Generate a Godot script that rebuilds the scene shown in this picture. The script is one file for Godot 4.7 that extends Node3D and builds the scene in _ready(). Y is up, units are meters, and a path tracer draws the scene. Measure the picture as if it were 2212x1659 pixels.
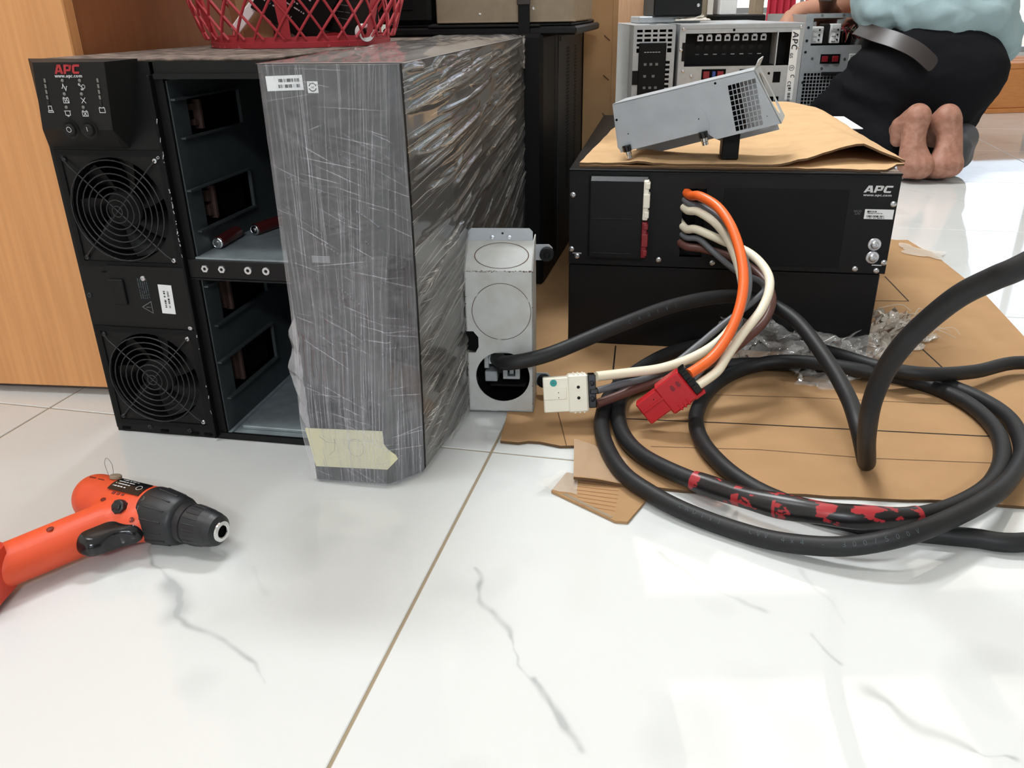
extends Node3D
# A workshop floor: two tower power supplies, a stacked rack unit, a coil of cable, a drill, people behind.
# Units are metres, y is up; the eye is at (0, 0.465, 0) looking along -z.

var names := {}
var M := {}
var rng := RandomNumberGenerator.new()
var screw_mesh: ArrayMesh
var bolt_mesh: ArrayMesh
var fonts := {}


# ---------------------------------------------------------------- mesh collector
class Mb:
	var p := PackedVector3Array()
	var n := PackedVector3Array()
	var t := PackedVector2Array()
	var ix := PackedInt32Array()

	func vert(a: Vector3, nn: Vector3, uv := Vector2.ZERO) -> int:
		p.push_back(a); n.push_back(nn); t.push_back(uv)
		return p.size() - 1

	# indexes a triangle so that its front (clockwise) side looks along out
	func face(a: int, b: int, c: int, out: Vector3) -> void:
		if (p[b] - p[a]).cross(p[c] - p[a]).dot(out) > 0.0:
			ix.push_back(a); ix.push_back(c); ix.push_back(b)
		else:
			ix.push_back(a); ix.push_back(b); ix.push_back(c)

	func tri(a: Vector3, b: Vector3, c: Vector3, out: Vector3) -> void:
		var nn := (b - a).cross(c - a).normalized()
		if nn.dot(out) < 0.0:
			nn = -nn
		face(vert(a, nn), vert(b, nn), vert(c, nn), nn)

	# bottom left, bottom right, top right, top left
	func quad(a: Vector3, b: Vector3, c: Vector3, d: Vector3, out: Vector3, r := Rect2(0, 0, 1, 1)) -> void:
		var nn := (c - a).cross(d - b).normalized()
		if nn.dot(out) < 0.0:
			nn = -nn
		var i := vert(a, nn, Vector2(r.position.x, r.end.y))
		vert(b, nn, r.end); vert(c, nn, Vector2(r.end.x, r.position.y)); vert(d, nn, r.position)
		face(i, i + 1, i + 2, nn); face(i, i + 2, i + 3, nn)

	func box(c: Vector3, s: Vector3, bev := 0.0, b := Basis()) -> void:
		var h := s * 0.5
		var e := minf(bev, minf(h.x, minf(h.y, h.z)) * 0.9)
		var ax := [Vector3.RIGHT, Vector3.UP, Vector3.BACK]
		for k in 3:
			for sg in [-1.0, 1.0]:
				var w: Vector3 = ax[k] * sg
				var u: Vector3 = ax[(k + 1) % 3]
				var v: Vector3 = ax[(k + 2) % 3]
				var hw: float = h[k]
				var hu: float = h[(k + 1) % 3] - e
				var hv: float = h[(k + 2) % 3] - e
				var q := []
				for g in [[-1, -1], [1, -1], [1, 1], [-1, 1]]:
					q.push_back(c + b * (w * hw + u * (hu * g[0]) + v * (hv * g[1])))
				quad(q[0], q[1], q[2], q[3], b * w)
		if e <= 0.0:
			return
		for k in 3:
			var a: Vector3 = ax[k]
			var u: Vector3 = ax[(k + 1) % 3]
			var v: Vector3 = ax[(k + 2) % 3]
			var ha: float = h[k] - e
			var hu: float = h[(k + 1) % 3]
			var hv: float = h[(k + 2) % 3]
			for su in [-1.0, 1.0]:
				for sv in [-1.0, 1.0]:
					var p1: Vector3 = u * (su * hu) + v * (sv * (hv - e))
					var p2: Vector3 = u * (su * (hu - e)) + v * (sv * hv)
					quad(c + b * (p1 - a * ha), c + b * (p1 + a * ha), c + b * (p2 + a * ha), c + b * (p2 - a * ha), b * (u * su + v * sv))
		for sx in [-1.0, 1.0]:
			for sy in [-1.0, 1.0]:
				for sz in [-1.0, 1.0]:
					var g := Vector3(sx, sy, sz)
					tri(c + b * (Vector3(h.x, h.y - e, h.z - e) * g), c + b * (Vector3(h.x - e, h.y, h.z - e) * g), c + b * (Vector3(h.x - e, h.y - e, h.z) * g), b * g)

	# box from corner to corner
	func bb(x0: float, y0: float, z0: float, x1: float, y1: float, z1: float, bev := 0.0) -> void:
		box(Vector3(x0 + x1, y0 + y1, z0 + z1) * 0.5, Vector3(absf(x1 - x0), absf(y1 - y0), absf(z1 - z0)), bev)

	func tube(pts: PackedVector3Array, r: float, sides := 10, radii := PackedFloat32Array(), squash := 1.0) -> void:
		var m := pts.size()
		var up := Vector3.UP
		var first := p.size()
		var run := 0.0
		var ts := PackedVector3Array()
		for i in m:
			ts.push_back((pts[mini(i + 1, m - 1)] - pts[maxi(i - 1, 0)]).normalized())
		if absf(ts[0].dot(up)) > 0.9:
			up = Vector3.RIGHT
		var u := (up - ts[0] * up.dot(ts[0])).normalized()
		for i in m:
			u = (u - ts[i] * u.dot(ts[i])).normalized()
			var w := ts[i].cross(u)
			if i > 0:
				run += pts[i].distance_to(pts[i - 1])
			var rr: float = radii[i] if radii.size() else r
			for k in sides + 1:
				var a := TAU * k / sides
				var d := u * cos(a) + w * sin(a) * squash
				vert(pts[i] + d * rr, d.normalized(), Vector2(float(k) / sides, run))
		for i in m - 1:
			for k in sides:
				var a := first + i * (sides + 1) + k
				var b := a + sides + 1
				face(a, a + 1, b + 1, n[a]); face(a, b + 1, b, n[a])
		for e in [0, m - 1]:
			var o := -ts[0] if e == 0 else ts[m - 1]
			var c := vert(pts[e], o)
			var f0 := p.size()
			for k in sides:
				vert(p[first + e * (sides + 1) + k], o)
			for k in sides:
				face(c, f0 + k, f0 + (k + 1) % sides, o)

	# profile of (radius, height along y); every segment keeps its own normal unless smooth
	func lathe(prof: Array, sides := 24, xf := Transform3D.IDENTITY, smooth := false, from := 0.0, sweep := TAU) -> void:
		var cnt := prof.size()
		for s in cnt - 1:
			var a: Vector2 = prof[s]
			var b: Vector2 = prof[s + 1]
			var na := Vector2(b.y - a.y, a.x - b.x).normalized()
			var nb := na
			if smooth:
				if s > 0:
					var z: Vector2 = prof[s - 1]
					na = (na + Vector2(a.y - z.y, z.x - a.x).normalized()).normalized()
				if s < cnt - 2:
					var y: Vector2 = prof[s + 2]
					nb = (nb + Vector2(y.y - b.y, b.x - y.x).normalized()).normalized()
			var f := p.size()
			for k in sides + 1:
				var g := from + sweep * k / sides
				var d := Vector3(cos(g), 0, sin(g))
				vert(xf * (d * a.x + Vector3.UP * a.y), (xf.basis * (d * na.x + Vector3.UP * na.y)).normalized(), Vector2(float(k) / sides, float(s) / cnt))
				vert(xf * (d * b.x + Vector3.UP * b.y), (xf.basis * (d * nb.x + Vector3.UP * nb.y)).normalized(), Vector2(float(k) / sides, float(s + 1) / cnt))
			for k in sides:
				var i := f + k * 2
				var o := n[i] + n[i + 1]
				face(i, i + 1, i + 3, o); face(i, i + 3, i + 2, o)

	# flat outline in x, y extruded from z0 to z1
	func prism(poly: PackedVector2Array, z0: float, z1: float, xf := Transform3D.IDENTITY, uvs := 1.0) -> void:
		var id := Geometry2D.triangulate_polygon(poly)
		for z in [z0, z1]:
			var o := xf.basis * Vector3(0, 0, 1.0 if z == maxf(z0, z1) else -1.0)
			var f := p.size()
			for q in poly:
				vert(xf * Vector3(q.x, q.y, z), o.normalized(), q * uvs)
			for k in range(0, id.size(), 3):
				face(f + id[k], f + id[k + 1], f + id[k + 2], o)
		var area := 0.0
		for k in poly.size():
			area += poly[k].cross(poly[(k + 1) % poly.size()])
		for k in poly.size():
			var a := poly[k]
			var b := poly[(k + 1) % poly.size()]
			var o2 := Vector2(b.y - a.y, a.x - b.x) * signf(area)
			quad(xf * Vector3(a.x, a.y, z0), xf * Vector3(b.x, b.y, z0), xf * Vector3(b.x, b.y, z1), xf * Vector3(a.x, a.y, z1), xf.basis * Vector3(o2.x, o2.y, 0))

	# a rectangular plate in x, y with one round (or oval) hole
	func plate_hole(x0: float, y0: float, x1: float, y1: float, cx: float, cy: float, rx: float, ry: float, z0: float, z1: float, xf := Transform3D.IDENTITY, seg := 32) -> void:
		var inn := []
		var outer := []
		var angs := []
		for k in seg:
			angs.push_back(TAU * k / seg)
		for c in [Vector2(x0, y0), Vector2(x1, y0), Vector2(x1, y1), Vector2(x0, y1)]:
			angs.push_back(fposmod(atan2(c.y - cy, c.x - cx), TAU))
		angs.sort()
		for a in angs:
			var d := Vector2(cos(a), sin(a))
			inn.push_back(Vector2(cx + d.x * rx, cy + d.y * ry))
			var s := 1e9
			if d.x > 1e-6: s = minf(s, (x1 - cx) / d.x)
			if d.x < -1e-6: s = minf(s, (x0 - cx) / d.x)
			if d.y > 1e-6: s = minf(s, (y1 - cy) / d.y)
			if d.y < -1e-6: s = minf(s, (y0 - cy) / d.y)
			outer.push_back(Vector2(cx, cy) + d * s)
		var m := inn.size()
		for k in m:
			var j := (k + 1) % m
			for z in [z0, z1]:
				var o := xf.basis * Vector3(0, 0, 1.0 if z == maxf(z0, z1) else -1.0)
				quad(xf * Vector3(inn[k].x, inn[k].y, z), xf * Vector3(inn[j].x, inn[j].y, z), xf * Vector3(outer[j].x, outer[j].y, z), xf * Vector3(outer[k].x, outer[k].y, z), o)
			var mid: Vector2 = (inn[k] + inn[j]) * 0.5 - Vector2(cx, cy)
			quad(xf * Vector3(inn[k].x, inn[k].y, z0), xf * Vector3(inn[j].x, inn[j].y, z0), xf * Vector3(inn[j].x, inn[j].y, z1), xf * Vector3(inn[k].x, inn[k].y, z1), xf.basis * Vector3(-mid.x, -mid.y, 0))
			var mo: Vector2 = outer[k] + outer[j] - Vector2(cx, cy) * 2.0
			quad(xf * Vector3(outer[k].x, outer[k].y, z0), xf * Vector3(outer[j].x, outer[j].y, z0), xf * Vector3(outer[j].x, outer[j].y, z1), xf * Vector3(outer[k].x, outer[k].y, z1), xf.basis * Vector3(mo.x, mo.y, 0))

	# rectangular frame plate with a rectangular hole
	func plate_rect(x0: float, y0: float, x1: float, y1: float, hx0: float, hy0: float, hx1: float, hy1: float, z0: float, z1: float) -> void:
		bb(x0, y0, z0, hx0, y1, z1); bb(hx1, y0, z0, x1, y1, z1)
		bb(hx0, y0, z0, hx1, hy0, z1); bb(hx0, hy1, z0, hx1, y1, z1)

	# w x h points row by row, smooth
	func grid(q: PackedVector3Array, w: int, h: int, out: Vector3, uvr := Rect2(0, 0, 1, 1)) -> void:
		var f := p.size()
		for j in h:
			for i in w:
				var du := q[j * w + mini(i + 1, w - 1)] - q[j * w + maxi(i - 1, 0)]
				var dv := q[mini(j + 1, h - 1) * w + i] - q[maxi(j - 1, 0) * w + i]
				var nn := du.cross(dv).normalized()
				if nn.dot(out) < 0.0:
					nn = -nn
				vert(q[j * w + i], nn, uvr.position + uvr.size * Vector2(float(i) / (w - 1), float(j) / (h - 1)))
		for j in h - 1:
			for i in w - 1:
				var a := f + j * w + i
				face(a, a + 1, a + w + 1, n[a]); face(a, a + w + 1, a + w, n[a])

	# a sheet with thickness: both faces and the rim
	func sheet(q: PackedVector3Array, w: int, h: int, th: float, uvr := Rect2(0, 0, 1, 1)) -> void:
		grid(q, w, h, Vector3.UP, uvr)
		var lo := PackedVector3Array()
		for a in q:
			lo.push_back(a - Vector3.UP * th)
		grid(lo, w, h, Vector3.DOWN, uvr)
		for e in 4:
			var m := w if e < 2 else h
			for i in m - 1:
				var a := i + (0 if e == 0 else (h - 1) * w) if e < 2 else i * w + (0 if e == 2 else w - 1)
				var b := a + (1 if e < 2 else w)
				var o: Vector3 = [q[0] - q[(h - 1) * w], q[(h - 1) * w] - q[0], q[0] - q[w - 1], q[w - 1] - q[0]][e]
				quad(lo[a], lo[b], q[b], q[a], o)

	func add(m: Mesh, xf: Transform3D) -> void:
		for s in m.get_surface_count():
			var ar := m.surface_get_arrays(s)
			var vs: PackedVector3Array = ar[Mesh.ARRAY_VERTEX]
			var ns: PackedVector3Array = ar[Mesh.ARRAY_NORMAL]
			var f := p.size()
			for k in vs.size():
				vert(xf * vs[k], (xf.basis * ns[k]).normalized())
			var id: PackedInt32Array = ar[Mesh.ARRAY_INDEX] if ar[Mesh.ARRAY_INDEX] != null else PackedInt32Array(range(vs.size()))
			for k in id:
				ix.push_back(f + k)

	# normals again from the faces, after points have been moved
	func smooth() -> void:
		for k in n.size():
			n[k] = Vector3.ZERO
		for i in range(0, ix.size(), 3):
			var fn := (p[ix[i + 2]] - p[ix[i]]).cross(p[ix[i + 1]] - p[ix[i]])
			for e in 3:
				n[ix[i + e]] += fn
		for k in n.size():
			n[k] = n[k].normalized()

	func mesh() -> ArrayMesh:
		var ar := []
		ar.resize(Mesh.ARRAY_MAX)
		ar[Mesh.ARRAY_VERTEX] = p; ar[Mesh.ARRAY_NORMAL] = n; ar[Mesh.ARRAY_TEX_UV] = t; ar[Mesh.ARRAY_INDEX] = ix
		var m := ArrayMesh.new()
		m.add_surface_from_arrays(Mesh.PRIMITIVE_TRIANGLES, ar)
		return m


# joints joined with a smooth minimum and meshed as surface nets; a bone is [from, to, r_from, r_to] (or a fifth true: carve)
func body_mesh(bones: Array, k: float, cell: float, into: Mb = null) -> Mb:
	var lo := Vector3(1e9, 1e9, 1e9)
	var hi := -lo
	for b in bones:
		var r: float = maxf(b[2], b[3]) + cell * 2.0 + k * 0.3
		for e in 2:
			lo = lo.min(b[e] - Vector3(r, r, r)); hi = hi.max(b[e] + Vector3(r, r, r))
	var nx := int((hi.x - lo.x) / cell) + 2
	var ny := int((hi.y - lo.y) / cell) + 2
	var nz := int((hi.z - lo.z) / cell) + 2
	var g := PackedFloat32Array()
	g.resize(nx * ny * nz)
	g.fill(1.0)
	for b in bones:
		var a: Vector3 = b[0]
		var ab: Vector3 = b[1] - a
		var ll := maxf(ab.length_squared(), 1e-9)
		var ra: float = b[2]
		var rb: float = b[3]
		var carve: bool = b.size() > 4
		var reach := maxf(ra, rb) + k + cell * 2.0
		var i0 := Vector3i(((a.min(b[1]) - Vector3(reach, reach, reach) - lo) / cell).floor()).clamp(Vector3i.ZERO, Vector3i(nx - 1, ny - 1, nz - 1))
		var i1 := Vector3i(((a.max(b[1]) + Vector3(reach, reach, reach) - lo) / cell).ceil()).clamp(Vector3i.ZERO, Vector3i(nx - 1, ny - 1, nz - 1))
		for z in range(i0.z, i1.z + 1):
			for y in range(i0.y, i1.y + 1):
				var at := (z * ny + y) * nx
				for x in range(i0.x, i1.x + 1):
					var q := lo + Vector3(x, y, z) * cell - a
					var s := clampf(q.dot(ab) / ll, 0.0, 1.0)
					var d := (q - ab * s).length() - lerpf(ra, rb, s)
					var o := g[at + x]
					if carve:
						var hh := clampf(0.5 - 0.5 * (d + o) / (k * 0.4), 0.0, 1.0)
						g[at + x] = lerpf(o, -d, hh) + k * 0.4 * hh * (1.0 - hh)
					else:
						var h := clampf(0.5 + 0.5 * (d - o) / k, 0.0, 1.0)
						g[at + x] = lerpf(d, o, h) - k * h * (1.0 - h)
	var mb := into if into else Mb.new()
	var ids := PackedInt32Array()
	ids.resize(nx * ny * nz)
	ids.fill(-1)
	var first := mb.p.size()
	var corner := [Vector3i(0, 0, 0), Vector3i(1, 0, 0), Vector3i(0, 1, 0), Vector3i(1, 1, 0), Vector3i(0, 0, 1), Vector3i(1, 0, 1), Vector3i(0, 1, 1), Vector3i(1, 1, 1)]
	var edges := [[0, 1], [2, 3], [4, 5], [6, 7], [0, 2], [1, 3], [4, 6], [5, 7], [0, 4], [1, 5], [2, 6], [3, 7]]
	var off := PackedInt32Array()
	for c in corner:
		off.push_back((c.z * ny + c.y) * nx + c.x)
	for z in nz - 1:
		for y in ny - 1:
			for x in nx - 1:
				var at := (z * ny + y) * nx + x
				var neg := 0
				for c in 8:
					if g[at + off[c]] < 0.0:
						neg += 1
				if neg == 0 or neg == 8:
					continue
				var sum := Vector3.ZERO
				var cnt := 0
				for e in edges:
					var d0 := g[at + off[e[0]]]
					var d1 := g[at + off[e[1]]]
					if (d0 < 0.0) != (d1 < 0.0):
						sum += Vector3(corner[e[0]]).lerp(Vector3(corner[e[1]]), d0 / (d0 - d1))
						cnt += 1
				var gr := Vector3(g[at + 1] - g[at], g[at + nx] - g[at], g[at + nx * ny] - g[at])
				gr += Vector3(g[at + off[7]] - g[at + off[6]], g[at + off[7]] - g[at + off[5]], g[at + off[7]] - g[at + off[3]])
				ids[at] = mb.vert(lo + (Vector3(x, y, z) + sum / cnt) * cell, gr.normalized())
	for z in range(1, nz - 1):
		for y in range(1, ny - 1):
			for x in range(1, nx - 1):
				var at := (z * ny + y) * nx + x
				var s := g[at] < 0.0
				if (g[at + 1] < 0.0) != s:
					_net(mb, ids[at], ids[at - nx], ids[at - nx - nx * ny], ids[at - nx * ny])
				if (g[at + nx] < 0.0) != s:
					_net(mb, ids[at], ids[at - 1], ids[at - 1 - nx * ny], ids[at - nx * ny])
				if (g[at + nx * ny] < 0.0) != s:
					_net(mb, ids[at], ids[at - 1], ids[at - 1 - nx], ids[at - nx])
	var acc := PackedVector3Array()
	acc.resize(mb.p.size())
	for i in range(0, mb.ix.size(), 3):
		var a := mb.ix[i]
		if a < first:
			continue
		var fn := (mb.p[mb.ix[i + 2]] - mb.p[a]).cross(mb.p[mb.ix[i + 1]] - mb.p[a])
		for e in 3:
			acc[mb.ix[i + e]] += fn
	for i in range(first, mb.p.size()):
		if acc[i].length_squared() > 0.0:
			mb.n[i] = acc[i].normalized()
	return mb


func _net(mb: Mb, a: int, b: int, c: int, d: int) -> void:
	if a < 0 or b < 0 or c < 0 or d < 0:
		return
	var o := mb.n[a] + mb.n[b] + mb.n[c] + mb.n[d]
	mb.face(a, b, c, o); mb.face(a, c, d, o)


# ---------------------------------------------------------------- scene tree helpers
func thing(called: String, label: String, category: String, at := Vector3.ZERO, yaw := 0.0, group := "") -> Node3D:
	var o := Node3D.new()
	o.name = numbered(called)
	add_child(o)
	o.position = at
	o.rotation.y = -deg_to_rad(yaw)
	tag(o, label, category, group)
	return o


func tag(o: Node, label: String, category: String, group := "") -> void:
	if label: o.set_meta("label", label)
	if category: o.set_meta("category", category)
	if group: o.set_meta("group", group)


func numbered(called: String) -> String:
	var c: int = names.get(called, 0)
	names[called] = c + 1
	return called if c == 0 else "%s_%03d" % [called, c]


func put(called: String, m: Mesh, material: Material, parent: Node, at := Vector3.ZERO, b := Basis()) -> MeshInstance3D:
	var o := MeshInstance3D.new()
	o.mesh = m
	o.material_override = material
	o.transform = Transform3D(b, at)
	o.cast_shadow = GeometryInstance3D.SHADOW_CASTING_SETTING_ON
	if parent == self:
		o.name = numbered(called)
		add_child(o)
	else:
		o.name = called
		if parent.has_node(called):
			var k := 1
			while parent.has_node("%s_%03d" % [called, k]):
				k += 1
			o.name = "%s_%03d" % [called, k]
		parent.add_child(o)
	return o


func obj(called: String, mb: Mb, material: Material, parent: Node) -> MeshInstance3D:
	return put(called, mb.mesh(), material, parent)


func struct(called: String, mb: Mb, material: Material) -> MeshInstance3D:
	var o := obj(called, mb, material, self)
	o.set_meta("kind", "structure")
	return o


func rect(x0: float, y0: float, z0: float, x1: float, y1: float, z1: float, bev := 0.0) -> Mb:
	var m := Mb.new()
	m.bb(x0, y0, z0, x1, y1, z1, bev)
	return m


func font(bold: bool, italic: bool, kind := "Droid Sans") -> Font:
	var key := "%s%s%s" % [kind, bold, italic]
	if not fonts.has(key):
		var f := SystemFont.new()
		f.font_names = PackedStringArray([kind])
		f.font_weight = 700 if bold else 400
		fonts[key] = f
	return fonts[key]


func text_mesh(s: String, bold := false, kind := "Droid Sans") -> TextMesh:
	var tm := TextMesh.new()
	tm.text = s
	tm.font = font(bold, false, kind)
	tm.font_size = 32
	tm.pixel_size = 1.0 / 32.0
	tm.depth = 0.02
	tm.curve_step = 3.0
	return tm


# lettering of the given height, middle at 'at'; slant leans it, wide stretches it
func text(s: String, height: float, material: Material, parent: Node, at: Vector3, b := Basis(), bold := false, wide := 1.0, slant := 0.0) -> MeshInstance3D:
	var k := height / 0.72
	var sh := Basis(Vector3(k * wide, 0, 0), Vector3(slant * k, k, 0), Vector3(0, 0, minf(k, 0.02)))
	return put("lettering", text_mesh(s, bold), material, parent, at, b * sh)


# the maker's three heavy slanted letters, one mesh each
func logo(height: float, material: Material, parent: Node, at: Vector3, wide := 1.0) -> void:
	var shapes := [
		[[0.0, 0.0, 0.27, 0.0, 0.72, 1.0, 0.46, 1.0], [0.72, 0.0, 1.0, 0.0, 0.86, 1.0, 0.56, 1.0], [0.3, 0.18, 0.76, 0.18, 0.74, 0.38, 0.4, 0.38]],
		[[1.06, 0.0, 1.33, 0.0, 1.52, 1.0, 1.25, 1.0], [1.48, 0.78, 1.98, 0.78, 2.0, 1.0, 1.5, 1.0], [1.4, 0.28, 1.86, 0.28, 1.92, 0.5, 1.44, 0.5], [1.78, 0.28, 1.94, 0.34, 2.12, 0.88, 1.98, 1.0, 1.78, 1.0]],
		[[2.08, 0.2, 2.36, 0.2, 2.46, 0.8, 2.2, 0.8], [2.08, 0.2, 2.2, 0.0, 2.86, 0.0, 2.92, 0.24, 2.32, 0.24], [2.2, 0.8, 2.42, 0.76, 3.04, 0.76, 3.08, 1.0, 2.36, 1.0]]]
	for s in shapes:
		var m := Mb.new()
		for q in s:
			var z := P2(q)
			for k in z.size():
				z[k] = (z[k] - Vector2(1.54, 0.5)) * Vector2(height * wide, height)
			m.prism(z, 0.0, 0.0003)
		put("logo_letter", m.mesh(), material, parent, at)


func screw(parent: Node, at: Vector3, r: float, material: Material, b := Basis(Vector3.RIGHT, PI / 2), bolt := false) -> void:
	put("screw", bolt_mesh if bolt else screw_mesh, material, parent, at, b * Basis.from_scale(Vector3(r, r, r)))


func spline(pts: PackedVector3Array, per := 6) -> PackedVector3Array:
	var o := PackedVector3Array()
	var m := pts.size()
	for i in m - 1:
		var a := pts[maxi(i - 1, 0)]
		var d := pts[mini(i + 2, m - 1)]
		for k in per:
			o.push_back(pts[i].cubic_interpolate(pts[i + 1], a, d, float(k) / per))
	o.push_back(pts[m - 1])
	return o


func P3(a: Array) -> PackedVector3Array:
	var o := PackedVector3Array()
	for i in range(0, a.size(), 3):
		o.push_back(Vector3(a[i], a[i + 1], a[i + 2]))
	return o


func P2(a: Array) -> PackedVector2Array:
	var o := PackedVector2Array()
	for i in range(0, a.size(), 2):
		o.push_back(Vector2(a[i], a[i + 1]))
	return o


# ---------------------------------------------------------------- materials
func mt(c: Color, rough := 0.5, metal := 0.0, spec := 0.5) -> StandardMaterial3D:
	var m := StandardMaterial3D.new()
	m.albedo_color = c
	m.roughness = rough
	m.metallic = metal
	m.metallic_specular = spec
	return m


func rgb(r: int, g: int, b: int) -> Color:
	return Color(r / 255.0, g / 255.0, b / 255.0)


func paint(w: int, h: int, f: Callable) -> ImageTexture:
	var im := Image.create(w, h, false, Image.FORMAT_RGBA8)
	for y in h:
		for x in w:
			im.set_pixel(x, y, f.call(x, y))
	return ImageTexture.create_from_image(im)


func noise(seed_: int, freq: float, oct := 4) -> FastNoiseLite:
	var f := FastNoiseLite.new()
	f.seed = seed_
	f.frequency = freq
	f.fractal_octaves = oct
	f.noise_type = FastNoiseLite.TYPE_SIMPLEX_SMOOTH
	return f


func noise_texture(seed_: int, freq: float, dark: Color, light: Color, size := 512, lo := 0.0, hi := 1.0) -> NoiseTexture2D:
	var t := NoiseTexture2D.new()
	t.width = size; t.height = size
	t.seamless = true
	t.noise = noise(seed_, freq)
	var g := Gradient.new()
	g.offsets = PackedFloat32Array([lo, hi])
	g.colors = PackedColorArray([dark, light])
	t.color_ramp = g
	return t


func triplanar(m: StandardMaterial3D, tex: Texture2D, scale: Vector3, world := false) -> StandardMaterial3D:
	m.albedo_texture = tex
	m.uv1_triplanar = true
	m.uv1_world_triplanar = world
	m.uv1_scale = scale
	return m


func make_materials() -> void:
	var wood_grain := noise_texture(3, 0.012, Color(0.95, 0.935, 0.92), Color(1, 1, 1), 512, 0.2, 0.8)
	M.cabinet_wood = triplanar(mt(rgb(222, 158, 100), 0.38), wood_grain, Vector3(14, 0.5, 14))
	M.cabinet_side = triplanar(mt(rgb(150, 92, 52), 0.45), wood_grain, Vector3(9, 0.9, 9))
	M.pale_wood = triplanar(mt(rgb(214, 170, 132), 0.45), wood_grain, Vector3(14, 1.2, 14))
	M.crate_wood = triplanar(mt(rgb(196, 130, 72), 0.6), wood_grain, Vector3(2, 14, 2))
	M.board = triplanar(mt(rgb(174, 138, 100), 0.85, 0.0, 0.25), noise_texture(7, 0.01, Color(0.955, 0.95, 0.945), Color(1, 1, 1), 512, 0.1, 0.9), Vector3(2.2, 2.2, 2.2))
	M.board_light = triplanar(mt(rgb(206, 170, 128), 0.85, 0.0, 0.25), noise_texture(8, 0.012, Color(0.95, 0.945, 0.94), Color(1, 1, 1), 512, 0.1, 0.9), Vector3(3, 3, 3))
	M.board_edge = mt(rgb(98, 74, 50), 0.95)
	M.black = triplanar(mt(rgb(17, 17, 18), 0.45, 0.0, 0.35), noise_texture(11, 0.03, Color(0.9, 0.9, 0.9), Color(1, 1, 1), 256), Vector3(6, 6, 6))
	M.black_matt = mt(rgb(15, 15, 16), 0.6, 0.0, 0.3)
	M.black_dust = triplanar(mt(rgb(128, 110, 98), 0.75), noise_texture(12, 0.03, Color(0.5, 0.48, 0.46), Color(1, 1, 1), 512, 0.25, 0.75), Vector3(3, 3, 3))
	M.bezel = triplanar(mt(rgb(34, 33, 32), 0.6, 0.0, 0.3), noise_texture(13, 0.12, Color(0.9, 0.9, 0.9), Color(1, 1, 1), 256), Vector3(14, 14, 14))
	M.bezel_dark = mt(rgb(16, 16, 17), 0.5, 0.0, 0.3)
	M.void = mt(rgb(12, 12, 13), 0.8, 0.0, 0.2)
	M.bay_metal = triplanar(mt(rgb(66, 72, 74), 0.5, 0.15), noise_texture(14, 0.02, Color(0.88, 0.88, 0.88), Color(1, 1, 1), 256), Vector3(7, 7, 7))
	M.bay_floor = triplanar(mt(rgb(150, 160, 164), 0.45, 0.25), noise_texture(15, 0.02, Color(0.86, 0.86, 0.86), Color(1, 1, 1), 256), Vector3(7, 7, 7))
	M.galv = triplanar(mt(rgb(176, 180, 182), 0.42, 0.35), noise_texture(16, 0.05, Color(0.94, 0.94, 0.94), Color(1, 1, 1), 256), Vector3(4, 4, 4))
	M.grey_paint = triplanar(mt(rgb(172, 176, 180), 0.5, 0.1), noise_texture(17, 0.01, Color(0.95, 0.95, 0.95), Color(1, 1, 1), 512, 0.1, 0.8), Vector3(4, 4, 4))
	M.box_paint = triplanar(mt(rgb(188, 189, 186), 0.5), noise_texture(18, 0.012, Color(0.94, 0.93, 0.91), Color(1, 1, 1), 512, 0.1, 0.7), Vector3(4, 4, 4))
	M.rust = triplanar(mt(rgb(112, 88, 66), 0.9), noise_texture(19, 0.08, Color(0.6, 0.5, 0.45), Color(1, 1, 1), 256), Vector3(30, 30, 30))
	M.steel = mt(rgb(200, 200, 202), 0.25, 0.9)
	M.chrome = mt(rgb(225, 225, 225), 0.12, 1.0)
	M.guard = mt(rgb(36, 36, 38), 0.32, 0.2)
	M.white_print = mt(rgb(205, 205, 205), 0.7)
	M.grey_print = mt(rgb(110, 112, 114), 0.7)
	M.dim_print = mt(rgb(70, 80, 84), 0.7)
	M.red_print = mt(rgb(168, 40, 46), 0.6)
	M.dark_print = mt(rgb(40, 40, 42), 0.7)
	M.sticker = mt(rgb(226, 228, 228), 0.5)
	M.cable_black = triplanar(mt(rgb(34, 34, 35), 0.5, 0.0, 0.4), noise_texture(21, 0.03, Color(0.86, 0.86, 0.86), Color(1, 1, 1), 256), Vector3(12, 12, 12))
	M.orange_pvc = mt(rgb(240, 104, 42), 0.38)
	M.white_pvc = mt(rgb(236, 226, 202), 0.4)
	M.grey_pvc = mt(rgb(100, 102, 106), 0.42)
	M.brown_pvc = mt(rgb(98, 62, 54), 0.42)
	M.white_shell = mt(rgb(240, 234, 216), 0.35)
	M.red_shell = mt(rgb(184, 26, 34), 0.35)
	M.dark_red = mt(rgb(128, 22, 30), 0.4)
	M.drill_orange = triplanar(mt(rgb(228, 84, 46), 0.42), noise_texture(22, 0.02, Color(0.94, 0.92, 0.9), Color(1, 1, 1), 256), Vector3(9, 9, 9))
	M.drill_red = mt(rgb(214, 64, 40), 0.45)
	M.drill_black = mt(rgb(28, 29, 32), 0.45)
	M.gloss_black = mt(rgb(22, 22, 24), 0.15)
	M.red_plastic = mt(rgb(176, 52, 60), 0.42)
	M.socket = mt(rgb(66, 46, 40), 0.6)
	M.battery = mt(rgb(88, 34, 34), 0.25, 0.2)
	M.taupe = triplanar(mt(rgb(150, 134, 112), 0.8), noise_texture(23, 0.03, Color(0.92, 0.92, 0.92), Color(1, 1, 1), 256), Vector3(5, 5, 5))
	M.shirt = mt(rgb(150, 172, 176), 0.85)
	M.shirt.rim_enabled = true
	M.shirt.rim = 0.3
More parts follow.
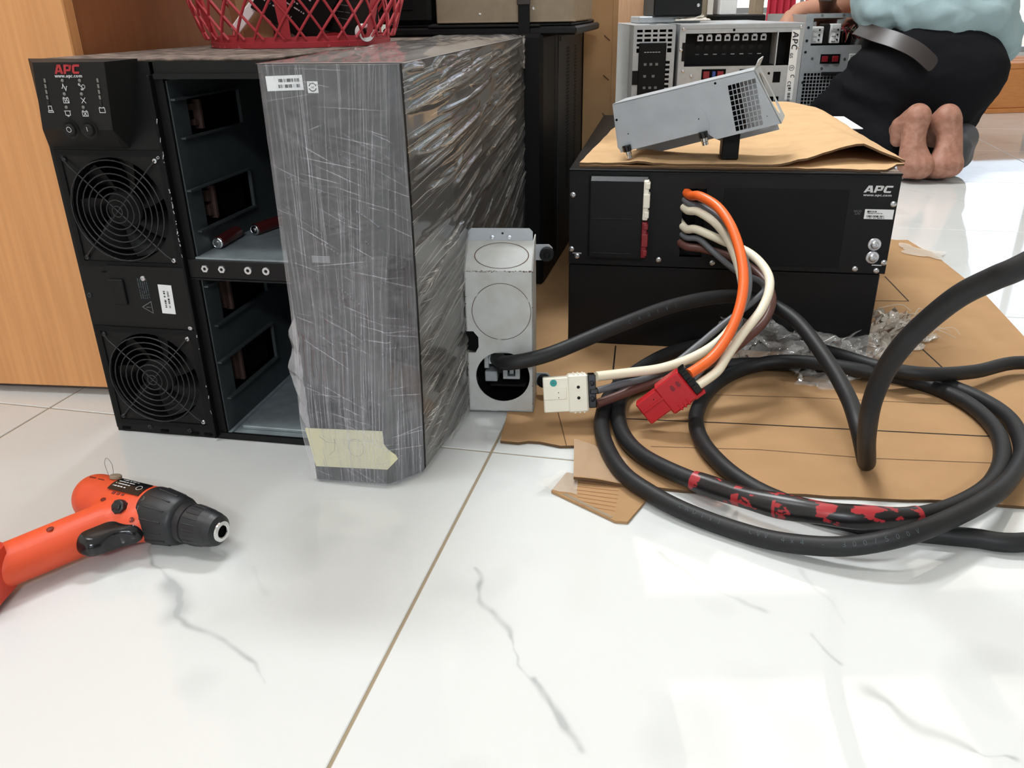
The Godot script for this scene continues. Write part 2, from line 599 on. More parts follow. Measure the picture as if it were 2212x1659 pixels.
	M.trousers = mt(rgb(26, 26, 29), 0.9, 0.0, 0.2)
	M.leather = mt(rgb(50, 43, 41), 0.4)
	M.skin = mt(rgb(178, 132, 112), 0.55)
	M.skin.subsurf_scatter_enabled = true
	M.skin.subsurf_scatter_strength = 0.15
	triplanar(M.skin, noise_texture(61, 0.03, Color(0.84, 0.78, 0.75), Color(1, 1, 1), 256, 0.2, 0.8), Vector3(6, 6, 6))
	M.skin_second = mt(rgb(186, 136, 112), 0.55)  # plain skin tone of the second person
	M.hair = mt(rgb(24, 20, 18), 0.5)
	M.red_cloth = mt(rgb(200, 52, 74), 0.85)
	M.white_card = mt(rgb(232, 232, 230), 0.6)
	M.wall = mt(rgb(226, 222, 214), 0.85)
	M.wall_dark = mt(rgb(112, 100, 88), 0.8)
	M.ceiling = mt(rgb(244, 243, 240), 0.9)
	M.grout = mt(rgb(150, 134, 110), 0.9)
	M.tape_clear = mt(Color(0.95, 0.93, 0.88, 0.12), 0.16, 0.0, 0.3)
	M.tape_clear.transparency = BaseMaterial3D.TRANSPARENCY_ALPHA
	M.film = mt(Color(0.95, 0.95, 0.97, 0.08), 0.08)
	M.film.transparency = BaseMaterial3D.TRANSPARENCY_ALPHA
	M.film_fold = mt(Color(0.95, 0.94, 0.92, 0.1), 0.1)
	M.film_fold.transparency = BaseMaterial3D.TRANSPARENCY_ALPHA
	M.glass = mt(Color(0.95, 0.98, 0.97, 0.05), 0.0)
	M.glass.transparency = BaseMaterial3D.TRANSPARENCY_ALPHA
	var sm := Mb.new()
	sm.lathe([Vector2(1.0, -0.3), Vector2(1.0, 0.12), Vector2(0.86, 0.36), Vector2(0.5, 0.5), Vector2(0.34, 0.52), Vector2(0.3, 0.25), Vector2(0.0, 0.2)], 14, Transform3D.IDENTITY, false)
	screw_mesh = sm.mesh()
	var bm := Mb.new()
	bm.lathe([Vector2(1.0, -0.2), Vector2(1.0, 0.1), Vector2(0.92, 0.18), Vector2(0.62, 0.2), Vector2(0.6, 0.5), Vector2(0.42, 0.68), Vector2(0.2, 0.7), Vector2(0.16, 0.5), Vector2(0.0, 0.5)], 18, Transform3D.IDENTITY, false)
	bolt_mesh = bm.mesh()


# ---------------------------------------------------------------- scene
func _ready() -> void:
	rng.seed = 20240
	# camera
	var cam := Camera3D.new()
	cam.name = "camera"
	cam.fov = 50.22
	cam.near = 0.02
	cam.far = 60.0
	var pitch := deg_to_rad(24.462)
	var roll := deg_to_rad(-1.0155)
	var fw := Vector3(0, -sin(pitch), -cos(pitch))
	var up0 := Vector3(0, cos(pitch), -sin(pitch))
	var rt := Vector3.RIGHT * cos(roll) + up0 * sin(roll)
	cam.transform = Transform3D(Basis(rt, up0 * cos(roll) - Vector3.RIGHT * sin(roll), -fw), Vector3(0, 0.465, 0))
	add_child(cam)
	cam.current = true
	# sky beyond the shop window
	var env := WorldEnvironment.new()
	env.name = "world"
	var e := Environment.new()
	var sky := ProceduralSkyMaterial.new()
	sky.sky_top_color = Color(0.62, 0.74, 0.9)
	sky.sky_horizon_color = Color(0.95, 0.95, 0.93)
	sky.ground_horizon_color = Color(0.9, 0.88, 0.85)
	sky.ground_bottom_color = Color(0.6, 0.58, 0.55)
	sky.energy_multiplier = 5.0
	e.background_mode = Environment.BG_SKY
	e.sky = Sky.new()
	e.sky.sky_material = sky
	e.tonemap_mode = Environment.TONE_MAPPER_LINEAR
	e.tonemap_exposure = 0.5
	e.sdfgi_enabled = true
	e.ssao_enabled = true
	e.ssil_enabled = true
	env.environment = e
	add_child(env)
	make_materials()
	lamps()
	room()
	tower_supply()
	batteries()
	wrapped_tower()
	rear_tower()
	basket()
	cabinet()
	rack_unit()
	wires()
	junction_cover()
	folded_card()
	tray_cover()
	floor_card()
	coil()
	plastic()
	drill()
	back_row()
	kneeling_person()
	second_person()


func lamps() -> void:
	# ceiling panels: a glowing diffuser and a light of the same size just under it
	var spots := [
		[-0.35, -2.05, 1.2, 0.3, 18.0, 0, "narrow white ceiling light panel above the tower units"],
		[1.5, -2.7, 1.4, 1.2, 1.3, 1, "wide warm ceiling light panel above the rack unit"],
		[3.2, -2.7, 1.4, 1.2, 1.0, 1, "wide warm ceiling light panel above the kneeling person"],
		[-0.35, -4.6, 1.2, 0.3, 2.5, 0, "narrow white ceiling light panel above the wooden cabinet"],
		[1.5, -4.6, 1.4, 1.2, 1.3, 1, "wide warm ceiling light panel before the back wall"],
		[3.2, -4.6, 1.4, 1.2, 1.0, 1, "wide warm ceiling light panel near the shop window"],
		[-0.95, -0.4, 1.2, 0.3, 5.0, 0, "added narrow white fill panel in the ceiling before the wooden cabinet"],  # unseen panel added to brighten the floor on the left
		[0.2, 3.4, 1.2, 0.6, 25.0, 0, "added white fill panel in the ceiling near the front wall"]]  # unseen panel added behind the eye to fill upright faces
	for s in spots:
		var w: float = s[2] * 0.5
		var d: float = s[3] * 0.5
		var warm: bool = s[5] == 1
		var glow := mt(Color(1, 1, 1), 0.6)
		glow.emission_enabled = true
		glow.emission = Color(1.0, 0.95, 0.88) if warm else Color(0.97, 0.99, 1.0)
		glow.emission_energy_multiplier = 0.9 if warm else 2.4
		var t := thing("ceiling_panel", s[6], "ceiling light", Vector3(s[0], 2.796, s[1]))
		var fr := Mb.new()
		fr.plate_rect(-w - 0.02, -d - 0.02, w + 0.02, d + 0.02, -w, -d, w, d, 0.0, 0.03)
		put("frame", fr.mesh(), M.ceiling, t, Vector3(0, -0.012, 0), Basis(Vector3.RIGHT, -PI / 2))
		put("diffuser", rect(-w, 0.0, -d, w, 0.006, d).mesh(), glow, t)
		var l := AreaLight3D.new()
		l.name = "panel_light"
		l.area_size = Vector2(s[2], s[3])
		l.light_color = glow.emission
		l.light_energy = s[4]
		l.area_range = 14.0
		l.shadow_enabled = true
		l.position = Vector3(0, -0.016, 0)
		l.rotation.x = -PI / 2
		t.add_child(l)


func soft_stroke(a: PackedFloat32Array, w: int, pts: PackedVector2Array, r0: float, amount: float, seed_: int) -> void:
	var f := noise(seed_, 0.02, 3)
	for i in pts.size() - 1:
		var p := pts[i] * w
		var q := pts[i + 1] * w
		var m := int(p.distance_to(q)) + 1
		for k in m:
			var c := p.lerp(q, float(k) / m)
			c += Vector2(f.get_noise_2d(c.x * 0.4, c.y * 0.4), f.get_noise_2d(c.y * 0.4 + 900, c.x * 0.4)) * 14.0
			var r := maxf(1.2, r0 * (0.7 + 0.9 * f.get_noise_2d(c.x * 0.5, c.y * 0.5 + 333)))
			var am := amount / maxf(r, 3.0) * (0.75 + 0.5 * f.get_noise_2d(c.x * 0.9 + 50, c.y * 0.9))
			for y in range(maxi(0, int(c.y - r * 2)), mini(w, int(c.y + r * 2) + 1)):
				for x in range(maxi(0, int(c.x - r * 2)), mini(w, int(c.x + r * 2) + 1)):
					var d := (Vector2(x, y) - c).length_squared() / (r * r)
					a[y * w + x] += am * exp(-d * 1.6)


func tile_material(strokes: Array, seed_: int) -> StandardMaterial3D:
	var w := 768
	var a := PackedFloat32Array()
	a.resize(w * w)
	for s in strokes:
		soft_stroke(a, w, P2(s[0]), s[1], s[2], seed_ + int(s[1] * 7))
	var f := noise(seed_ + 50, 0.004, 3)
	var bytes := PackedByteArray()
	bytes.resize(w * w * 3)
	for y in w:
		for x in w:
			var d: float = minf(a[y * w + x], 0.3) * 0.6 + maxf(0.0, f.get_noise_2d(x, y) - 0.25) * 0.1
			var i := (y * w + x) * 3
			bytes[i] = int(245 * (1.0 - d)); bytes[i + 1] = int(245 * (1.0 - d * 0.97)); bytes[i + 2] = int(243 * (1.0 - d * 0.94))
	var m := mt(Color(0.875, 0.88, 0.88), 0.04, 0.0, 0.55)
	m.albedo_texture = ImageTexture.create_from_image(Image.create_from_data(w, w, false, Image.FORMAT_RGB8, bytes))
	return m


func room() -> void:
	# floor: a grout bed with separate glazed tiles, 0.6 m square
	var bed := Mb.new()
	bed.bb(-4.6, -0.12, -9.5, 7.8, -0.0012, 6.6)
	var fl := struct("floor", bed, M.grout)
	fl.position = Vector3(-0.02558, 0, -0.8331)
	fl.rotation.y = -deg_to_rad(13.447)
	var tm := []
	tm.push_back(tile_material([[[0.51, 0.363, 0.579, 0.451, 0.602, 0.47, 0.667, 0.511, 0.681, 0.55, 0.715, 0.562, 0.791, 0.593, 0.845, 0.617, 0.871, 0.644], 4.0, 0.2], [[0.614, 0.492, 0.656, 0.501, 0.683, 0.529, 0.676, 0.556], 15.0, 0.24], [[0.727, 0.432, 0.788, 0.486], 8.0, 0.05]], 1))
	tm.push_back(tile_material([[[0.068, 0.355, 0.097, 0.421, 0.142, 0.481, 0.163, 0.514, 0.178, 0.554, 0.193, 0.567, 0.222, 0.592, 0.257, 0.629, 0.279, 0.658], 5.0, 0.22], [[0.19, 0.56, 0.222, 0.592, 0.257, 0.629], 11.0, 0.16], [[0.342, 0.255, 0.407, 0.323, 0.46, 0.344, 0.498, 0.362], 4.0, 0.1], [[0.547, 0.254, 0.582, 0.329, 0.59, 0.367], 4.0, 0.07], [[0.556, 0.403, 0.587, 0.458], 2.5, 0.16], [[0.614, 0.485, 0.642, 0.51, 0.662, 0.542, 0.716, 0.564, 0.756, 0.575], 14.0, 0.22]], 2))
	tm.push_back(tile_material([[[0.0, 0.2, 0.3, 0.35, 0.5, 0.62, 0.9, 0.7], 5.0, 0.15], [[0.4, 0.5, 0.52, 0.63], 14.0, 0.14]], 3))
	tm.push_back(tile_material([[[0.1, 0.9, 0.35, 0.6, 0.7, 0.45, 1.0, 0.1], 4.0, 0.15], [[0.6, 0.0, 0.72, 0.4], 8.0, 0.1]], 4))
	var tile := Mb.new()
	var h := 0.2985
	var b := 0.0008
	tile.quad(Vector3(-h + b, 0, h - b), Vector3(h - b, 0, h - b), Vector3(h - b, 0, -h + b), Vector3(-h + b, 0, -h + b), Vector3.UP)
	for k in 4:
		var r := Basis(Vector3.UP, k * PI / 2)
		tile.quad(r * Vector3(-h, -b, h), r * Vector3(h, -b, h), r * Vector3(h - b, 0, h - b), r * Vector3(-h + b, 0, h - b), r * Vector3(0, 1, 1))
		tile.quad(r * Vector3(-h, -0.009, h), r * Vector3(h, -0.009, h), r * Vector3(h, -b, h), r * Vector3(-h, -b, h), r * Vector3(0, 0, 1))
	var tmesh := tile.mesh()
	for j in range(-10, 14):
		for i in range(-6, 11):
			var k := 2 + absi(i * 7 + j * 3 + (i * j)) % 2
			if j == -1 and i == -1: k = 0
			if j == -1 and i == 0: k = 1
			var turn := 0.0 if k < 2 else PI / 2 * (absi(i * 5 + j * 11) % 4)
			put("tile", tmesh, tm[k], fl, Vector3(0.3 + 0.6 * i, 0, -0.3 - 0.6 * j), Basis(Vector3.UP, turn))
	# shell
	struct("ceiling", rect(-2.3, 2.82, -7.2, 5.7, 2.98, 4.8), M.ceiling)
	struct("wall_left", rect(-2.3, 0, -7.2, -2.1, 2.82, 4.8), M.wall)
	struct("wall_right", rect(5.5, 0, -7.2, 5.7, 2.82, 4.8), M.wall)
	var fw := Mb.new()
	fw.bb(-2.1, 0, 4.6, 5.5, 0.6, 4.8)
	fw.bb(-2.1, 2.4, 4.6, 5.5, 2.82, 4.8)
	fw.bb(-2.1, 0.6, 4.6, -1.4, 2.4, 4.8)
	fw.bb(1.8, 0.6, 4.6, 5.5, 2.4, 4.8)
	struct("wall_front", fw, M.wall_dark)
	# back wall with a band of shop windows
	var w := Mb.new()
	w.bb(-2.1, 0, -7.2, 1.72, 2.82, -7.0)
	w.bb(1.72, 0, -7.2, 3.55, 0.42, -7.0)
	w.bb(1.72, 2.5, -7.2, 5.5, 2.82, -7.0)
	w.bb(3.55, 0, -7.2, 5.5, 0.1, -7.0)
	struct("wall_back", w, M.wall)
	for s in [["added_window_3", -1.4, 0.6, 1.8, 4.7], ["window_1", 1.72, 0.42, 3.55, -7.1], ["window_2", 3.55, 0.1, 5.5, -7.1]]:  # front window is unseen, added for fill light from behind the eye
		var f := Mb.new()
		f.plate_rect(s[1], s[2], s[3], 2.5 if s[4] < 0.0 else 2.4, s[1] + 0.04, s[2] + 0.04, s[3] - 0.04, 2.46 if s[4] < 0.0 else 2.36, s[4] - 0.04, s[4] + 0.04)
		if s[3] > 3.0:
			f.bb(4.5, s[2] + 0.04, -7.13, 4.54, 2.46, -7.07)
		var o := struct(s[0], f, M.galv)
		obj("pane", rect(s[1] + 0.03, s[2] + 0.03, s[4] - 0.003, s[3] - 0.03, 2.47 if s[4] < 0.0 else 2.37, s[4] + 0.002), M.glass, o)


# ---------------------------------------------------------------- open tower power supply
func fan(parent: Node, cx: float, cy: float) -> void:
	var o := Vector3(cx, cy, 0)
	var fr := Mb.new()
	fr.plate_hole(-0.062, -0.062, 0.062, 0.062, 0, 0, 0.056, 0.056, -0.032, -0.003)
	fr.plate_rect(-0.064, -0.064, 0.064, 0.064, -0.0575, -0.0575, 0.0575, 0.0575, 0.0, 0.0015)
	var f := put("fan", fr.mesh(), M.black_matt, parent, o)
	var g := Mb.new()
	for r in [0.0545, 0.0475, 0.0405, 0.0335, 0.0265, 0.0195, 0.0125, 0.006]:
		var c := PackedVector3Array()
		for k in 41:
			c.push_back(Vector3(cos(TAU * k / 40) * r, sin(TAU * k / 40) * r, 0.0055))
		g.tube(c, 0.00085, 6)
	for a in [PI / 4, 3 * PI / 4]:
		var d := Vector3(cos(a), sin(a), 0)
		g.tube(PackedVector3Array([d * -0.076 + Vector3(0, 0, 0.002), d * -0.066 + Vector3(0, 0, 0.0045), d * 0.066 + Vector3(0, 0, 0.0045), d * 0.076 + Vector3(0, 0, 0.002)]), 0.0009, 6)
	obj("wire_guard", g, M.guard, f)
	var hub := Mb.new()
	hub.lathe([Vector2(0.021, -0.014), Vector2(0.021, 0.006), Vector2(0.019, 0.008), Vector2(0, 0.008)], 24, Transform3D(Basis(Vector3.RIGHT, PI / 2), Vector3(0, 0, -0.014)))
	obj("hub", hub, M.bezel_dark, f)
	for k in 7:
		var q := PackedVector3Array()
		for j in 5:
			for i in 6:
				var r := lerpf(0.02, 0.0535, i / 5.0)
				var a := TAU * k / 7.0 + lerpf(0.0, 0.62, j / 4.0) + i * 0.055
				q.push_back(Vector3(cos(a) * r, sin(a) * r, lerpf(-0.008, -0.024, j / 4.0) + 0.004 * sin(j)))
		var bl := Mb.new()
		bl.grid(q, 6, 5, Vector3.BACK)
		obj("blade", bl, M.bezel_dark, f)
	for s in [[-1, -1], [1, -1], [1, 1], [-1, 1]]:
		screw(f, Vector3(s[0] * 0.0535, s[1] * 0.0535, 0.0015), 0.0028, M.steel if s[0] > 0 else M.guard)


func icon(kind: int) -> Mb:
	# small line drawings printed beside the lamps of the display, about 7 mm
	var m := Mb.new()
	var lines := []
	match kind:
		0: lines = [[-3, -1, -2, -1, -0.8, 3, 0.2, -1], [0.2, 0.5, 1.2, -3.4, 2.6, 0.6, 3.2, 0.6]]
		1: lines = [[-2.6, 2.4, 0.8, -0.6], [-1, -2.6, 1.4, -2.6, 1.4, -1.6, -1, -1.6, -1, -2.6]]
		2: lines = [[-3, -2.4, 3, -2.4, 3, 2, -3, 2, -3, -2.4], [-2, 1.6, -0.6, -1.4, 0.6, 1.4, 2.2, -1.8], [-2.4, 2, -2.4, 2.8, -1.4, 2.8, -1.4, 2], [1.4, 2, 1.4, 2.8, 2.4, 2.8, 2.4, 2]]
		3: lines = [[-2.2, 2.4, 2.2, -2.4], [-2.2, -2.4, 2.2, 2.4]]
		4: lines = [[-3.4, 2.4, 3.4, 2.4], [-2.6, 2.4, -2.6, -1.6, 2.6, -1.6, 2.6, 2.4], [0, -1.6, 0, -3], [-0.9, -2.4, 0.9, -2.4]]
		5: lines = [[-3, -2.4, 3, -2.4, 3, 2, -3, 2, -3, -2.4], [-1.4, 1.2, 1.4, -1.6], [-1.4, -1.6, 1.4, 1.2], [-2.4, 2, -2.4, 2.8, -1.4, 2.8, -1.4, 2], [1.4, 2, 1.4, 2.8, 2.4, 2.8, 2.4, 2]]
		6: lines = [[-1.8, -0.6, 1.8, -0.6, 1.8, 3.6, -1.8, 3.6, -1.8, -0.6], [-2.8, -2.4, 2.8, -2.4, 2.8, -1, -2.8, -1, -2.8, -2.4]]
		7: lines = [[-3, -2.4, 3, -2.4, 3, 2, -3, 2, -3, -2.4], [-2.4, 2, -2.4, 2.6, -1.4, 2.6, -1.4, 2], [1.4, 2, 1.4, 2.6, 2.4, 2.6, 2.4, 2]]
	for l in lines:
		var q := P2(l)
		for i in q.size() - 1:
			stroke(m, q[i] * 0.001, q[i + 1] * 0.001, 0.00032)
	if kind == 1:
		for c in [[Vector2(-2.2, 2.4), 0.9], [Vector2(2.0, 0.4), 1.7]]:
			for k in 12:
				stroke(m, (c[0] + Vector2.from_angle(TAU * k / 12) * c[1]) * 0.001, (c[0] + Vector2.from_angle(TAU * (k + 1) / 12) * c[1]) * 0.001, 0.0003)
	return m


func stroke(m: Mb, a: Vector2, b: Vector2, half: float) -> void:
	var d := (b - a).normalized() * half
	var s := Vector2(-d.y, d.x)
	a -= d; b += d
	m.quad(Vector3(a.x - s.x, a.y - s.y, 0), Vector3(b.x - s.x, b.y - s.y, 0), Vector3(b.x + s.x, b.y + s.y, 0), Vector3(a.x + s.x, a.y + s.y, 0), Vector3.BACK)


# rows of printed bars on a label, drawn as thin raised print
func bars(w: float, h: float, seed_: int, fill := 0.55) -> Mb:
	var r := RandomNumberGenerator.new()
	r.seed = seed_
	var m := Mb.new()
	var x := 0.0
	while x < w:
		var a := r.randf_range(0.0003, 0.0011) * (w / 0.03)
		if r.randf() < fill:
			m.quad(Vector3(x, 0, 0), Vector3(minf(x + a, w), 0, 0), Vector3(minf(x + a, w), h, 0), Vector3(x, h, 0), Vector3.BACK)
		x += a
	return m


func tower_supply() -> void:
	var t := thing("tower_power_supply", "open black tower with two fan grilles and empty battery bays beside the orange cabinet", "power supply", Vector3(-0.489, 0, -0.904), 11.2)
	var W := 0.263
	var H := 0.425
	var D := 0.68
	var c := Mb.new()
	c.bb(0, 0.004, -D, 0.0015, H, -0.003)                       # left side
	c.bb(W - 0.0015, 0.004, -D, W, H, 0.0)                      # right side
	c.bb(0, 0.004, -D, W, H, -D + 0.002)                        # back
	c.bb(0, 0, -D, W, 0.005, -0.001)
	c.bb(0.14, 0.002, -0.003, W, 0.009, 0.001)
	c.bb(0.14, H - 0.016, -0.003, W, H, 0.001)
	obj("casing", c, M.black, t)
	var lid := Mb.new()
	lid.box(Vector3(W / 2, H + 0.0015, -D / 2 - 0.001), Vector3(W + 0.002, 0.003, D), 0.001)
	obj("lid", lid, M.black_dust, t)
	# front panel of the fan column
	var fp := Mb.new()
	fp.plate_hole(0, 0.2125, 0.135, H, 0.069, 0.275, 0.0565, 0.0565, -0.003, 0.0)
	fp.plate_hole(0, 0.005, 0.135, 0.2125, 0.067, 0.0755, 0.0565, 0.0565, -0.003, 0.0)
	obj("front_panel", fp, M.black, t)
	fan(t, 0.069, 0.275)
	fan(t, 0.067, 0.0755)
	# flange between fan column and bays, with chipped paint
	var fg := Mb.new()
	fg.bb(0.135, 0.004, -0.004, 0.147, H - 0.012, -0.001)
	fg.bb(0.1345, 0.004, -0.003, 0.1375, H - 0.012, 0.0075, 0.0008)
	obj("flange", fg, M.bezel_dark, t)
	var chips := Mb.new()
	for k in 34:
		var y := rng.randf_range(0.02, 0.4)
		if rng.randf() < 0.5: y = rng.randf_range(0.24, 0.34)
		chips.box(Vector3(0.1374 + rng.randf_range(-0.0006, 0.0004), y, 0.0073), Vector3(rng.randf_range(0.0004, 0.0012), rng.randf_range(0.0006, 0.005), 0.001), 0.0002, Basis(Vector3.BACK, rng.randf_range(-0.3, 0.3)))
	var co := obj("paint_chips", chips, M.steel, t)
	co.set_meta("kind", "stuff")
	# bay liner: inner wall with two cut-outs per bay, shelf and floor
	for bay in [[0.2255, 0.407, 0.388, 0.35, 0.296, 0.252], [0.009, 0.202, 0.19, 0.142, 0.098, 0.05]]:
		var wl := Mb.new()
		var x0 := 0.1475
		var x1 := 0.149
		wl.bb(x0, bay[0], -0.55, x1, bay[1], -0.142)
		wl.bb(x0, bay[0], -0.034, x1, bay[1], -0.004)
		var ys := [bay[1], bay[2], bay[3], bay[4], bay[5], bay[0]]
		for k in [0, 2, 4]:
			wl.bb(x0, ys[k + 1], -0.142, x1, ys[k], -0.034)
		wl.bb(x0, bay[0], -0.56, W - 0.002, bay[1], -0.555)
		for k in [2, 4]:
			wl.bb(x1, bay[k] - 0.0005, -0.142, x1 + 0.005, bay[k] + 0.0015, -0.005)
			wl.bb(x1, bay[k + 1] - 0.0015, -0.142, x1 + 0.005, bay[k + 1] + 0.0005, -0.012)
			wl.bb(x1, bay[k + 1], -0.144, x1 + 0.003, bay[k], -0.141)
		obj("bay_wall", wl, M.bay_metal, t)
		for k in [2, 4]:
			var s := Mb.new()
			s.bb(0.1385, bay[k + 1], -0.14, 0.1395, bay[k], -0.03)
			obj("socket_recess", s, M.void, t)
			s = Mb.new()
			s.bb(0.1395, bay[k + 1] + 0.004, -0.062, 0.1485, bay[k] - 0.004, -0.058)
			s.bb(0.1395, bay[k + 1] + 0.008, -0.058, 0.145, bay[k] - 0.024, -0.05)
			s.bb(0.1395, bay[k + 1] + 0.024, -0.058, 0.145, bay[k] - 0.008, -0.05)
			obj("battery_socket", s, M.socket, t)
	var sh := Mb.new()
	sh.bb(0.1475, 0.2035, -0.55, W - 0.0015, 0.2245, -0.548)
	sh.bb(0.1475, 0.2235, -0.55, W - 0.0015, 0.2255, -0.001)
	obj("shelf", sh, M.bay_floor, t)
	var bar := Mb.new()
	bar.bb(0.138, 0.2025, -0.003, W, 0.2235, 0.0015, 0.001)
	bar.bb(0.138, 0.2005, -0.012, W, 0.2025, 0.0015)
	var bo := obj("crossbar", bar, M.black, t)
	for x in [0.159, 0.179, 0.210, 0.231]:
		var nut := Mb.new()
		nut.lathe([Vector2(0.0019, 0), Vector2(0.0019, 0.0022), Vector2(0.0042, 0.0022), Vector2(0.0046, 0.0012), Vector2(0.0046, 0)], 6 if x < 0.2 else 14, Transform3D(Basis(Vector3.RIGHT, PI / 2), Vector3(x, 0.214, 0.0015)))
		obj("nut", nut, M.steel, bo)
	var fl := Mb.new()
	fl.bb(0.149, 0.005, -0.55, W - 0.0015, 0.007, -0.002)
	fl.bb(0.149, 0.007, -0.55, 0.1535, 0.0095, -0.002)
	fl.bb(0.16, 0.007, -0.022, W - 0.0015, 0.0115, -0.016, 0.001)
	obj("bay_floor", fl, M.bay_floor, t)
	# middle cover plate with sticker and warning
	var cp := Mb.new()
	cp.prism(P2([0.02, 0.145, 0.028, 0.145, 0.135, 0.145, 0.135, 0.2135, 0.037, 0.2135, 0.037, 0.205, 0.029, 0.205]), 0.0, 0.003)
	cp.bb(0.038, 0.168, 0.003, 0.056, 0.198, 0.006, 0.001)
	var cpo := obj("cover_plate", cp, M.black, t)
	var stick := Mb.new()
	stick.box(Vector3.ZERO, Vector3(0.0165, 0.034, 0.0004))
	var turn := Basis(Vector3.BACK, -0.03)
	var so := put("sticker", stick.mesh(), M.sticker, cpo, Vector3(0.1055, 0.1765, 0.0033), turn)
	tag(so, "white printed sticker", "")
	for k in 2:
		put("printed_row", bars(0.02, 0.0022, 31 + k, 0.5).mesh(), M.dark_print, cpo, Vector3(0.1045 + k * 0.0045, 0.1665, 0.0037), Basis(Vector3.BACK, PI / 2 - 0.03))
	var tr := Mb.new()
	for k in 3:
		stroke(tr, Vector2.from_angle(PI / 2 + TAU * k / 3) * 0.008, Vector2.from_angle(PI / 2 + TAU * (k + 1) / 3) * 0.008, 0.0004)
	stroke(tr, Vector2(0, 0.003), Vector2(0, -0.0005), 0.0004)
	stroke(tr, Vector2(0, -0.0023), Vector2(0, -0.0021), 0.0004)
	put("warning_mark", tr.mesh(), M.grey_print, cpo, Vector3(0.081, 0.166, 0.0033), Basis(Vector3.BACK, PI / 2))
	for k in 5:
		put("printed_row", bars(0.024, 0.0011, 51 + k, 0.7).mesh(), M.dim_print, cpo, Vector3(0.0745 + k * 0.0026, 0.176, 0.0033), Basis(Vector3.BACK, PI / 2))
	for q in [[0.05, 0.176, 0.003], [0.081, 0.2, 0.003]]:
		screw(t, Vector3(q[0], q[1], q[2]), 0.0032, M.steel)
	for q in [[0.127, 0.332, 0.0], [0.126, 0.142, 0.0], [0.047, 0.01, 0.001], [0.1, 0.009, 0.001], [0.006, 0.176, 0.0], [0.012, 0.332, 0.0]]:
		screw(t, Vector3(q[0], q[1], q[2]), 0.003, M.steel if q[0] > 0.1 else M.guard)
	for x in [0.008, 0.06, 0.1, 0.118]:
		obj("vent_slot", rect(x, 0.0035, 0.0, x + 0.01, 0.0065, 0.0012), M.void, t)
	# tilted display head
	var dp := thing_part("display_panel", t, Vector3(0.006, 0.385, 0.0))
	var hd := Mb.new()
	var ch := [Vector3(-0.004, -0.044, 0.001), Vector3(0.083, -0.044, 0.003)]
	var bk := [Vector3(-0.006, 0.044, 0.0), Vector3(0.118, 0.043, 0.0), Vector3(0.09, -0.044, 0.0), Vector3(-0.006, -0.044, 0.0)]
	# front edge runs along the face plane; the head is wider at its root
	var f := [Vector3(0.0275, 0.042, 0.036), Vector3(0.106, 0.042, 0.036), Vector3(0.1, -0.021, 0.036), Vector3(0.021, -0.021, 0.036)]
	hd.quad(f[3], f[2], f[1], f[0], Vector3.BACK)
	hd.quad(ch[0], ch[1], f[2], f[3], Vector3(0, -1, 1))
	hd.quad(f[2], bk[2], bk[1], f[1], Vector3(1, 0, 0.6))
	hd.tri(ch[1], bk[2], f[2], Vector3(1, -0.5, 0.4))
	hd.quad(bk[3], f[3], f[0], bk[0], Vector3(-1, 0, 0.5))
	hd.tri(bk[3], ch[0], f[3], Vector3(-1, -0.5, 0.4))
	hd.quad(f[0], f[1], bk[1], bk[0], Vector3.UP)
	hd.quad(bk[3], bk[2], ch[1], ch[0], Vector3.DOWN)
	obj("head", hd, M.bezel, dp)
	var fx := func(u: float, v: float) -> Vector3: return f[3].lerp(f[0], v).lerp(f[2].lerp(f[1], v), u) + Vector3(0, 0, 0.0005)
	logo(0.0085, M.red_print, dp, fx.call(0.48, 0.9), 1.1)
	text("www.apc.com", 0.0027, M.white_print, dp, fx.call(0.485, 0.8), Basis(), true, 1.2)
	var led := Mb.new()
	led.lathe([Vector2(0.0017, 0), Vector2(0.0016, 0.0006), Vector2(0.001, 0.0011), Vector2(0, 0.0013)], 10, Transform3D(Basis(Vector3.RIGHT, PI / 2), Vector3.ZERO))
	var lm := led.mesh()
	var lens := mt(rgb(120, 118, 112), 0.25)
	for r in 3:
		for k in 2:
			put("indicator_lamp", lm, lens, dp, fx.call(0.395 + 0.24 * k, 0.735 - 0.197 * r))
			put("symbol", icon(r * 2 + k).mesh(), M.white_print, dp, fx.call(0.405 + 0.245 * k, 0.64 - 0.197 * r) + Vector3(0, 0, 0.0002))
	var seg := rect(-0.0011, -0.0019, -0.0002, 0.0011, 0.0019, 0.0007, 0.0004).mesh()
	for k in 5:
		put("level_lamp", seg, lens if k < 4 else M.guard, dp, fx.call(0.145, 0.735 - 0.083 * k))
		put("level_lamp", seg, lens if k < 4 else M.guard, dp, fx.call(0.885, 0.735 - 0.083 * k))
	put("symbol", icon(6).mesh(), M.white_print, dp, fx.call(0.165, 0.3) + Vector3(0, 0, 0.0002))
	put("symbol", icon(7).mesh(), M.white_print, dp, fx.call(0.895, 0.3) + Vector3(0, 0, 0.0002))
	for k in 2:
		var bt := Mb.new()
		bt.lathe([Vector2(0.0092, 0.0003), Vector2(0.0092, 0.001), Vector2(0.0062, -0.0002)], 24, Transform3D(Basis(Vector3.RIGHT, PI / 2), Vector3.ZERO))
		bt.lathe([Vector2(0.0058, -0.0004), Vector2(0.0056, 0.0022), Vector2(0.0046, 0.003), Vector2(0, 0.003)], 24, Transform3D(Basis(Vector3.RIGHT, PI / 2), Vector3.ZERO))
		var at: Vector3 = fx.call(0.41 + 0.26 * k, 0.07)
		var btn := put("button", bt.mesh(), M.bezel, dp, at + Vector3(0, -0.004, -0.0001), Basis(Vector3.RIGHT, 0.12))
		var mk := Mb.new()
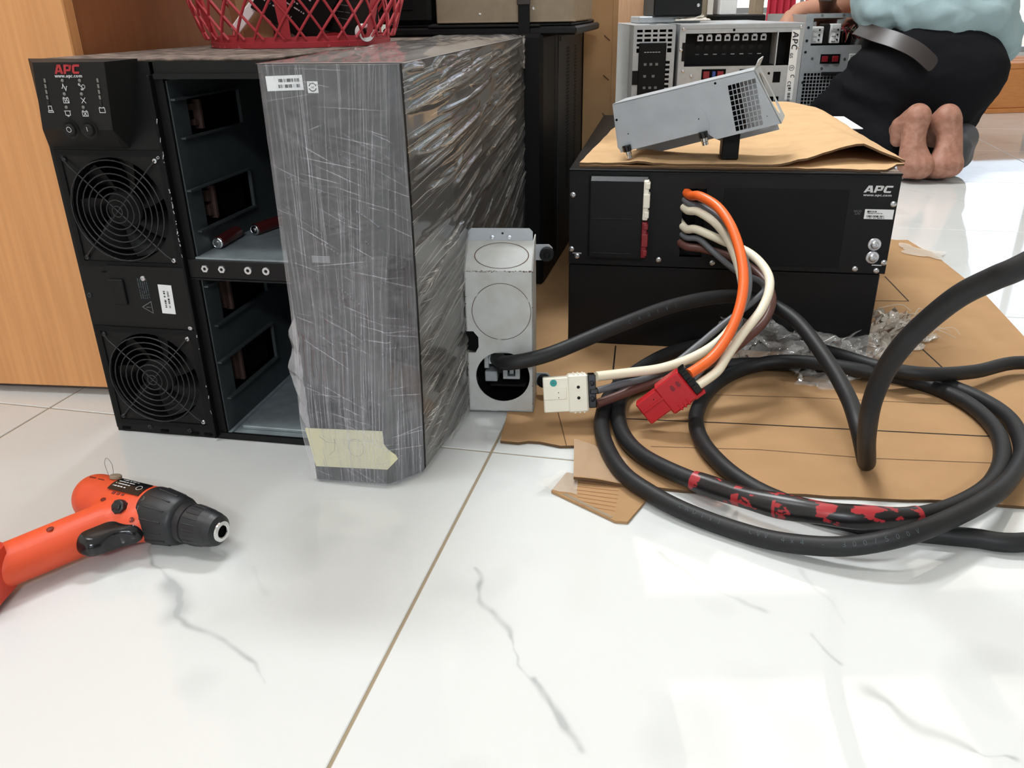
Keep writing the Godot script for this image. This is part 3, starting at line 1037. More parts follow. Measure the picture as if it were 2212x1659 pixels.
		if k == 0:
			for s in 14:
				stroke(mk, Vector2.from_angle(TAU * s / 14) * 0.0025, Vector2.from_angle(TAU * (s + 1) / 14) * 0.0025, 0.0003)
		else:
			stroke(mk, Vector2(0, -0.0012), Vector2(0, 0.0026), 0.0003)
		put("button_mark", mk.mesh(), M.white_print, dp, at + Vector3(0, -0.004, 0.0033), Basis(Vector3.RIGHT, 0.12))
	# strips over the open bays
	var rail := Mb.new()
	rail.bb(0.14, H - 0.016, 0.001, W, H - 0.011, 0.004)
	rail.bb(0.154, 0.4085, 0.001, 0.168, 0.41, 0.0035)
	obj("top_rail", rail, M.black, t)


func thing_part(called: String, parent: Node3D, at: Vector3) -> Node3D:
	var o := Node3D.new()
	o.name = called
	o.position = at
	parent.add_child(o)
	return o


func batteries() -> void:
	var n := 0
	for s in [[Vector3(0.1395, 0.2328, -0.034), Vector3(0.136, 0.2328, -0.088)], [Vector3(0.152, 0.2328, -0.098), Vector3(0.166, 0.2328, -0.16)]]:
		var host := Transform3D(Basis(Vector3.UP, -deg_to_rad(11.2)), Vector3(-0.489, 0, -0.904))
		var a: Vector3 = host * (s[0] + Vector3(0.017, 0, 0))
		var b: Vector3 = host * (s[1] + Vector3(0.017, 0, 0))
		var t := thing("battery", ["dark red cylindrical battery lying nearest the front edge of the empty bay shelf", "dark red cylindrical battery lying deeper on the bay shelf behind another"][n], "battery", a, 0.0, "loose batteries on the bay shelf")
		t.basis = Basis.looking_at(b - a, Vector3.UP)
		var l: float = a.distance_to(b)
		var turn := Transform3D(Basis(Vector3.RIGHT, -PI / 2), Vector3.ZERO)
		var m := Mb.new()
		m.lathe([Vector2(0.0058, 0.001), Vector2(0.0068, 0.0016), Vector2(0.007, 0.003), Vector2(0.007, l - 0.002), Vector2(0.0062, l)], 24, turn, false)
		obj("sleeve", m, M.battery, t)
		var c := Mb.new()
		c.lathe([Vector2(0.0, -0.0016), Vector2(0.0022, -0.0016), Vector2(0.0026, 0.0), Vector2(0.0044, 0.0), Vector2(0.005, -0.0004), Vector2(0.0062, 0.0002), Vector2(0.0066, 0.0014)], 24, turn)
		obj("end_cap", c, M.chrome, t)
		var e := Mb.new()
		e.lathe([Vector2(0.0064, l - 0.001), Vector2(0.006, l + 0.0008), Vector2(0, l + 0.0008)], 24, turn)
		obj("end_cap", e, M.chrome, t)
		n += 1


# ---------------------------------------------------------------- stretch-wrapped tower
func tower_section(y: float) -> Array:
	# outline of the bezel at a height: front right edge, bevel edge (local x, z)
	var v := clampf(y / 0.427, 0.0, 1.0)
	return [lerpf(0.082, 0.119, v), Vector2(lerpf(0.112, 0.124, v), lerpf(-0.03, 0.0, v * v))]


func ridge(a: PackedFloat32Array, w: int, h: int, p: Vector2, q: Vector2, r: float, amp: float, bend := 0.0) -> void:
	var m := int(p.distance_to(q)) + 1
	var side := Vector2(-(q - p).y, (q - p).x).normalized()
	for k in m:
		var s := float(k) / m
		var c := p.lerp(q, s) + side * bend * sin(s * PI)
		var am := amp * minf(1.0, minf(s, 1.0 - s) * 8.0)
		var rr := r
		for y in range(maxi(0, int(c.y - rr * 2.5)), mini(h, int(c.y + rr * 2.5) + 2)):
			for x in range(maxi(0, int(c.x - rr * 2.5)), mini(w, int(c.x + rr * 2.5) + 2)):
				var d := (Vector2(x, y) - c).dot(side) / rr
				if absf((Vector2(x, y) - c).dot(side.orthogonal())) < 0.75:
					a[y * w + x] = maxf(a[y * w + x], am * exp(-d * d)) if amp > 0.0 else minf(a[y * w + x], am * exp(-d * d))


func haze_material(w: int, h: int, a: PackedFloat32Array, tint: Color) -> StandardMaterial3D:
	var bytes := PackedByteArray()
	bytes.resize(w * h * 4)
	for i in w * h:
		bytes[i * 4] = int(tint.r * 255); bytes[i * 4 + 1] = int(tint.g * 255); bytes[i * 4 + 2] = int(tint.b * 255)
		bytes[i * 4 + 3] = int(clampf(a[i], 0.0, 0.9) * 255)
	var m := mt(Color(1, 1, 1), 0.3)
	m.transparency = BaseMaterial3D.TRANSPARENCY_ALPHA
	m.albedo_texture = ImageTexture.create_from_image(Image.create_from_data(w, h, false, Image.FORMAT_RGBA8, bytes))
	return m


func wrapped_tower() -> void:
	var t := thing("wrapped_tower", "black tower unit wrapped in clear stretch film with masking tape along its foot", "wrapped equipment", Vector3(-0.216, 0, -0.774), 9.2)
	var H := 0.425
	var D := 0.705
	var body := Mb.new()
	var ny := 12
	var prev := []
	for j in ny + 1:
		var y := 0.003 + (H - 0.003) * j / ny
		var s := tower_section(y)
		var ring := [Vector3(0.002, y, -0.03), Vector3(0.001, y, 0.0), Vector3(s[0], y, 0.0), Vector3(s[1].x, y, s[1].y), Vector3(0.129, y, -0.16), Vector3(0.13, y, -D), Vector3(0.0, y, -D)]
		if j:
			for k in 7:
				var a: Vector3 = prev[k]
				var b: Vector3 = prev[(k + 1) % 7]
				body.quad(a, b, ring[(k + 1) % 7], ring[k], (a + b) * 0.5 * Vector3(1, 0, 1) - Vector3(0.06, 0, -0.2))
		prev = ring
	body.prism(P2([0, -0.03, 0.001, 0, 0.119, 0, 0.124, 0, 0.129, -0.16, 0.13, -D, 0, -D]), -0.001, 0.0, Transform3D(Basis(Vector3.RIGHT, Vector3.FORWARD * -1.0, Vector3.UP), Vector3(0, H, 0)))
	obj("casing", body, M.black, t)
	# front details under the film
	var st := Mb.new()
	st.box(Vector3.ZERO, Vector3(0.034, 0.0125, 0.0004))
	var so := put("barcode_sticker", st.mesh(), M.sticker, t, Vector3(0.0205, 0.4105, 0.0011), Basis(Vector3.BACK, 0.03))
	for k in 2:
		put("printed_row", bars(0.02, 0.0028, 61 + k, 0.6).mesh(), M.dark_print, so, Vector3(-0.006, 0.0008 - k * 0.0048, 0.0004))
	var rp := put("round_sticker", rect(-0.0048, -0.0048, 0, 0.0048, 0.0048, 0.0004).mesh(), M.sticker, t, Vector3(0.0462, 0.407, 0.0011))
	var rg := Mb.new()
	for a in 2:
		rg.lathe([Vector2(0.0028, 0.0), Vector2(0.0038, 0.0)], 12, Transform3D(Basis(Vector3.RIGHT, PI / 2), Vector3(0, 0, 0.0006)), false, a * PI + 0.25, PI - 0.5)
	obj("ring_mark", rg, M.dark_print, rp)
	text("oc", 0.002, M.dark_print, rp, Vector3(0, 0, 0.0005), Basis(), true)
	put("badge", rect(0.026, 0.2475, 0.0, 0.044, 0.254, 0.0008).mesh(), M.grey_print, t)
	var lines := Mb.new()
	lines.bb(0.004, 0.241, 0.0, 0.1, 0.2418, 0.0006)
	for x in [0.033, 0.083]:
		lines.lathe([Vector2(0.0062, 0.0), Vector2(0.0062, 0.0008), Vector2(0.0052, 0.0008), Vector2(0.0052, 0)], 20, Transform3D(Basis(Vector3.RIGHT, PI / 2), Vector3(x, 0.2335, 0.0002)))
	obj("front_seam", lines, M.bezel, t)
	# masking tape with pencilled letters, torn at its right end
	var tp := Mb.new()
	tp.prism(P2([-0.004, 0.0665, 0.081, 0.068, 0.0815, 0.06, 0.0812, 0.053, 0.085, 0.047, 0.0935, 0.0405, 0.0955, 0.036, 0.087, 0.0265, 0.083, 0.022, 0.003, 0.0205]), 0.0016, 0.002)
	var tape := mt(rgb(214, 208, 172), 0.7)
	var to := obj("masking_tape", tp, tape, t)
	tag(to, "pale yellow masking tape", "")
	var pen := Mb.new()
	var q := P2([0.011, 0.0575, 0.018, 0.0515, 0.0285, 0.0505, 0.0272, 0.056, 0.0275, 0.05, 0.0262, 0.042, 0.02, 0.0355])
	for i in q.size() - 1:
		stroke(pen, q[i], q[i + 1], 0.00016)
	for i in 22:
		stroke(pen, Vector2(0.0505, 0.0465) + Vector2(cos(0.9 + i * 0.27) * 0.0085, sin(0.9 + i * 0.27) * 0.0105), Vector2(0.0505, 0.0465) + Vector2(cos(0.9 + i * 0.27 + 0.27) * 0.0085, sin(0.9 + i * 0.27 + 0.27) * 0.0105), 0.00016)
	put("pencil_mark", pen.mesh(), M.grey_print, to, Vector3(0, 0, 0.0022))
	film_front(t, H)
	film_side(t, H, D)
	film_top(t, H, D)


func film_front(t: Node3D, H: float) -> void:
	var w := 320
	var h := 900
	var hz := PackedFloat32Array()
	hz.resize(w * h)
	var f := noise(5, 0.012, 3)
	var f2 := noise(6, 0.05, 2)
	for y in h:
		for x in w:
			var low := smoothstep(0.3, 0.75, float(y) / h)
			hz[y * w + x] = 0.05 * low + 0.09 * maxf(0.0, f.get_noise_2d(x * 0.9, y * 1.1 + x * 0.2)) + (0.04 + 0.1 * low) * maxf(0.0, f2.get_noise_2d(x * 1.7, y * 0.04)) + 0.06 * maxf(0.0, f2.get_noise_2d(x * 0.25 + 70, y * 1.6 + x * 0.4))
	var r := RandomNumberGenerator.new()
	r.seed = 41
	var hr := PackedFloat32Array()
	hr.resize(w * h)
	for k in 420:
		var x := r.randf() * w
		var y := (1.0 - pow(r.randf(), 1.5) * 1.15) * h - 0.2 * h
		var l := r.randf_range(0.1, 0.5) * h
		line_add(hz, w, h, Vector2(x, y), Vector2(x + r.randf_range(-14, 14), y + l), r.randf_range(0.04, 0.24))
	for k in 110:
		var x := r.randf_range(-0.1, 0.8) * w
		var y := r.randf() * h
		var l := r.randf_range(0.1, 0.6) * w
		var s: float = r.randf_range(0.15, 0.6) if r.randf() < 0.8 else r.randf_range(-0.2, 0.1)
		line_add(hz, w, h, Vector2(x, y), Vector2(x + l, y + l * s + 6.0 * sin(k)), r.randf_range(0.05, 0.34))
	for k in 26:
		var x := r.randf_range(0.0, 0.5) * w
		var y := r.randf_range(0.03, 0.6) * h
		var l := r.randf_range(0.3, 0.8) * w
		ridge(hr, w, h, Vector2(x, y), Vector2(x + l, y + l * r.randf_range(0.25, 0.7)), 2.6, r.randf_range(0.5, 1.0), r.randf_range(-6, 6))
	for k in 30:
		var x := r.randf_range(0.02, 0.98) * w
		var y := r.randf_range(0.4, 0.75) * h
		ridge(hr, w, h, Vector2(x, y), Vector2(x + r.randf_range(-8, 8), y + r.randf_range(0.1, 0.24) * h), 2.4, r.randf_range(0.3, 0.9))
	for k in 26:
		var c := Vector2(r.randf_range(0.3, 0.75) * w, r.randf_range(0.74, 0.84) * h)
		ridge(hr, w, h, c, c + Vector2.from_angle(r.randf_range(-1.0, 0.6)) * r.randf_range(20, 70), 2.4, r.randf_range(0.5, 1.2))
	for k in 14:
		var y := (0.425 + r.randf_range(-0.02, 0.02)) * h
		var x := r.randf_range(0.3, 0.7) * w
		ridge(hr, w, h, Vector2(x, y), Vector2(x + r.randf_range(40, 110), y + r.randf_range(-14, 8)), 2.6, r.randf_range(0.5, 1.2))
	var nu := 96
	var nv := 200
	var q := PackedVector3Array()
	for j in nv:
		var v := float(j) / (nv - 1)
		var y := H + 0.001 - (H - 0.002) * v
		var s := tower_section(y)
		for i in nu:
			var u := float(i) / (nu - 1)
			var a := Vector3(-0.004 - 0.006 * smoothstep(0.5, 0.85, v) * (1.0 - smoothstep(0.85, 1.0, v)), y, -0.002)
			var b := Vector3(s[0] * 0.985, y, 0.0024)
			var c := Vector3(s[1].x + 0.0025, y, s[1].y + 0.001)
			var e: Vector3 = a.lerp(b, u / 0.8) if u < 0.8 else b.lerp(c, (u - 0.8) / 0.2)
			e.z += 0.003 * sin(clampf(u / 0.06, 0.0, 1.0) * PI / 2) if u < 0.8 else 0.003 * (1.0 - (u - 0.8) / 0.2)
			var px := hr[mini(h - 1, int(v * h)) * w + mini(w - 1, int(u * w))]
			q.push_back(e + Vector3(0, 0, 0.0012 * px + 0.0006 * f.get_noise_2d(u * 200.0, v * 500.0)))
	var m := Mb.new()
	m.grid(q, nu, nv, Vector3.BACK)
	var fm := m.mesh()
	tag(put("stretch_film", fm, haze_material(w, h, hz, Color(0.86, 0.85, 0.88)), t), "milky streaked stretch film", "")
	put("film_gloss", fm, M.film, t, Vector3(0, 0, 0.0006))
	# loose flap of film low on the left edge
	var fl := PackedVector3Array()
	for j in 26:
		var v := j / 25.0
		for i in 7:
			var u := i / 6.0
			var out := 0.019 * sin(PI * pow(v, 0.8)) * u
			fl.push_back(Vector3(0.002 - out - 0.0035 * sin(v * 23.0 + u * 4.0) * u * sin(PI * v), lerpf(0.2, 0.03, v), 0.001 - 0.012 * u + 0.004 * sin(v * 31.0 + u * 3.0) * sin(PI * v)))
	var fb := Mb.new()
	fb.grid(fl, 7, 26, Vector3(-0.4, 0, 1))
	var hz2 := mt(Color(0.86, 0.86, 0.88, 0.3), 0.3)
	hz2.transparency = BaseMaterial3D.TRANSPARENCY_ALPHA
	obj("loose_film", fb, hz2, t)
	put("film_gloss", fb.mesh(), M.film, t, Vector3(0, 0, 0.0006))


func line_add(a: PackedFloat32Array, w: int, h: int, p: Vector2, q: Vector2, amount: float) -> void:
	var m := int(p.distance_to(q)) + 1
	for k in m:
		var s := float(k) / m
		var c := p.lerp(q, s)
		var x := int(c.x)
		var y := int(c.y)
		if x >= 0 and x < w - 1 and y >= 0 and y < h:
			var am := amount * sin(s * PI)
			a[y * w + x] += am
			a[y * w + x + 1] += am * 0.5


func film_side(t: Node3D, H: float, D: float) -> void:
	var w := 760
	var h := 430
	var hr := PackedFloat32Array()
	hr.resize(w * h)
	var hz := PackedFloat32Array()
	hz.resize(w * h)
	var r := RandomNumberGenerator.new()
	r.seed = 77
	var f := noise(9, 0.01, 3)
	for y in h:
		for x in w:
			hz[y * w + x] = 0.012 + 0.02 * maxf(0.0, f.get_noise_2d(x * 0.8, y * 1.6))
	# folds run from the front edge up towards the back, steeper lower down
	for k in 190:
		var v := r.randf_range(0.02, 1.15)
		var x := r.randf_range(-0.1, 0.75) * w
		var l := r.randf_range(0.12, 0.5) * w
		var slope := lerpf(0.05, 0.3, clampf(v * v * 1.2, 0.0, 1.0)) * r.randf_range(0.6, 1.3)
		var y := v * h
		ridge(hr, w, h, Vector2(x, y), Vector2(x + l, y - l * slope), r.randf_range(1.8, 3.0) * (1.3 if v < 0.45 else 0.9), r.randf_range(0.3, 1.1), r.randf_range(-9, 9))
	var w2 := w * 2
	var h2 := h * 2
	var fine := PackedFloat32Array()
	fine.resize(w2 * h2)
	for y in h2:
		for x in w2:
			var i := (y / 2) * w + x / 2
			fine[y * w2 + x] = hz[i] + 0.3 * smoothstep(0.62, 0.95, hr[i]) * (1.0 - 0.6 * float(y) / h2)  # milky alpha on fold crests stands in for their bright glints
	# thin highlights along the folds, painted into the haze as pale lines
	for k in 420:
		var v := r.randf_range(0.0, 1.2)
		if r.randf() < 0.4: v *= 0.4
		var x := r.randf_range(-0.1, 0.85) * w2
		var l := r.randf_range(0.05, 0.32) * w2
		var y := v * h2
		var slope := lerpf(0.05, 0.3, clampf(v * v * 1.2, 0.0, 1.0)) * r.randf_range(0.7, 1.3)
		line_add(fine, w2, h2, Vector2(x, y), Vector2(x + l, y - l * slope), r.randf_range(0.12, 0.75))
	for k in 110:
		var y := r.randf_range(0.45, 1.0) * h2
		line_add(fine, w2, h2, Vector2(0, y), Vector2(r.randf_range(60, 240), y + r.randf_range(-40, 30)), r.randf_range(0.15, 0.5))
	var nu := 560
	var nv := 320
	var q := PackedVector3Array()
	for j in nv:
		var v := float(j) / (nv - 1)
		var y := H + 0.001 - (H - 0.002) * v
		var s := tower_section(y)
		for i in nu:
			var u := float(i) / (nu - 1)
			var z := lerpf(s[1].y, -D, u)
			var x: float = lerpf(s[1].x, 0.1295, clampf(u * 5.0, 0.0, 1.0))
			var px := hr[mini(h - 1, int(v * h)) * w + mini(w - 1, int(u * w))]
			var soft := 0.0010 * f.get_noise_2d(u * 240.0, v * 330.0 + u * 120.0)
			q.push_back(Vector3(x + 0.0035 + (0.0034 * px + soft) * clampf(u * 30.0, 0.1, 1.0), y, z))
	var m := Mb.new()
	m.grid(q, nu, nv, Vector3.RIGHT)
	var sm := m.mesh()
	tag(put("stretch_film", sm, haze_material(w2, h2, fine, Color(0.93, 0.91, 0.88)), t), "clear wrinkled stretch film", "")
	put("film_gloss", sm, M.film_fold, t, Vector3(0.0006, 0, 0))


func film_top(t: Node3D, H: float, D: float) -> void:
	var q := PackedVector3Array()
	var f := noise(15, 0.05, 3)
	var nu := 40
	var nv := 120
	for j in nv:
		for i in nu:
			var u := float(i) / (nu - 1)
			var v := float(j) / (nv - 1)
			var edge := minf(1.0, minf(u, 1.0 - u) * 9.0) * clampf(v * 5.0, 0.05, 1.0)
			q.push_back(Vector3(lerpf(-0.004, 0.1325, u), H + 0.0015 + edge * (0.004 + 0.0035 * f.get_noise_2d(u * 60.0 + v * 40.0, v * 60.0)), lerpf(0.003, -D, v)))
	var m := Mb.new()
	m.grid(q, nu, nv, Vector3.UP)
	var hz := mt(Color(0.9, 0.86, 0.83, 0.42), 0.3)
	hz.transparency = BaseMaterial3D.TRANSPARENCY_ALPHA
	var mesh := m.mesh()
	put("stretch_film", mesh, hz, t)
	put("film_gloss", mesh, M.film_fold, t, Vector3(0, 0.0006, 0))
	# bunched film at the far top corner
	var b := PackedVector3Array()
	for j in 16:
		for i in 10:
			var a := PI * 1.3 * i / 9.0 - 0.6
			var v := j / 15.0
			var rr := 0.008 + 0.003 * f.get_noise_2d(i * 17.0, j * 13.0)
			b.push_back(Vector3(0.129 + cos(a) * rr, H + 0.004 - v * 0.05 + 0.002 * f.get_noise_2d(j * 21.0, i * 9.0), -D + 0.01 - sin(a) * rr * 1.4))
	var bm := Mb.new()
	bm.grid(b, 10, 16, Vector3.RIGHT)
	var bo := mt(Color(0.88, 0.86, 0.85, 0.3), 0.25)
	bo.transparency = BaseMaterial3D.TRANSPARENCY_ALPHA
	obj("bunched_film", bm, bo, t)
	put("film_gloss", bm.mesh(), M.film_fold, t, Vector3(0.0005, 0, 0))


# ---------------------------------------------------------------- tower behind the wrapped one and what lies on it
func rear_tower() -> void:
	var at := Vector3(0.06, 0.0042, -1.45)
	var t := thing("rear_tower", "plain black tower unit standing behind the film-wrapped tower with a perforated grey side strip", "power supply", at, 13.0)
	var c := Mb.new()
	c.bb(-0.148, 0.003, -0.66, -0.0006, 0.425, -0.125)
	obj("casing", c, M.black, t)
	var b := Mb.new()
	b.bb(-0.15, 0.0, -0.123, 0.0, 0.427, 0.0, 0.006)
	obj("front_bezel", b, M.bezel_dark, t)
	# perforated side strip
	var s := Mb.new()
	s.bb(-0.0006, 0.012, -0.45, 0.0006, 0.42, -0.155)
	s.bb(-0.0006, 0.41, -0.45, 0.002, 0.418, -0.17)
	var so := obj("side_panel", s, mt(rgb(46, 48, 50), 0.5, 0.0, 0.4), t)
	var h := Mb.new()
	for col in [[-0.245, 4], [-0.345, 3]]:
		for j in 44:
			for i in col[1]:
				h.lathe([Vector2(0.0024, 0.0), Vector2(0.0, 0.0)], 6, Transform3D(Basis(Vector3.BACK, -PI / 2), Vector3(0.0009, 0.395 - j * 0.0062, col[0] - (i * 0.0095) - (0.0047 if j % 2 else 0.0))))
	var ho := obj("perforation", h, M.void, so)
	ho.set_meta("kind", "stuff")
	obj("side_seam", rect(0.0004, 0.02, -0.158, 0.0012, 0.17, -0.1555), M.bezel, t)
	obj("rear_recess", rect(-0.0006, 0.01, -0.6, 0.0002, 0.42, -0.47), M.void, t)
	var cap := Mb.new()
	cap.bb(-0.01, 0.39, -0.56, 0.0015, 0.42, -0.49)
	obj("terminal_cap", cap, M.box_paint, t)
	# flat black unit lying across the towers
	var sl := thing("flat_black_unit", "flat black unit lying across the tower tops under a taupe box", "equipment", Vector3(0.115, 0.4285, -1.45), 11.0)
	var m := Mb.new()
	m.bb(-0.33, 0, -0.42, 0.0, 0.013, 0.0, 0.003)
	m.bb(-0.325, 0.013, -0.41, -0.01, 0.019, -0.01, 0.002)
	obj("shell", m, M.black, sl)
	obj("raised_edge", rect(-0.25, 0.013, -0.012, -0.06, 0.017, 0.001, 0.001), M.bezel, sl)
	var tb := thing("taupe_box", "taupe cardboard box on the flat black unit behind the wrapped tower", "box", Vector3(0.112, 0.448, -1.46), 11.0)
	obj("body", rect(-0.232, 0, -0.3, 0.0, 0.2, 0.0, 0.002), M.taupe, tb)
	obj("bottom_flap", rect(-0.23, 0.0, -0.01, 0.002, 0.003, 0.004, 0.001), M.taupe, tb)
	for k in 7:
		var fk := Mb.new()
		fk.box(Vector3(rng.randf_range(-0.2, -0.06), rng.randf_range(0.012, 0.06), 0.0006), Vector3(0.003, 0.004, 0.0014), 0.0004, Basis(Vector3.BACK, rng.randf() * 3.0))
		obj("torn_fleck", fk, M.white_card, tb)
	var strap := thing("black_strap", "black strap tied round the taupe box and the flat black unit", "strap", Vector3(0.112, 0.428, -1.45), 11.0)
	var sm := Mb.new()
	sm.bb(-0.0925, 0.0, 0.0005, -0.0735, 0.222, 0.0035, 0.0005)
	sm.bb(-0.0925, 0.2205, -0.32, -0.0735, 0.2235, 0.0035, 0.0005)
	obj("band", sm, M.black_matt, strap)
	obj("buckle", rect(-0.094, 0.046, 0.003, -0.072, 0.06, 0.006, 0.001), M.leather, strap)
	var dk := thing("dark_case", "dark plastic case between the red basket and the taupe box", "case", Vector3(-0.125, 0.448, -1.5), 11.0)
	obj("body", rect(-0.17, 0, -0.26, 0.0, 0.16, 0.0, 0.006), M.black, dk)
	obj("recess", rect(-0.14, 0.02, -0.002, -0.03, 0.05, 0.002, 0.003), M.bezel_dark, dk)
	# tall sheet of cardboard stood on edge
	var cs := thing("cardboard_sheet", "tall upright sheet of brown cardboard between the rear tower and the grey chassis", "cardboard", Vector3(0.148, 0.004, -1.92), 4.0)
	obj("face", rect(0.0, 0.0, -0.006, 0.092, 1.15, 0.0), M.board, cs)
	var fl := Mb.new()
	fl.bb(0.082, 0.0, -0.02, 0.0925, 1.15, 0.002)
	obj("folded_edge", fl, M.board, cs)
	for y in [0.25, 0.33, 0.41]:
		put("torn_nick", rect(0, 0, 0, 0.016, 0.0015, 0.003).mesh(), M.board_edge, cs, Vector3(0.064, y, 0.0005), Basis(Vector3.BACK, -0.7))


# ---------------------------------------------------------------- red basket
func basket() -> void:
	var c := Vector3(-0.272, 0.4285, -1.19)
	var t := thing("red_basket", "red plastic lattice basket full of small boxes on the open tower", "basket", c)
	var r0 := 0.116
	var rim := 0.165
	var hh := 0.17
	var rad := func(y: float) -> float: return r0 + (rim - r0) * pow(clampf(y / hh, 0.0, 1.0), 0.75)
	var b := Mb.new()
	b.lathe([Vector2(r0 - 0.004, 0.0), Vector2(r0, 0.0), Vector2(r0 + 0.0012, 0.006), Vector2(r0 - 0.0002, 0.007), Vector2(r0 + 0.0006, 0.0125), Vector2(r0 - 0.003, 0.0125), Vector2(r0 - 0.004, 0.0)], 56)
	obj("foot_ring", b, M.red_plastic, t)
	var rm := Mb.new()
	rm.lathe([Vector2(rim - 0.004, hh - 0.004), Vector2(rim + 0.005, hh - 0.006), Vector2(rim + 0.006, hh + 0.006), Vector2(rim - 0.003, hh + 0.008), Vector2(rim - 0.004, hh - 0.004)], 56)
	obj("rim", rm, M.red_plastic, t)
	for k in 30:
		for s in [-1.0, 1.0]:
			var q := PackedVector3Array()
			for i in 13:
				var y := lerpf(0.01, hh, i / 12.0)
				var a: float = TAU * k / 30.0 + s * (y / hh) * 0.95
				var r: float = rad.call(y)
				q.push_back(Vector3(cos(a) * r, y, sin(a) * r))
			var m := Mb.new()
			m.tube(q, 0.0017, 6)
			obj("lattice_strand", m, M.red_plastic, t)
	for k in 7:
		var a := TAU * k / 7.0 + 1.5
		var g := PackedVector3Array()
		for i in 9:
			var y := lerpf(0.01, hh, i / 8.0)
			for e in [-1.0, 1.0]:
				var r: float = rad.call(y) - 0.001
				var aa: float = a + e * lerpf(0.045, 0.085, i / 8.0)
				g.push_back(Vector3(cos(aa) * r, y, sin(aa) * r))
		var m := Mb.new()
		m.grid(g, 2, 9, Vector3(cos(a), 0, sin(a)))
		obj("rib", m, M.red_plastic, t)
	var fl := Mb.new()
	for k in 9:
		var x := -0.1 + k * 0.025
		var l := sqrt(maxf(0.0, 0.0132 - x * x))
		fl.bb(x - 0.003, 0.0005, -l, x + 0.003, 0.003, l)
		fl.bb(-l, 0.0005, x - 0.003, l, 0.003, x + 0.003)
	obj("bottom_grid", fl, M.red_plastic, t)
	# contents, each its own thing
	var y0 := 0.4325
	var items := [
		["printed_carton", "black carton with lines of small white print in the red basket", Vector3(-0.262, y0 + 0.05, -1.135), Vector3(0.085, 0.07, 0.03), Vector3(0.25, 0.1, -0.6), "black_matt"],
		["pale_strip", "pale grey strip standing askew in the red basket", Vector3(-0.316, y0 + 0.043, -1.13), Vector3(0.012, 0.075, 0.01), Vector3(0.1, 0.2, -0.75), "white_card"],
		["brown_carton", "small brown carton at the left inside the red basket", Vector3(-0.338, y0 + 0.05, -1.185), Vector3(0.04, 0.09, 0.05), Vector3(0.1, 0.5, 0.12), "board"],
		["dark_carton", "dark carton at the middle back of the red basket", Vector3(-0.255, y0 + 0.06, -1.21), Vector3(0.12, 0.1, 0.04), Vector3(0.1, 0.1, 0.1), "black_dust"],
		["ribbed_carton", "dark carton with pale lines at the right inside the red basket", Vector3(-0.199, y0 + 0.042, -1.16), Vector3(0.055, 0.06, 0.045), Vector3(0.1, -0.6, -0.12), "bezel"],
		["olive_carton", "olive torn carton leaning on the right wall of the red basket", Vector3(-0.21, y0 + 0.088, -1.185), Vector3(0.05, 0.06, 0.03), Vector3(0.2, -0.4, 0.3), "taupe"]]
	for i in items:
		var it := thing(i[0], i[1], "carton", i[2], 0.0, "things kept in the red basket")
		it.rotation = i[4]
		var s: Vector3 = i[3]
		var bx := Mb.new()
		bx.box(Vector3.ZERO, s, 0.001)
		obj("box", bx, M[i[5]], it)
		if i[0] == "printed_carton":
			for k in 8:
				put("printed_row", bars(0.028 + 0.012 * (k % 3), 0.0016, 81 + k, 0.6).mesh(), M.white_print, it, Vector3(-0.036, 0.024 - k * 0.006, s.z / 2 + 0.0003))
		if i[0] == "ribbed_carton":
			for k in 5:
				put("printed_row", bars(0.04, 0.0008, 91 + k, 0.9).mesh(), M.grey_print, it, Vector3(-0.02, 0.02 - k * 0.008, s.z / 2 + 0.0003))
	var roll := thing("tape_roll", "small clear tape roll at the right inside the red basket", "tape", Vector3(-0.178, 0.4435, -1.125), 0.0, "things kept in the red basket")
	roll.rotation.y = 0.6
	var rr := Mb.new()
	rr.lathe([Vector2(0.006, -0.006), Vector2(0.0105, -0.006), Vector2(0.0105, 0.006), Vector2(0.006, 0.006), Vector2(0.006, -0.006)], 24, Transform3D(Basis(Vector3.RIGHT, PI / 2), Vector3.ZERO))
	obj("roll", rr, M.white_card, roll)


func cabinet() -> void:
	var t := thing("wooden_cabinet", "tall orange wooden cabinet behind and beside the open tower", "cabinet", Vector3(-0.488, 0, -1.0), 7.0)
	obj("carcass", rect(-1.2, 0.02, -1.06, -0.0005, 1.95, -0.021, 0.001), M.cabinet_side, t)
	obj("plinth", rect(-1.18, 0.0, -1.0, -0.02, 0.02, -0.07), M.black_matt, t)
	obj("door", rect(-0.62, 0.012, -0.02, 0.0, 1.95, 0.0, 0.0015), M.cabinet_wood, t)
	obj("door", rect(-1.2, 0.012, -0.02, -0.6235, 1.95, 0.0, 0.0015), M.cabinet_wood, t)
	var h := Mb.new()
	h.tube(PackedVector3Array([Vector3(-0.59, 1.02, 0.0), Vector3(-0.59, 1.02, 0.03), Vector3(-0.59, 1.16, 0.03), Vector3(-0.59, 1.16, 0.0)]), 0.005, 8)
	obj("handle", h, M.steel, t)


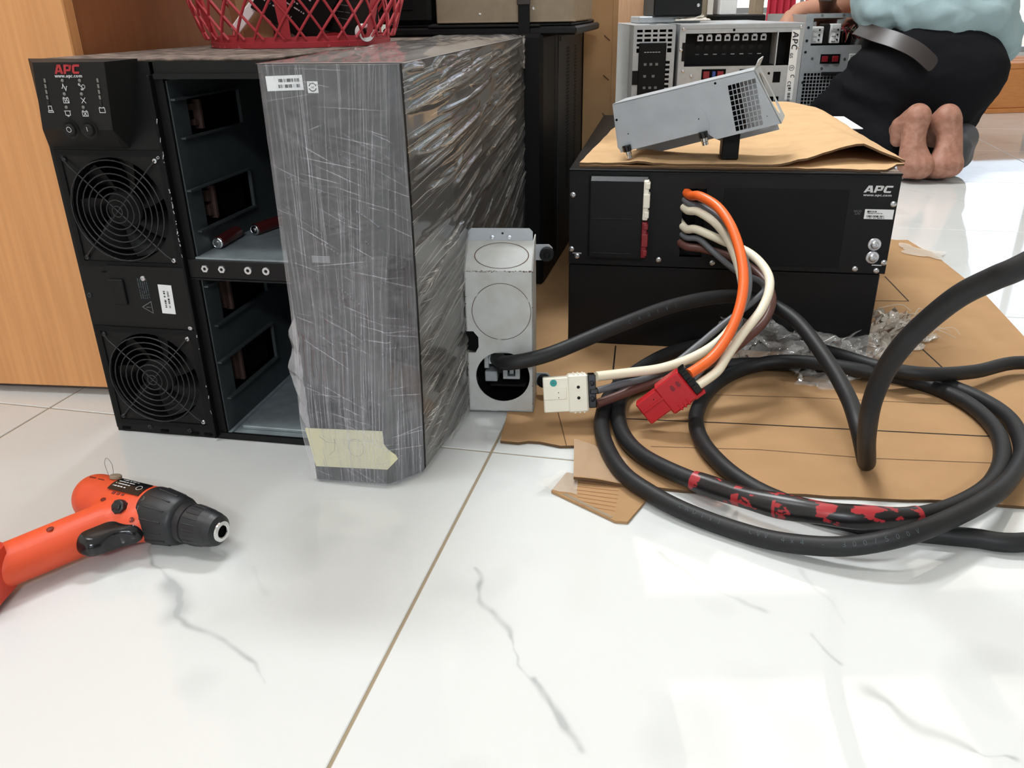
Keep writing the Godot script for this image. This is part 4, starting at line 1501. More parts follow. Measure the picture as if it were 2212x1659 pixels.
# ---------------------------------------------------------------- rack unit and its leads
func rack_unit() -> void:
	var t := thing("rack_power_supply", "wide black rack unit under the folded carton, coloured leads leaving its front slot", "power supply", Vector3(0.086, 0, -1.163), 10.5)
	var D := 0.64
	var lo := Mb.new()
	lo.bb(0.0, 0.004, -D, 0.431, 0.1265, -0.003, 0.0012)
	lo.bb(0.028, 0.1235, -0.004, 0.4, 0.1262, 0.0004)
	obj("lower_case", lo, M.black, t)
	var up := Mb.new()
	up.bb(0.0, 0.1285, -D, 0.0015, 0.2615, -0.002)
	up.bb(0.4345, 0.1285, -D, 0.436, 0.2615, -0.002)
	up.bb(0.0, 0.1285, -D, 0.436, 0.13, -0.002)
	up.bb(0.0, 0.1285, -D, 0.436, 0.2615, -D + 0.002)
	up.bb(0.15, 0.135, -0.05, 0.2, 0.25, -0.048)
	obj("upper_case", up, M.black, t)
	var fp := Mb.new()
	fp.plate_rect(0.0, 0.128, 0.436, 0.261, 0.1575, 0.1435, 0.1885, 0.2395, -0.002, 0.0)
	fp.bb(0.0268, 0.14, 0.0, 0.0285, 0.254, 0.002, 0.0005)
	obj("front_panel", fp, M.black, t)
	var lid := Mb.new()
	lid.box(Vector3(0.218, 0.2627, -D / 2 + 0.0005), Vector3(0.4375, 0.0022, D + 0.003), 0.0007)
	lid.bb(0.024, 0.2572, 0.0, 0.41, 0.2586, 0.0012)
	obj("lid", lid, M.black, t)
	var dust := Mb.new()
	dust.bb(0.41, 0.2638, -0.5, 0.436, 0.2641, 0.0)
	obj("dusty_lid_edge", dust, M.black_dust, t)
	obj("front_plate", rect(0.212, 0.135, 0.0, 0.374, 0.2415, 0.0009, 0.0004), M.black_matt, t)
	# slot collar
	var sc := Mb.new()
	sc.bb(0.177, 0.185, -0.03, 0.1885, 0.2395, -0.012)
	obj("slot_block", sc, M.bezel_dark, t)
	obj("slot_block", rect(0.1575, 0.1435, -0.03, 0.1885, 0.152, -0.01), M.bezel_dark, t)
	# hinged battery door with its two plug housings
	var dr := Mb.new()
	dr.prism(P2([0.0, 0.142, 0.012, 0.142, 0.0125, 0.25, 0.004, 0.2555, 0.0, 0.2555]), -0.031, -0.1085, Transform3D(Basis(Vector3.BACK, Vector3.UP, Vector3.LEFT), Vector3.ZERO))
	dr.bb(0.034, 0.197, 0.0122, 0.09, 0.1986, 0.0132, 0.0004)
	dr.bb(0.034, 0.1475, 0.0118, 0.09, 0.149, 0.0128, 0.0004)
	obj("battery_door", dr, M.black, t)
	for s in [[0.198, 0.252, M.white_shell, "white plug housing"], [0.1445, 0.195, M.dark_red, "dark red plug housing"]]:
		var p := Mb.new()
		var h: float = s[1] - s[0]
		p.bb(0.1035, s[0], 0.003, 0.1105, s[1], 0.0185, 0.001)
		p.bb(0.1035, s[0] + h * 0.32, 0.003, 0.1125, s[0] + h * 0.68, 0.0205, 0.001)
		p.bb(0.1055, s[0] + h * 0.06, 0.003, 0.112, s[0] + h * 0.22, 0.0195, 0.0008)
		p.bb(0.1055, s[0] + h * 0.8, 0.003, 0.112, s[0] + h * 0.95, 0.0195, 0.0008)
		tag(obj("plug_housing", p, s[2], t), s[3], "")
	for q in [[0.005, 0.228], [0.004, 0.15], [0.012, 0.14], [0.129, 0.138], [0.204, 0.136], [0.431, 0.224], [0.432, 0.144], [0.424, 0.1325], [0.396, 0.134]]:
		screw(t, Vector3(q[0], q[1], 0.0004), 0.0042, M.steel)
	for q in [[0.416, 0.169], [0.416, 0.151]]:
		screw(t, Vector3(q[0], q[1], 0.0006), 0.0088, M.steel, Basis(Vector3.RIGHT, PI / 2), true)
	for x in [0.0125, 0.424]:
		obj("slot_mark", rect(x - 0.007, 0.1432 if x < 0.1 else 0.1395, 0.0, x + 0.006, 0.145 if x < 0.1 else 0.141, 0.0008), M.steel, t)
	logo(0.0092, M.white_print, t, Vector3(0.4095, 0.2432, 0.0002), 1.28)
	text("www.apc.com", 0.0027, M.white_print, t, Vector3(0.4095, 0.2352, 0.0003), Basis(), true, 1.42)
	text("MOD", 0.0027, M.grey_print, t, Vector3(0.388, 0.2135, 0.0003), Basis(), false, 1.2)
	text("S/N", 0.0027, M.grey_print, t, Vector3(0.388, 0.21, 0.0003), Basis(), false, 1.2)
	var lb := obj("label", rect(0.397, 0.2035, 0.0, 0.4335, 0.2165, 0.0004), M.sticker, t)
	for k in 2:
		put("printed_row", bars(0.014 + 0.008 * k, 0.0024, 101 + k, 0.6).mesh(), M.dark_print, lb, Vector3(0.4, 0.2122 - 0.0062 * k, 0.0006))
		put("printed_row", bars(0.02 + 0.003 * k, 0.0009, 111 + k, 0.7).mesh(), M.dark_print, lb, Vector3(0.4, 0.2106 - 0.0062 * k, 0.0006))


func wire(called: String, label: String, pts: Array, r: float, m: Material) -> Node3D:
	var q := P3(pts)
	var o := q[0] * Vector3(1, 0, 1)
	var t := thing(called, label, "wire", o, 0.0)
	var local := PackedVector3Array()
	for p in spline(q, 6):
		local.push_back(p - o)
	var b := Mb.new()
	b.tube(local, r, 12)
	obj("sheath", b, m, t)
	return t


func wires() -> void:
	wire("orange_lead", "thick orange lead arching from the rack slot down to the red plug", [0.238, 0.242, -1.165, 0.2476, 0.2319, -1.128, 0.2559, 0.2356, -1.1, 0.2729, 0.2277, -1.0695, 0.284, 0.2097, -1.0344, 0.2888, 0.1834, -0.9976, 0.2862, 0.1575, -0.9648, 0.2757, 0.1318, -0.9362, 0.2576, 0.1056, -0.912, 0.2353, 0.0873, -0.8922, 0.2062, 0.077, -0.872], 0.0064, M.orange_pvc)
	wire("white_lead", "cream lead from the upper part of the rack slot to the white plug", [0.238, 0.222, -1.165, 0.2453, 0.2116, -1.128, 0.2575, 0.2133, -1.105, 0.2777, 0.2012, -1.08, 0.2915, 0.1792, -1.0576, 0.2971, 0.1547, -1.023, 0.2943, 0.132, -0.9876, 0.2823, 0.1088, -0.9665, 0.2599, 0.0877, -0.95, 0.2257, 0.0735, -0.933, 0.1831, 0.0663, -0.9157, 0.1363, 0.066, -0.903, 0.1004, 0.0681, -0.89], 0.0058, M.white_pvc)
	wire("white_lead", "cream lead looping widest from the lower rack slot to the red plug", [0.238, 0.195, -1.165, 0.2459, 0.1851, -1.128, 0.2574, 0.188, -1.11, 0.2859, 0.1797, -1.08, 0.3148, 0.1708, -1.0458, 0.3271, 0.1581, -1.0098, 0.3249, 0.144, -0.9827, 0.3107, 0.1241, -0.9598, 0.2823, 0.1036, -0.9313, 0.2585, 0.0835, -0.9073, 0.2427, 0.0723, -0.8879, 0.2156, 0.0633, -0.868], 0.0058, M.white_pvc)
	wire("grey_lead", "thin grey lead running just under the orange one to the red plug", [0.238, 0.233, -1.165, 0.2452, 0.2218, -1.128, 0.2633, 0.2195, -1.105, 0.2852, 0.2061, -1.0745, 0.298, 0.1839, -1.0395, 0.3043, 0.156, -1.008, 0.2971, 0.1312, -0.9805, 0.273, 0.1118, -0.9422, 0.2479, 0.0933, -0.9133, 0.2293, 0.0778, -0.8939, 0.2115, 0.0689, -0.874], 0.0042, M.grey_pvc)
	wire("grey_lead", "thin grey lead dropping from the lower rack slot to the white plug", [0.238, 0.185, -1.165, 0.2455, 0.1733, -1.128, 0.2616, 0.1743, -1.11, 0.2806, 0.1592, -1.09, 0.3056, 0.1407, -1.0692, 0.3254, 0.1376, -1.0362, 0.3303, 0.1328, -1.0173, 0.3197, 0.1264, -1.0028, 0.2919, 0.1138, -0.983, 0.2621, 0.0975, -0.9678, 0.2295, 0.0767, -0.9523, 0.1987, 0.0601, -0.9366, 0.1649, 0.0508, -0.9206, 0.1343, 0.0513, -0.9044, 0.1023, 0.0479, -0.893], 0.0042, M.grey_pvc)
	wire("brown_lead", "brown lead looping from the bottom of the rack slot to the white plug", [0.238, 0.172, -1.165, 0.245, 0.1614, -1.128, 0.2691, 0.1605, -1.11, 0.3019, 0.155, -1.085, 0.3275, 0.1433, -1.0592, 0.3379, 0.1311, -1.0262, 0.3367, 0.1169, -1.0023, 0.3213, 0.1008, -0.9778, 0.2941, 0.0851, -0.958, 0.267, 0.0678, -0.9478, 0.2282, 0.0529, -0.9373, 0.192, 0.0457, -0.9266, 0.1562, 0.0401, -0.9156, 0.1265, 0.034, -0.9044, 0.1017, 0.03, -0.893], 0.0058, M.brown_pvc)
	# white plug
	var wt := thing("white_plug", "cream white two-pole plug with a teal dot hanging beside the grey junction cover", "plug", Vector3(0.0665, 0.046, -0.893))
	wt.basis = Basis(Vector3.BACK, deg_to_rad(2.5)) * Basis(Vector3.RIGHT, deg_to_rad(-16))
	var b := Mb.new()
	b.bb(-0.029, -0.022, -0.008, 0.004, 0.02, 0.008, 0.0012)
	b.bb(-0.029, -0.0065, 0.007, -0.001, 0.009, 0.0092, 0.0008)
	b.bb(0.0, -0.0235, -0.0095, 0.0245, 0.0225, 0.0095, 0.002)
	for x in [0.007, 0.0125, 0.018]:
		b.bb(x, -0.0247, -0.008, x + 0.002, 0.0237, 0.0085, 0.0006)
	obj("body", b, M.white_shell, wt)
	for y in [0.0075, -0.0055]:
		var nt := Mb.new()
		nt.lathe([Vector2(0.0022, 0.0), Vector2(0.0022, 0.0006), Vector2(0.0042, 0.0006), Vector2(0.0042, 0.0)], 6, Transform3D(Basis(Vector3.RIGHT, PI / 2), Vector3(0.0128, y, 0.0096)))
		nt.lathe([Vector2(0.0022, 0.0003), Vector2(0, 0.0003)], 12, Transform3D(Basis(Vector3.RIGHT, PI / 2), Vector3(0.0128, y, 0.0096)))
		obj("nut", nt, M.white_shell, wt)
		obj("nut_bore", cyl_mesh(0.0021, 0.0007, Vector3(0.0128, y, 0.0095)), M.bezel, wt)
	for y in [-0.003, 0.003]:
		obj("pin_hole", cyl_mesh(0.0006, 0.0004, Vector3(-0.011, y - 0.001, 0.0091)), M.void, wt)
	var dot := obj("dot_sticker", cyl_mesh(0.0042, 0.0004, Vector3(-0.0165, 0.0138, 0.0082)), mt(rgb(42, 150, 146), 0.5), wt)
	tag(dot, "round teal sticker", "")
	text("05", 0.002, M.dim_print, dot, Vector3(-0.0165, 0.0138, 0.0088))
	var cl := Mb.new()
	cl.bb(0.0245, -0.019, -0.009, 0.034, 0.0215, 0.0085, 0.0012)
	cl.bb(0.0265, -0.002, 0.008, 0.036, 0.004, 0.0105, 0.001)
	obj("cable_clamp", cl, M.gloss_black, wt)
	for y in [0.011, -0.008]:
		screw(wt, Vector3(0.029, y, 0.0088), 0.0034, M.gloss_black)
	# red plug
	var rt := thing("red_plug", "bright red two-pole plug hanging over the brown cardboard below the orange lead", "plug", Vector3(0.182, 0.047, -0.873))
	rt.basis = Basis(Vector3.BACK, deg_to_rad(40.0)) * Basis(Vector3.RIGHT, deg_to_rad(-14))
	var r := Mb.new()
	r.bb(-0.033, -0.014, -0.009, 0.006, 0.0165, 0.009, 0.0014)
	r.bb(-0.032, 0.002, 0.008, 0.004, 0.005, 0.0102, 0.0006)
	r.bb(-0.004, -0.0205, -0.0105, 0.03, 0.0195, 0.0105, 0.0018)
	for x in [0.006, 0.0115, 0.017]:
		r.bb(x, -0.0215, -0.009, x + 0.0022, -0.012, 0.0113, 0.0006)
	r.bb(0.026, -0.0225, -0.006, 0.04, -0.018, 0.006, 0.0008)
	obj("body", r, M.red_shell, rt)
	for x in [0.0135, 0.0215]:
		var arch := Mb.new()
		arch.prism(P2([x - 0.0022, 0.004, x + 0.0022, 0.004, x + 0.0022, 0.0085, x + 0.001, 0.0105, x - 0.001, 0.0105, x - 0.0022, 0.0085]), 0.0104, 0.0112)
		arch.bb(x - 0.0009, 0.003, 0.0105, x + 0.0009, 0.0075, 0.0116)
		obj("latch_mark", arch, M.dark_red, rt)
	obj("pin_hole", cyl_mesh(0.0007, 0.0004, Vector3(-0.012, 0.009, 0.009)), M.void, rt)
	var rc := Mb.new()
	rc.bb(0.03, -0.017, -0.0095, 0.039, 0.019, 0.0095, 0.0012)
	for y in [-0.01, 0.0, 0.01]:
		rc.bb(0.031, y, 0.009, 0.038, y + 0.005, 0.011, 0.001)
	obj("cable_clamp", rc, M.gloss_black, rt)


func cyl_mesh(r: float, h: float, at: Vector3, sides := 20) -> Mb:
	var m := Mb.new()
	m.lathe([Vector2(r, -h), Vector2(r, h * 0.6), Vector2(0, h * 0.6)], sides, Transform3D(Basis(Vector3.RIGHT, PI / 2), at))
	return m


# ---------------------------------------------------------------- grey junction cover standing on the floor
func junction_cover() -> void:
	var t := thing("junction_cover", "pale grey metal wiring cover with round knockouts, the black cable entering its open hole", "metal cover", Vector3(-0.0545, 0.0042, -0.934), 5.5)
	var W := 0.0815
	var x := Transform3D.IDENTITY
	var f := Mb.new()
	f.plate_hole(0.0, 0.0, W, 0.0795, 0.0435, 0.0475, 0.0335, 0.0335, -0.0014, 0.0, x, 40)
	f.prism(P2([0.0105, 0.0795, W, 0.0795, W, 0.1075, 0.0085, 0.1075, 0.0145, 0.1, 0.0145, 0.087]), -0.0014, 0.0)
	f.bb(0.0, 0.1075, -0.0014, W, 0.1835, 0.0)
	obj("front", f, M.box_paint, t)
	var s := Mb.new()
	for e in [0.0, W - 0.0014]:
		var q := P2([0.0, 0.0, 0.06, 0.0, 0.06, 0.2125, 0.033, 0.2125, 0.0, 0.1835])
		if e == 0.0:
			q = P2([0.0, 0.1075, 0.0, 0.1835, 0.033, 0.2125, 0.06, 0.2125, 0.06, 0.0, 0.0, 0.0, 0.0, 0.0795, 0.016, 0.0795, 0.016, 0.1075])
		s.prism(q, e, e + 0.0014, Transform3D(Basis(Vector3.FORWARD, Vector3.UP, Vector3.RIGHT), Vector3.ZERO))
	s.bb(0.0, 0.0, -0.06, W, 0.0014, 0.0)
	obj("side", s, M.box_paint, t)
	# sloped shoulder and flange
	var sl := Basis(Vector3.RIGHT, -atan2(0.033, 0.029))
	var sh := Mb.new()
	sh.bb(0.0, 0.0, -0.0014, W, 0.0438, 0.0, 0.0003)
	put("shoulder", sh.mesh(), M.box_paint, t, Vector3(0, 0.1835, 0), sl)
	var fg := Mb.new()
	fg.prism(P2([0.002, 0.0, 0.0795, 0.0, 0.0795, 0.0105, 0.0755, 0.0145, 0.006, 0.0145, 0.002, 0.0105]), -0.0014, 0.0)
	var fo := put("flange", fg.mesh(), M.grey_paint, t, Vector3(0, 0.2118, -0.0318), Basis(Vector3.RIGHT, -0.15))
	for q in [0.031, 0.0515]:
		var bp := Mb.new()
		bp.lathe([Vector2(0.003, 0), Vector2(0.0026, 0.0008), Vector2(0, 0.0012)], 14, Transform3D(Basis(Vector3.RIGHT, PI / 2), Vector3(q, 0.004, 0)))
		obj("rivet", bp, M.steel, fo)
	obj("rivet", cyl_mesh(0.0013, 0.0004, Vector3(0.0435, 0.0085, 0)), M.bezel, fo)
	# knockouts: rings stamped into the sheet, held by little bridges
	var kn := Mb.new()
	for k in 3:
		var a := -PI / 2 + TAU * (k + 0.5) / 3.0 + 0.1
		kn.lathe([Vector2(0.0358, 0.0), Vector2(0.0352, 0.0)], 24, Transform3D(Basis(Vector3.RIGHT, PI / 2), Vector3(0.0435, 0.133, 0.0003)), false, a + 0.06, TAU / 3 - 0.12)
	obj("knockout_groove", kn, M.rust, t)
	var kd := Mb.new()
	kd.lathe([Vector2(0.0352, 0.0), Vector2(0.0348, 0.0006), Vector2(0, 0.0006)], 48, Transform3D(Basis(Vector3.RIGHT, PI / 2), Vector3(0.0435, 0.133, 0.0)))
	obj("knockout_disc", kd, M.box_paint, t)
	var ke := Mb.new()
	ke.lathe([Vector2(0.0326, 0.0), Vector2(0.0315, 0.0)], 48, Transform3D(Basis(Vector3.RIGHT, PI / 2) * Basis.from_scale(Vector3(1, 1, 0.56)), Vector3(0.0435, 0.0215, 0.0003)))
	put("knockout_groove", ke.mesh(), M.rust, t, Vector3(0, 0.1835, 0), sl)
	var wear := Mb.new()
	for k in 110:
		var e := rng.randf()
		var p := Vector3(rng.randf() * W, 0.1835 + rng.randf_range(-0.0014, 0.0006), 0.0001)
		if e < 0.3: p = Vector3(rng.randf_range(0.0, 0.0012) if rng.randf() < 0.5 else W - rng.randf_range(0.0, 0.0012), rng.randf() * 0.18, 0.0001)
		wear.box(p, Vector3(rng.randf_range(0.0003, 0.0022), rng.randf_range(0.0002, 0.0008), 0.0003))
	var wo := obj("edge_rust", wear, M.rust, t)
	wo.set_meta("kind", "stuff")
	# terminals seen through the hole
	var inn := Mb.new()
	inn.bb(0.002, 0.002, -0.0595, 0.0795, 0.115, -0.056)
	inn.prism(P2([-0.002, 0.083, 0.01, 0.0805, 0.0142, 0.087, 0.0142, 0.0995, 0.009, 0.1065, -0.002, 0.104]), -0.012, -0.002)
	inn.bb(0.0015, 0.0015, -0.058, 0.08, 0.003, -0.0015)
	obj("shade_liner_and_plug", inn, M.void, t)  # near-black liner stands in for shade inside; also holds the notch plug
	var te := Mb.new()
	te.bb(0.018, 0.05, -0.05, 0.024, 0.072, -0.02, 0.0008)
	te.bb(0.022, 0.055, -0.05, 0.034, 0.0665, -0.022, 0.001)
	te.bb(0.018, 0.03, -0.05, 0.034, 0.044, -0.024, 0.001)
	te.plate_rect(0.042, 0.037, 0.063, 0.054, 0.0475, 0.0405, 0.0575, 0.0505, -0.03, -0.018)
	te.bb(0.0495, 0.0415, -0.03, 0.0555, 0.0495, -0.022, 0.0008)
	obj("terminal", te, M.galv, t)
	var tb := Mb.new()
	tb.bb(0.025, 0.026, -0.05, 0.07, 0.0285, -0.02)
	tb.bb(0.036, 0.046, -0.05, 0.041, 0.052, -0.016)
	obj("terminal_base", tb, M.bezel_dark, t)
	# fixing ears with black thumbscrews
	var er := Mb.new()
	er.prism(P2([W, 0.1815, 0.098, 0.1815, 0.102, 0.185, 0.102, 0.197, 0.098, 0.201, W, 0.201]), -0.0565, -0.055)
	obj("fixing_ear", er, M.grey_paint, t)
	er = Mb.new()
	er.prism(P2([W, 0.012, 0.096, 0.012, 0.1, 0.016, 0.1, 0.026, 0.096, 0.03, W, 0.03]), -0.0565, -0.055)
	obj("fixing_ear", er, M.grey_paint, t)
	for q in [Vector3(0.0955, 0.1905, -0.054), Vector3(0.0915, 0.021, -0.054)]:
		var th := Mb.new()
		var pr := [Vector2(0.0082, 0.0), Vector2(0.0088, 0.002), Vector2(0.0088, 0.007), Vector2(0.0078, 0.0085), Vector2(0.004, 0.0085), Vector2(0.003, 0.007), Vector2(0, 0.007)]
		th.lathe(pr, 20, Transform3D(Basis(Vector3.RIGHT, PI / 2), q))
		obj("thumbscrew", th, M.black_matt, t)


# ---------------------------------------------------------------- folded carton on the rack unit
func rim(m: Mb, q: PackedVector3Array, w: int, h: int, th: float) -> void:
	for e in 4:
		var cnt := w if e < 2 else h
		for i in cnt - 1:
			var a := (i + (0 if e == 0 else (h - 1) * w)) if e < 2 else (i * w + (0 if e == 2 else w - 1))
			var b := a + (1 if e < 2 else w)
			var o: Vector3 = [q[0] - q[(h - 1) * w], q[(h - 1) * w] - q[0], q[0] - q[w - 1], q[w - 1] - q[0]][e]
			m.quad(q[a] - Vector3.UP * th, q[b] - Vector3.UP * th, q[b], q[a], o)


func folded_card() -> void:
	var t := thing("folded_carton", "flattened brown carton lying open-ended on the rack power supply", "cardboard", Vector3(0.086, 0.2638, -1.163), 10.5)
	var f := noise(33, 0.9, 2)
	var w := 40
	var h := 20
	var lo := PackedVector3Array()
	var hi := PackedVector3Array()
	for j in h:
		for i in w:
			var u := float(i) / (w - 1)
			var v := float(j) / (h - 1)
			var jag := (f.get_noise_2d(i * 1.7, 3.0) * 0.006) * (1.0 - smoothstep(0.0, 0.1, v))
			var xl := lerpf(0.012, 0.05, v) + f.get_noise_2d(j * 2.1, 9.0) * 0.003
			var xr := lerpf(0.452, 0.44, v)
			var zf := -0.012 + 0.006 * smoothstep(0.7, 0.9, u) - 0.055 * smoothstep(0.9, 1.0, u)
			lo.push_back(Vector3(lerpf(xl, xr, u), 0.0032, lerpf(zf + jag, -0.66, v)))
			zf = -0.014 - 0.045 * smoothstep(0.62, 0.88, u) - 0.006 * smoothstep(0.88, 1.0, u)
			var y := 0.0068 + 0.0008 * f.get_noise_2d(u * 9.0, v * 9.0)
			var pk := 0.86
			var ridge_h := 0.0235 * (u - 0.6) / (pk - 0.6) if u < pk else 0.0235 * (1.0 - (u - pk) / (1.0 - pk))
			ridge_h = maxf(0.0, ridge_h)
			var back := 0.016 * smoothstep(0.15, 0.5, u) * smoothstep(0.0, 0.6, v) * (1.0 - smoothstep(0.93, 1.0, u))
			y += lerpf(ridge_h, maxf(ridge_h * 0.75, back), smoothstep(0.0, 0.5, v))
			y += 0.004 * exp(-pow((u - 0.19) / 0.03, 2.0)) * (1.0 - v)
			hi.push_back(Vector3(lerpf(xl, xr + 0.001, u), y, lerpf(zf + jag * 1.4, lerpf(-0.6, -0.69, smoothstep(0.0, 0.7, u)) + 0.16 * smoothstep(0.8, 1.0, u), v)))
	for s in [["lower_layer", lo], ["upper_layer", hi]]:
		var m := Mb.new()
		m.grid(s[1], w, h, Vector3.UP)
		var und := PackedVector3Array()
		for p in s[1]:
			und.push_back(p - Vector3.UP * 0.003)
		m.grid(und, w, h, Vector3.DOWN)
		var o := obj(s[0], m, M.board_light, t)
		var r := Mb.new()
		rim(r, s[1], w, h, 0.003)
		obj("cut_edge", r, M.board_edge, o)
	var ws := thing("white_sheet", "white sheet showing behind the flattened carton's right edge", "sheet", Vector3(0.086, 0.2638, -1.163), 10.5)
	var wm := Mb.new()
	wm.bb(0.3, 0.0, -0.62, 0.474, 0.0016, -0.44, 0.0004)
	obj("sheet", wm, M.white_card, ws)


# ---------------------------------------------------------------- grey tray cover propped on a black block
func tray_cover() -> void:
	var at := Vector3(0.169, 0.2725, -1.189)
	var bl := thing("black_block", "small black block propping up the grey vented metal cover", "block", at, 10.5)
	obj("body", rect(0.13, -0.0005, -0.056, 0.1525, 0.034, -0.003, 0.001), M.black_matt, bl)
	obj("side_face", rect(0.1525, 0.0, -0.055, 0.1529, 0.033, -0.004), M.bezel, bl)
	var t := thing("vented_cover", "grey metal cover with a square vent grid, propped at a tilt on the flattened carton", "metal cover", at + Vector3(0, 0.0015, 0), 20.0)
	t.basis = t.basis * Basis(Vector3.BACK, deg_to_rad(15.6))
	var s := Mb.new()
	s.prism(P2([-0.004, 0.075, -0.0104, 0.016, -0.006, 0.0083, 0.1113, 0.0083, 0.1244, -0.0055, 0.1515, -0.0055, 0.1515, 0.0702]), -0.0012, 0.0)
	s.prism(P2([0.1515, 0.0583, 0.187, 0.0583, 0.188, 0.0685, 0.1515, 0.0702]), -0.0012, 0.0)
	s.prism(P2([0.187, -0.0055, 0.21, -0.0055, 0.188, 0.0685, 0.187, 0.0583]), -0.0012, 0.0)
	s.bb(0.1515, -0.0055, -0.0012, 0.187, -0.0015, 0.0)
	obj("side_wall", s, M.grey_paint, t)
	var g := Mb.new()
	for k in 6:
		var x := 0.1515 + 0.0355 * (k + 1) / 7.0
		g.bb(x - 0.00045, -0.0015, -0.0011, x + 0.00045, 0.0583, -0.0001)
	for k in 8:
		var y := -0.0015 + 0.0598 * (k + 1) / 9.0
		g.bb(0.1515, y - 0.00045, -0.0011, 0.187, y + 0.00045, -0.0001)
	obj("vent_grid", g, M.grey_paint, t)
	obj("inner_shade_plate", rect(0.15, -0.003, -0.05, 0.1615, 0.06, -0.006), M.void, t)  # black plate puts the shade inside the vent into colour
	var tp := Mb.new()
	var depth := 0.085
	tp.prism(P2([-0.004, 0.0738, -0.004, 0.075, 0.188, 0.0685, 0.188, 0.0673]), -depth, 0.0)
	obj("top_wall", tp, M.grey_paint, t)
	var bk := Mb.new()
	bk.prism(P2([-0.004, 0.075, -0.0104, 0.016, 0.0, -0.012, 0.11, -0.012, 0.124, -0.022, 0.2, -0.022, 0.186, 0.0672]), -depth, -depth + 0.0012)
	obj("back_wall", bk, M.grey_paint, t)
	# slanted end with an oval knockout hole, then a turned-up pale flange
	var dir := Vector3(0.188 - 0.21, 0.0685 + 0.0055, 0)
	var l := dir.length()
	var eb := Basis(Vector3(0, 0, -1), dir / l, Vector3(dir.y, -dir.x, 0) / l)
	var en := Mb.new()
	en.plate_hole(0.0, 0.0, depth, l, depth * 0.5, l * 0.52, 0.03, 0.031, -0.0014, 0.0)
	put("end_wall", en.mesh(), M.box_paint, t, Vector3(0.21, -0.0055, 0), eb)
	var fl := Mb.new()
	fl.prism(P2([0.0, 0.0, depth, 0.0, depth, 0.0105, depth - 0.004, 0.0135, 0.004, 0.0135, 0.0, 0.0105]), -0.0014, 0.0)
	tag(put("flange", fl.mesh(), M.box_paint, t, Vector3(0.188, 0.068, 0), Basis(Vector3(0, 0, -1), Vector3(0.55, 0.835, 0), Vector3(0.835, -0.55, 0))), "cream coloured turned-up flange", "")
	# raised fixing plate along the lower left
	var pl := Mb.new()
	pl.prism(P2([-0.0075, 0.0086, 0.0165, 0.0086, 0.1113, 0.0086, 0.117, 0.003, 0.1195, 0.018, 0.1165, 0.033, 0.1105, 0.042, 0.0, 0.0415, -0.0062, 0.0405]), 0.0, 0.0014)
	obj("fixing_plate", pl, M.grey_paint, t)
	for q in [[-0.003, 0.053, 0.0028], [0.1365, 0.0655, 0.0026], [0.009, 0.031, 0.0014], [0.107, 0.0265, 0.0014], [0.1935, 0.008, 0.001], [0.186, 0.034, 0.001]]:
		var e := Mb.new()
		e.lathe([Vector2(q[2], 0.0), Vector2(q[2], 0.0005), Vector2(q[2] * 0.62, 0.0005), Vector2(q[2] * 0.62, -0.0004)], 16, Transform3D(Basis(Vector3.RIGHT, PI / 2), Vector3(q[0], q[1], 0.0013 if q[1] < 0.05 and q[0] < 0.12 else 0.0)))
		obj("eyelet", e, M.grey_paint, t)
		obj("eyelet_bore", cyl_mesh(q[2] * 0.62, 0.0003, Vector3(q[0], q[1], 0.0016 if q[1] < 0.05 and q[0] < 0.12 else 0.0003), 12), M.void, t)
	var b2 := t.basis.inverse()
	for q in [Vector3(0.002, 0.0, 0.0), Vector3(0.106, 0.0215, 0.0)]:
		var o: Vector3 = Basis(Vector3.BACK, deg_to_rad(-15.6)) * q
		var hd := Mb.new()
		hd.lathe([Vector2(0.0052, 0.0085), Vector2(0.0062, 0.0095), Vector2(0.0065, 0.016), Vector2(0.0058, 0.0175), Vector2(0, 0.0175)], 14, Transform3D(Basis(), o + Vector3(0.002, 0.0, 0.006)))
		hd.lathe([Vector2(0.0, 0.0085), Vector2(0.0052, 0.0085)], 14, Transform3D(Basis(), o + Vector3(0.002, 0.0, 0.006)))
		obj("thumbscrew_head", hd, M.gloss_black, t)
		var sk := Mb.new()
		sk.lathe([Vector2(0, -0.001), Vector2(0.0042, -0.001), Vector2(0.0042, 0.003), Vector2(0.0048, 0.004), Vector2(0.0048, 0.0085)], 14, Transform3D(Basis(), o + Vector3(0.002, 0.0, 0.006)))
		obj("thumbscrew_shank", sk, M.chrome, t)


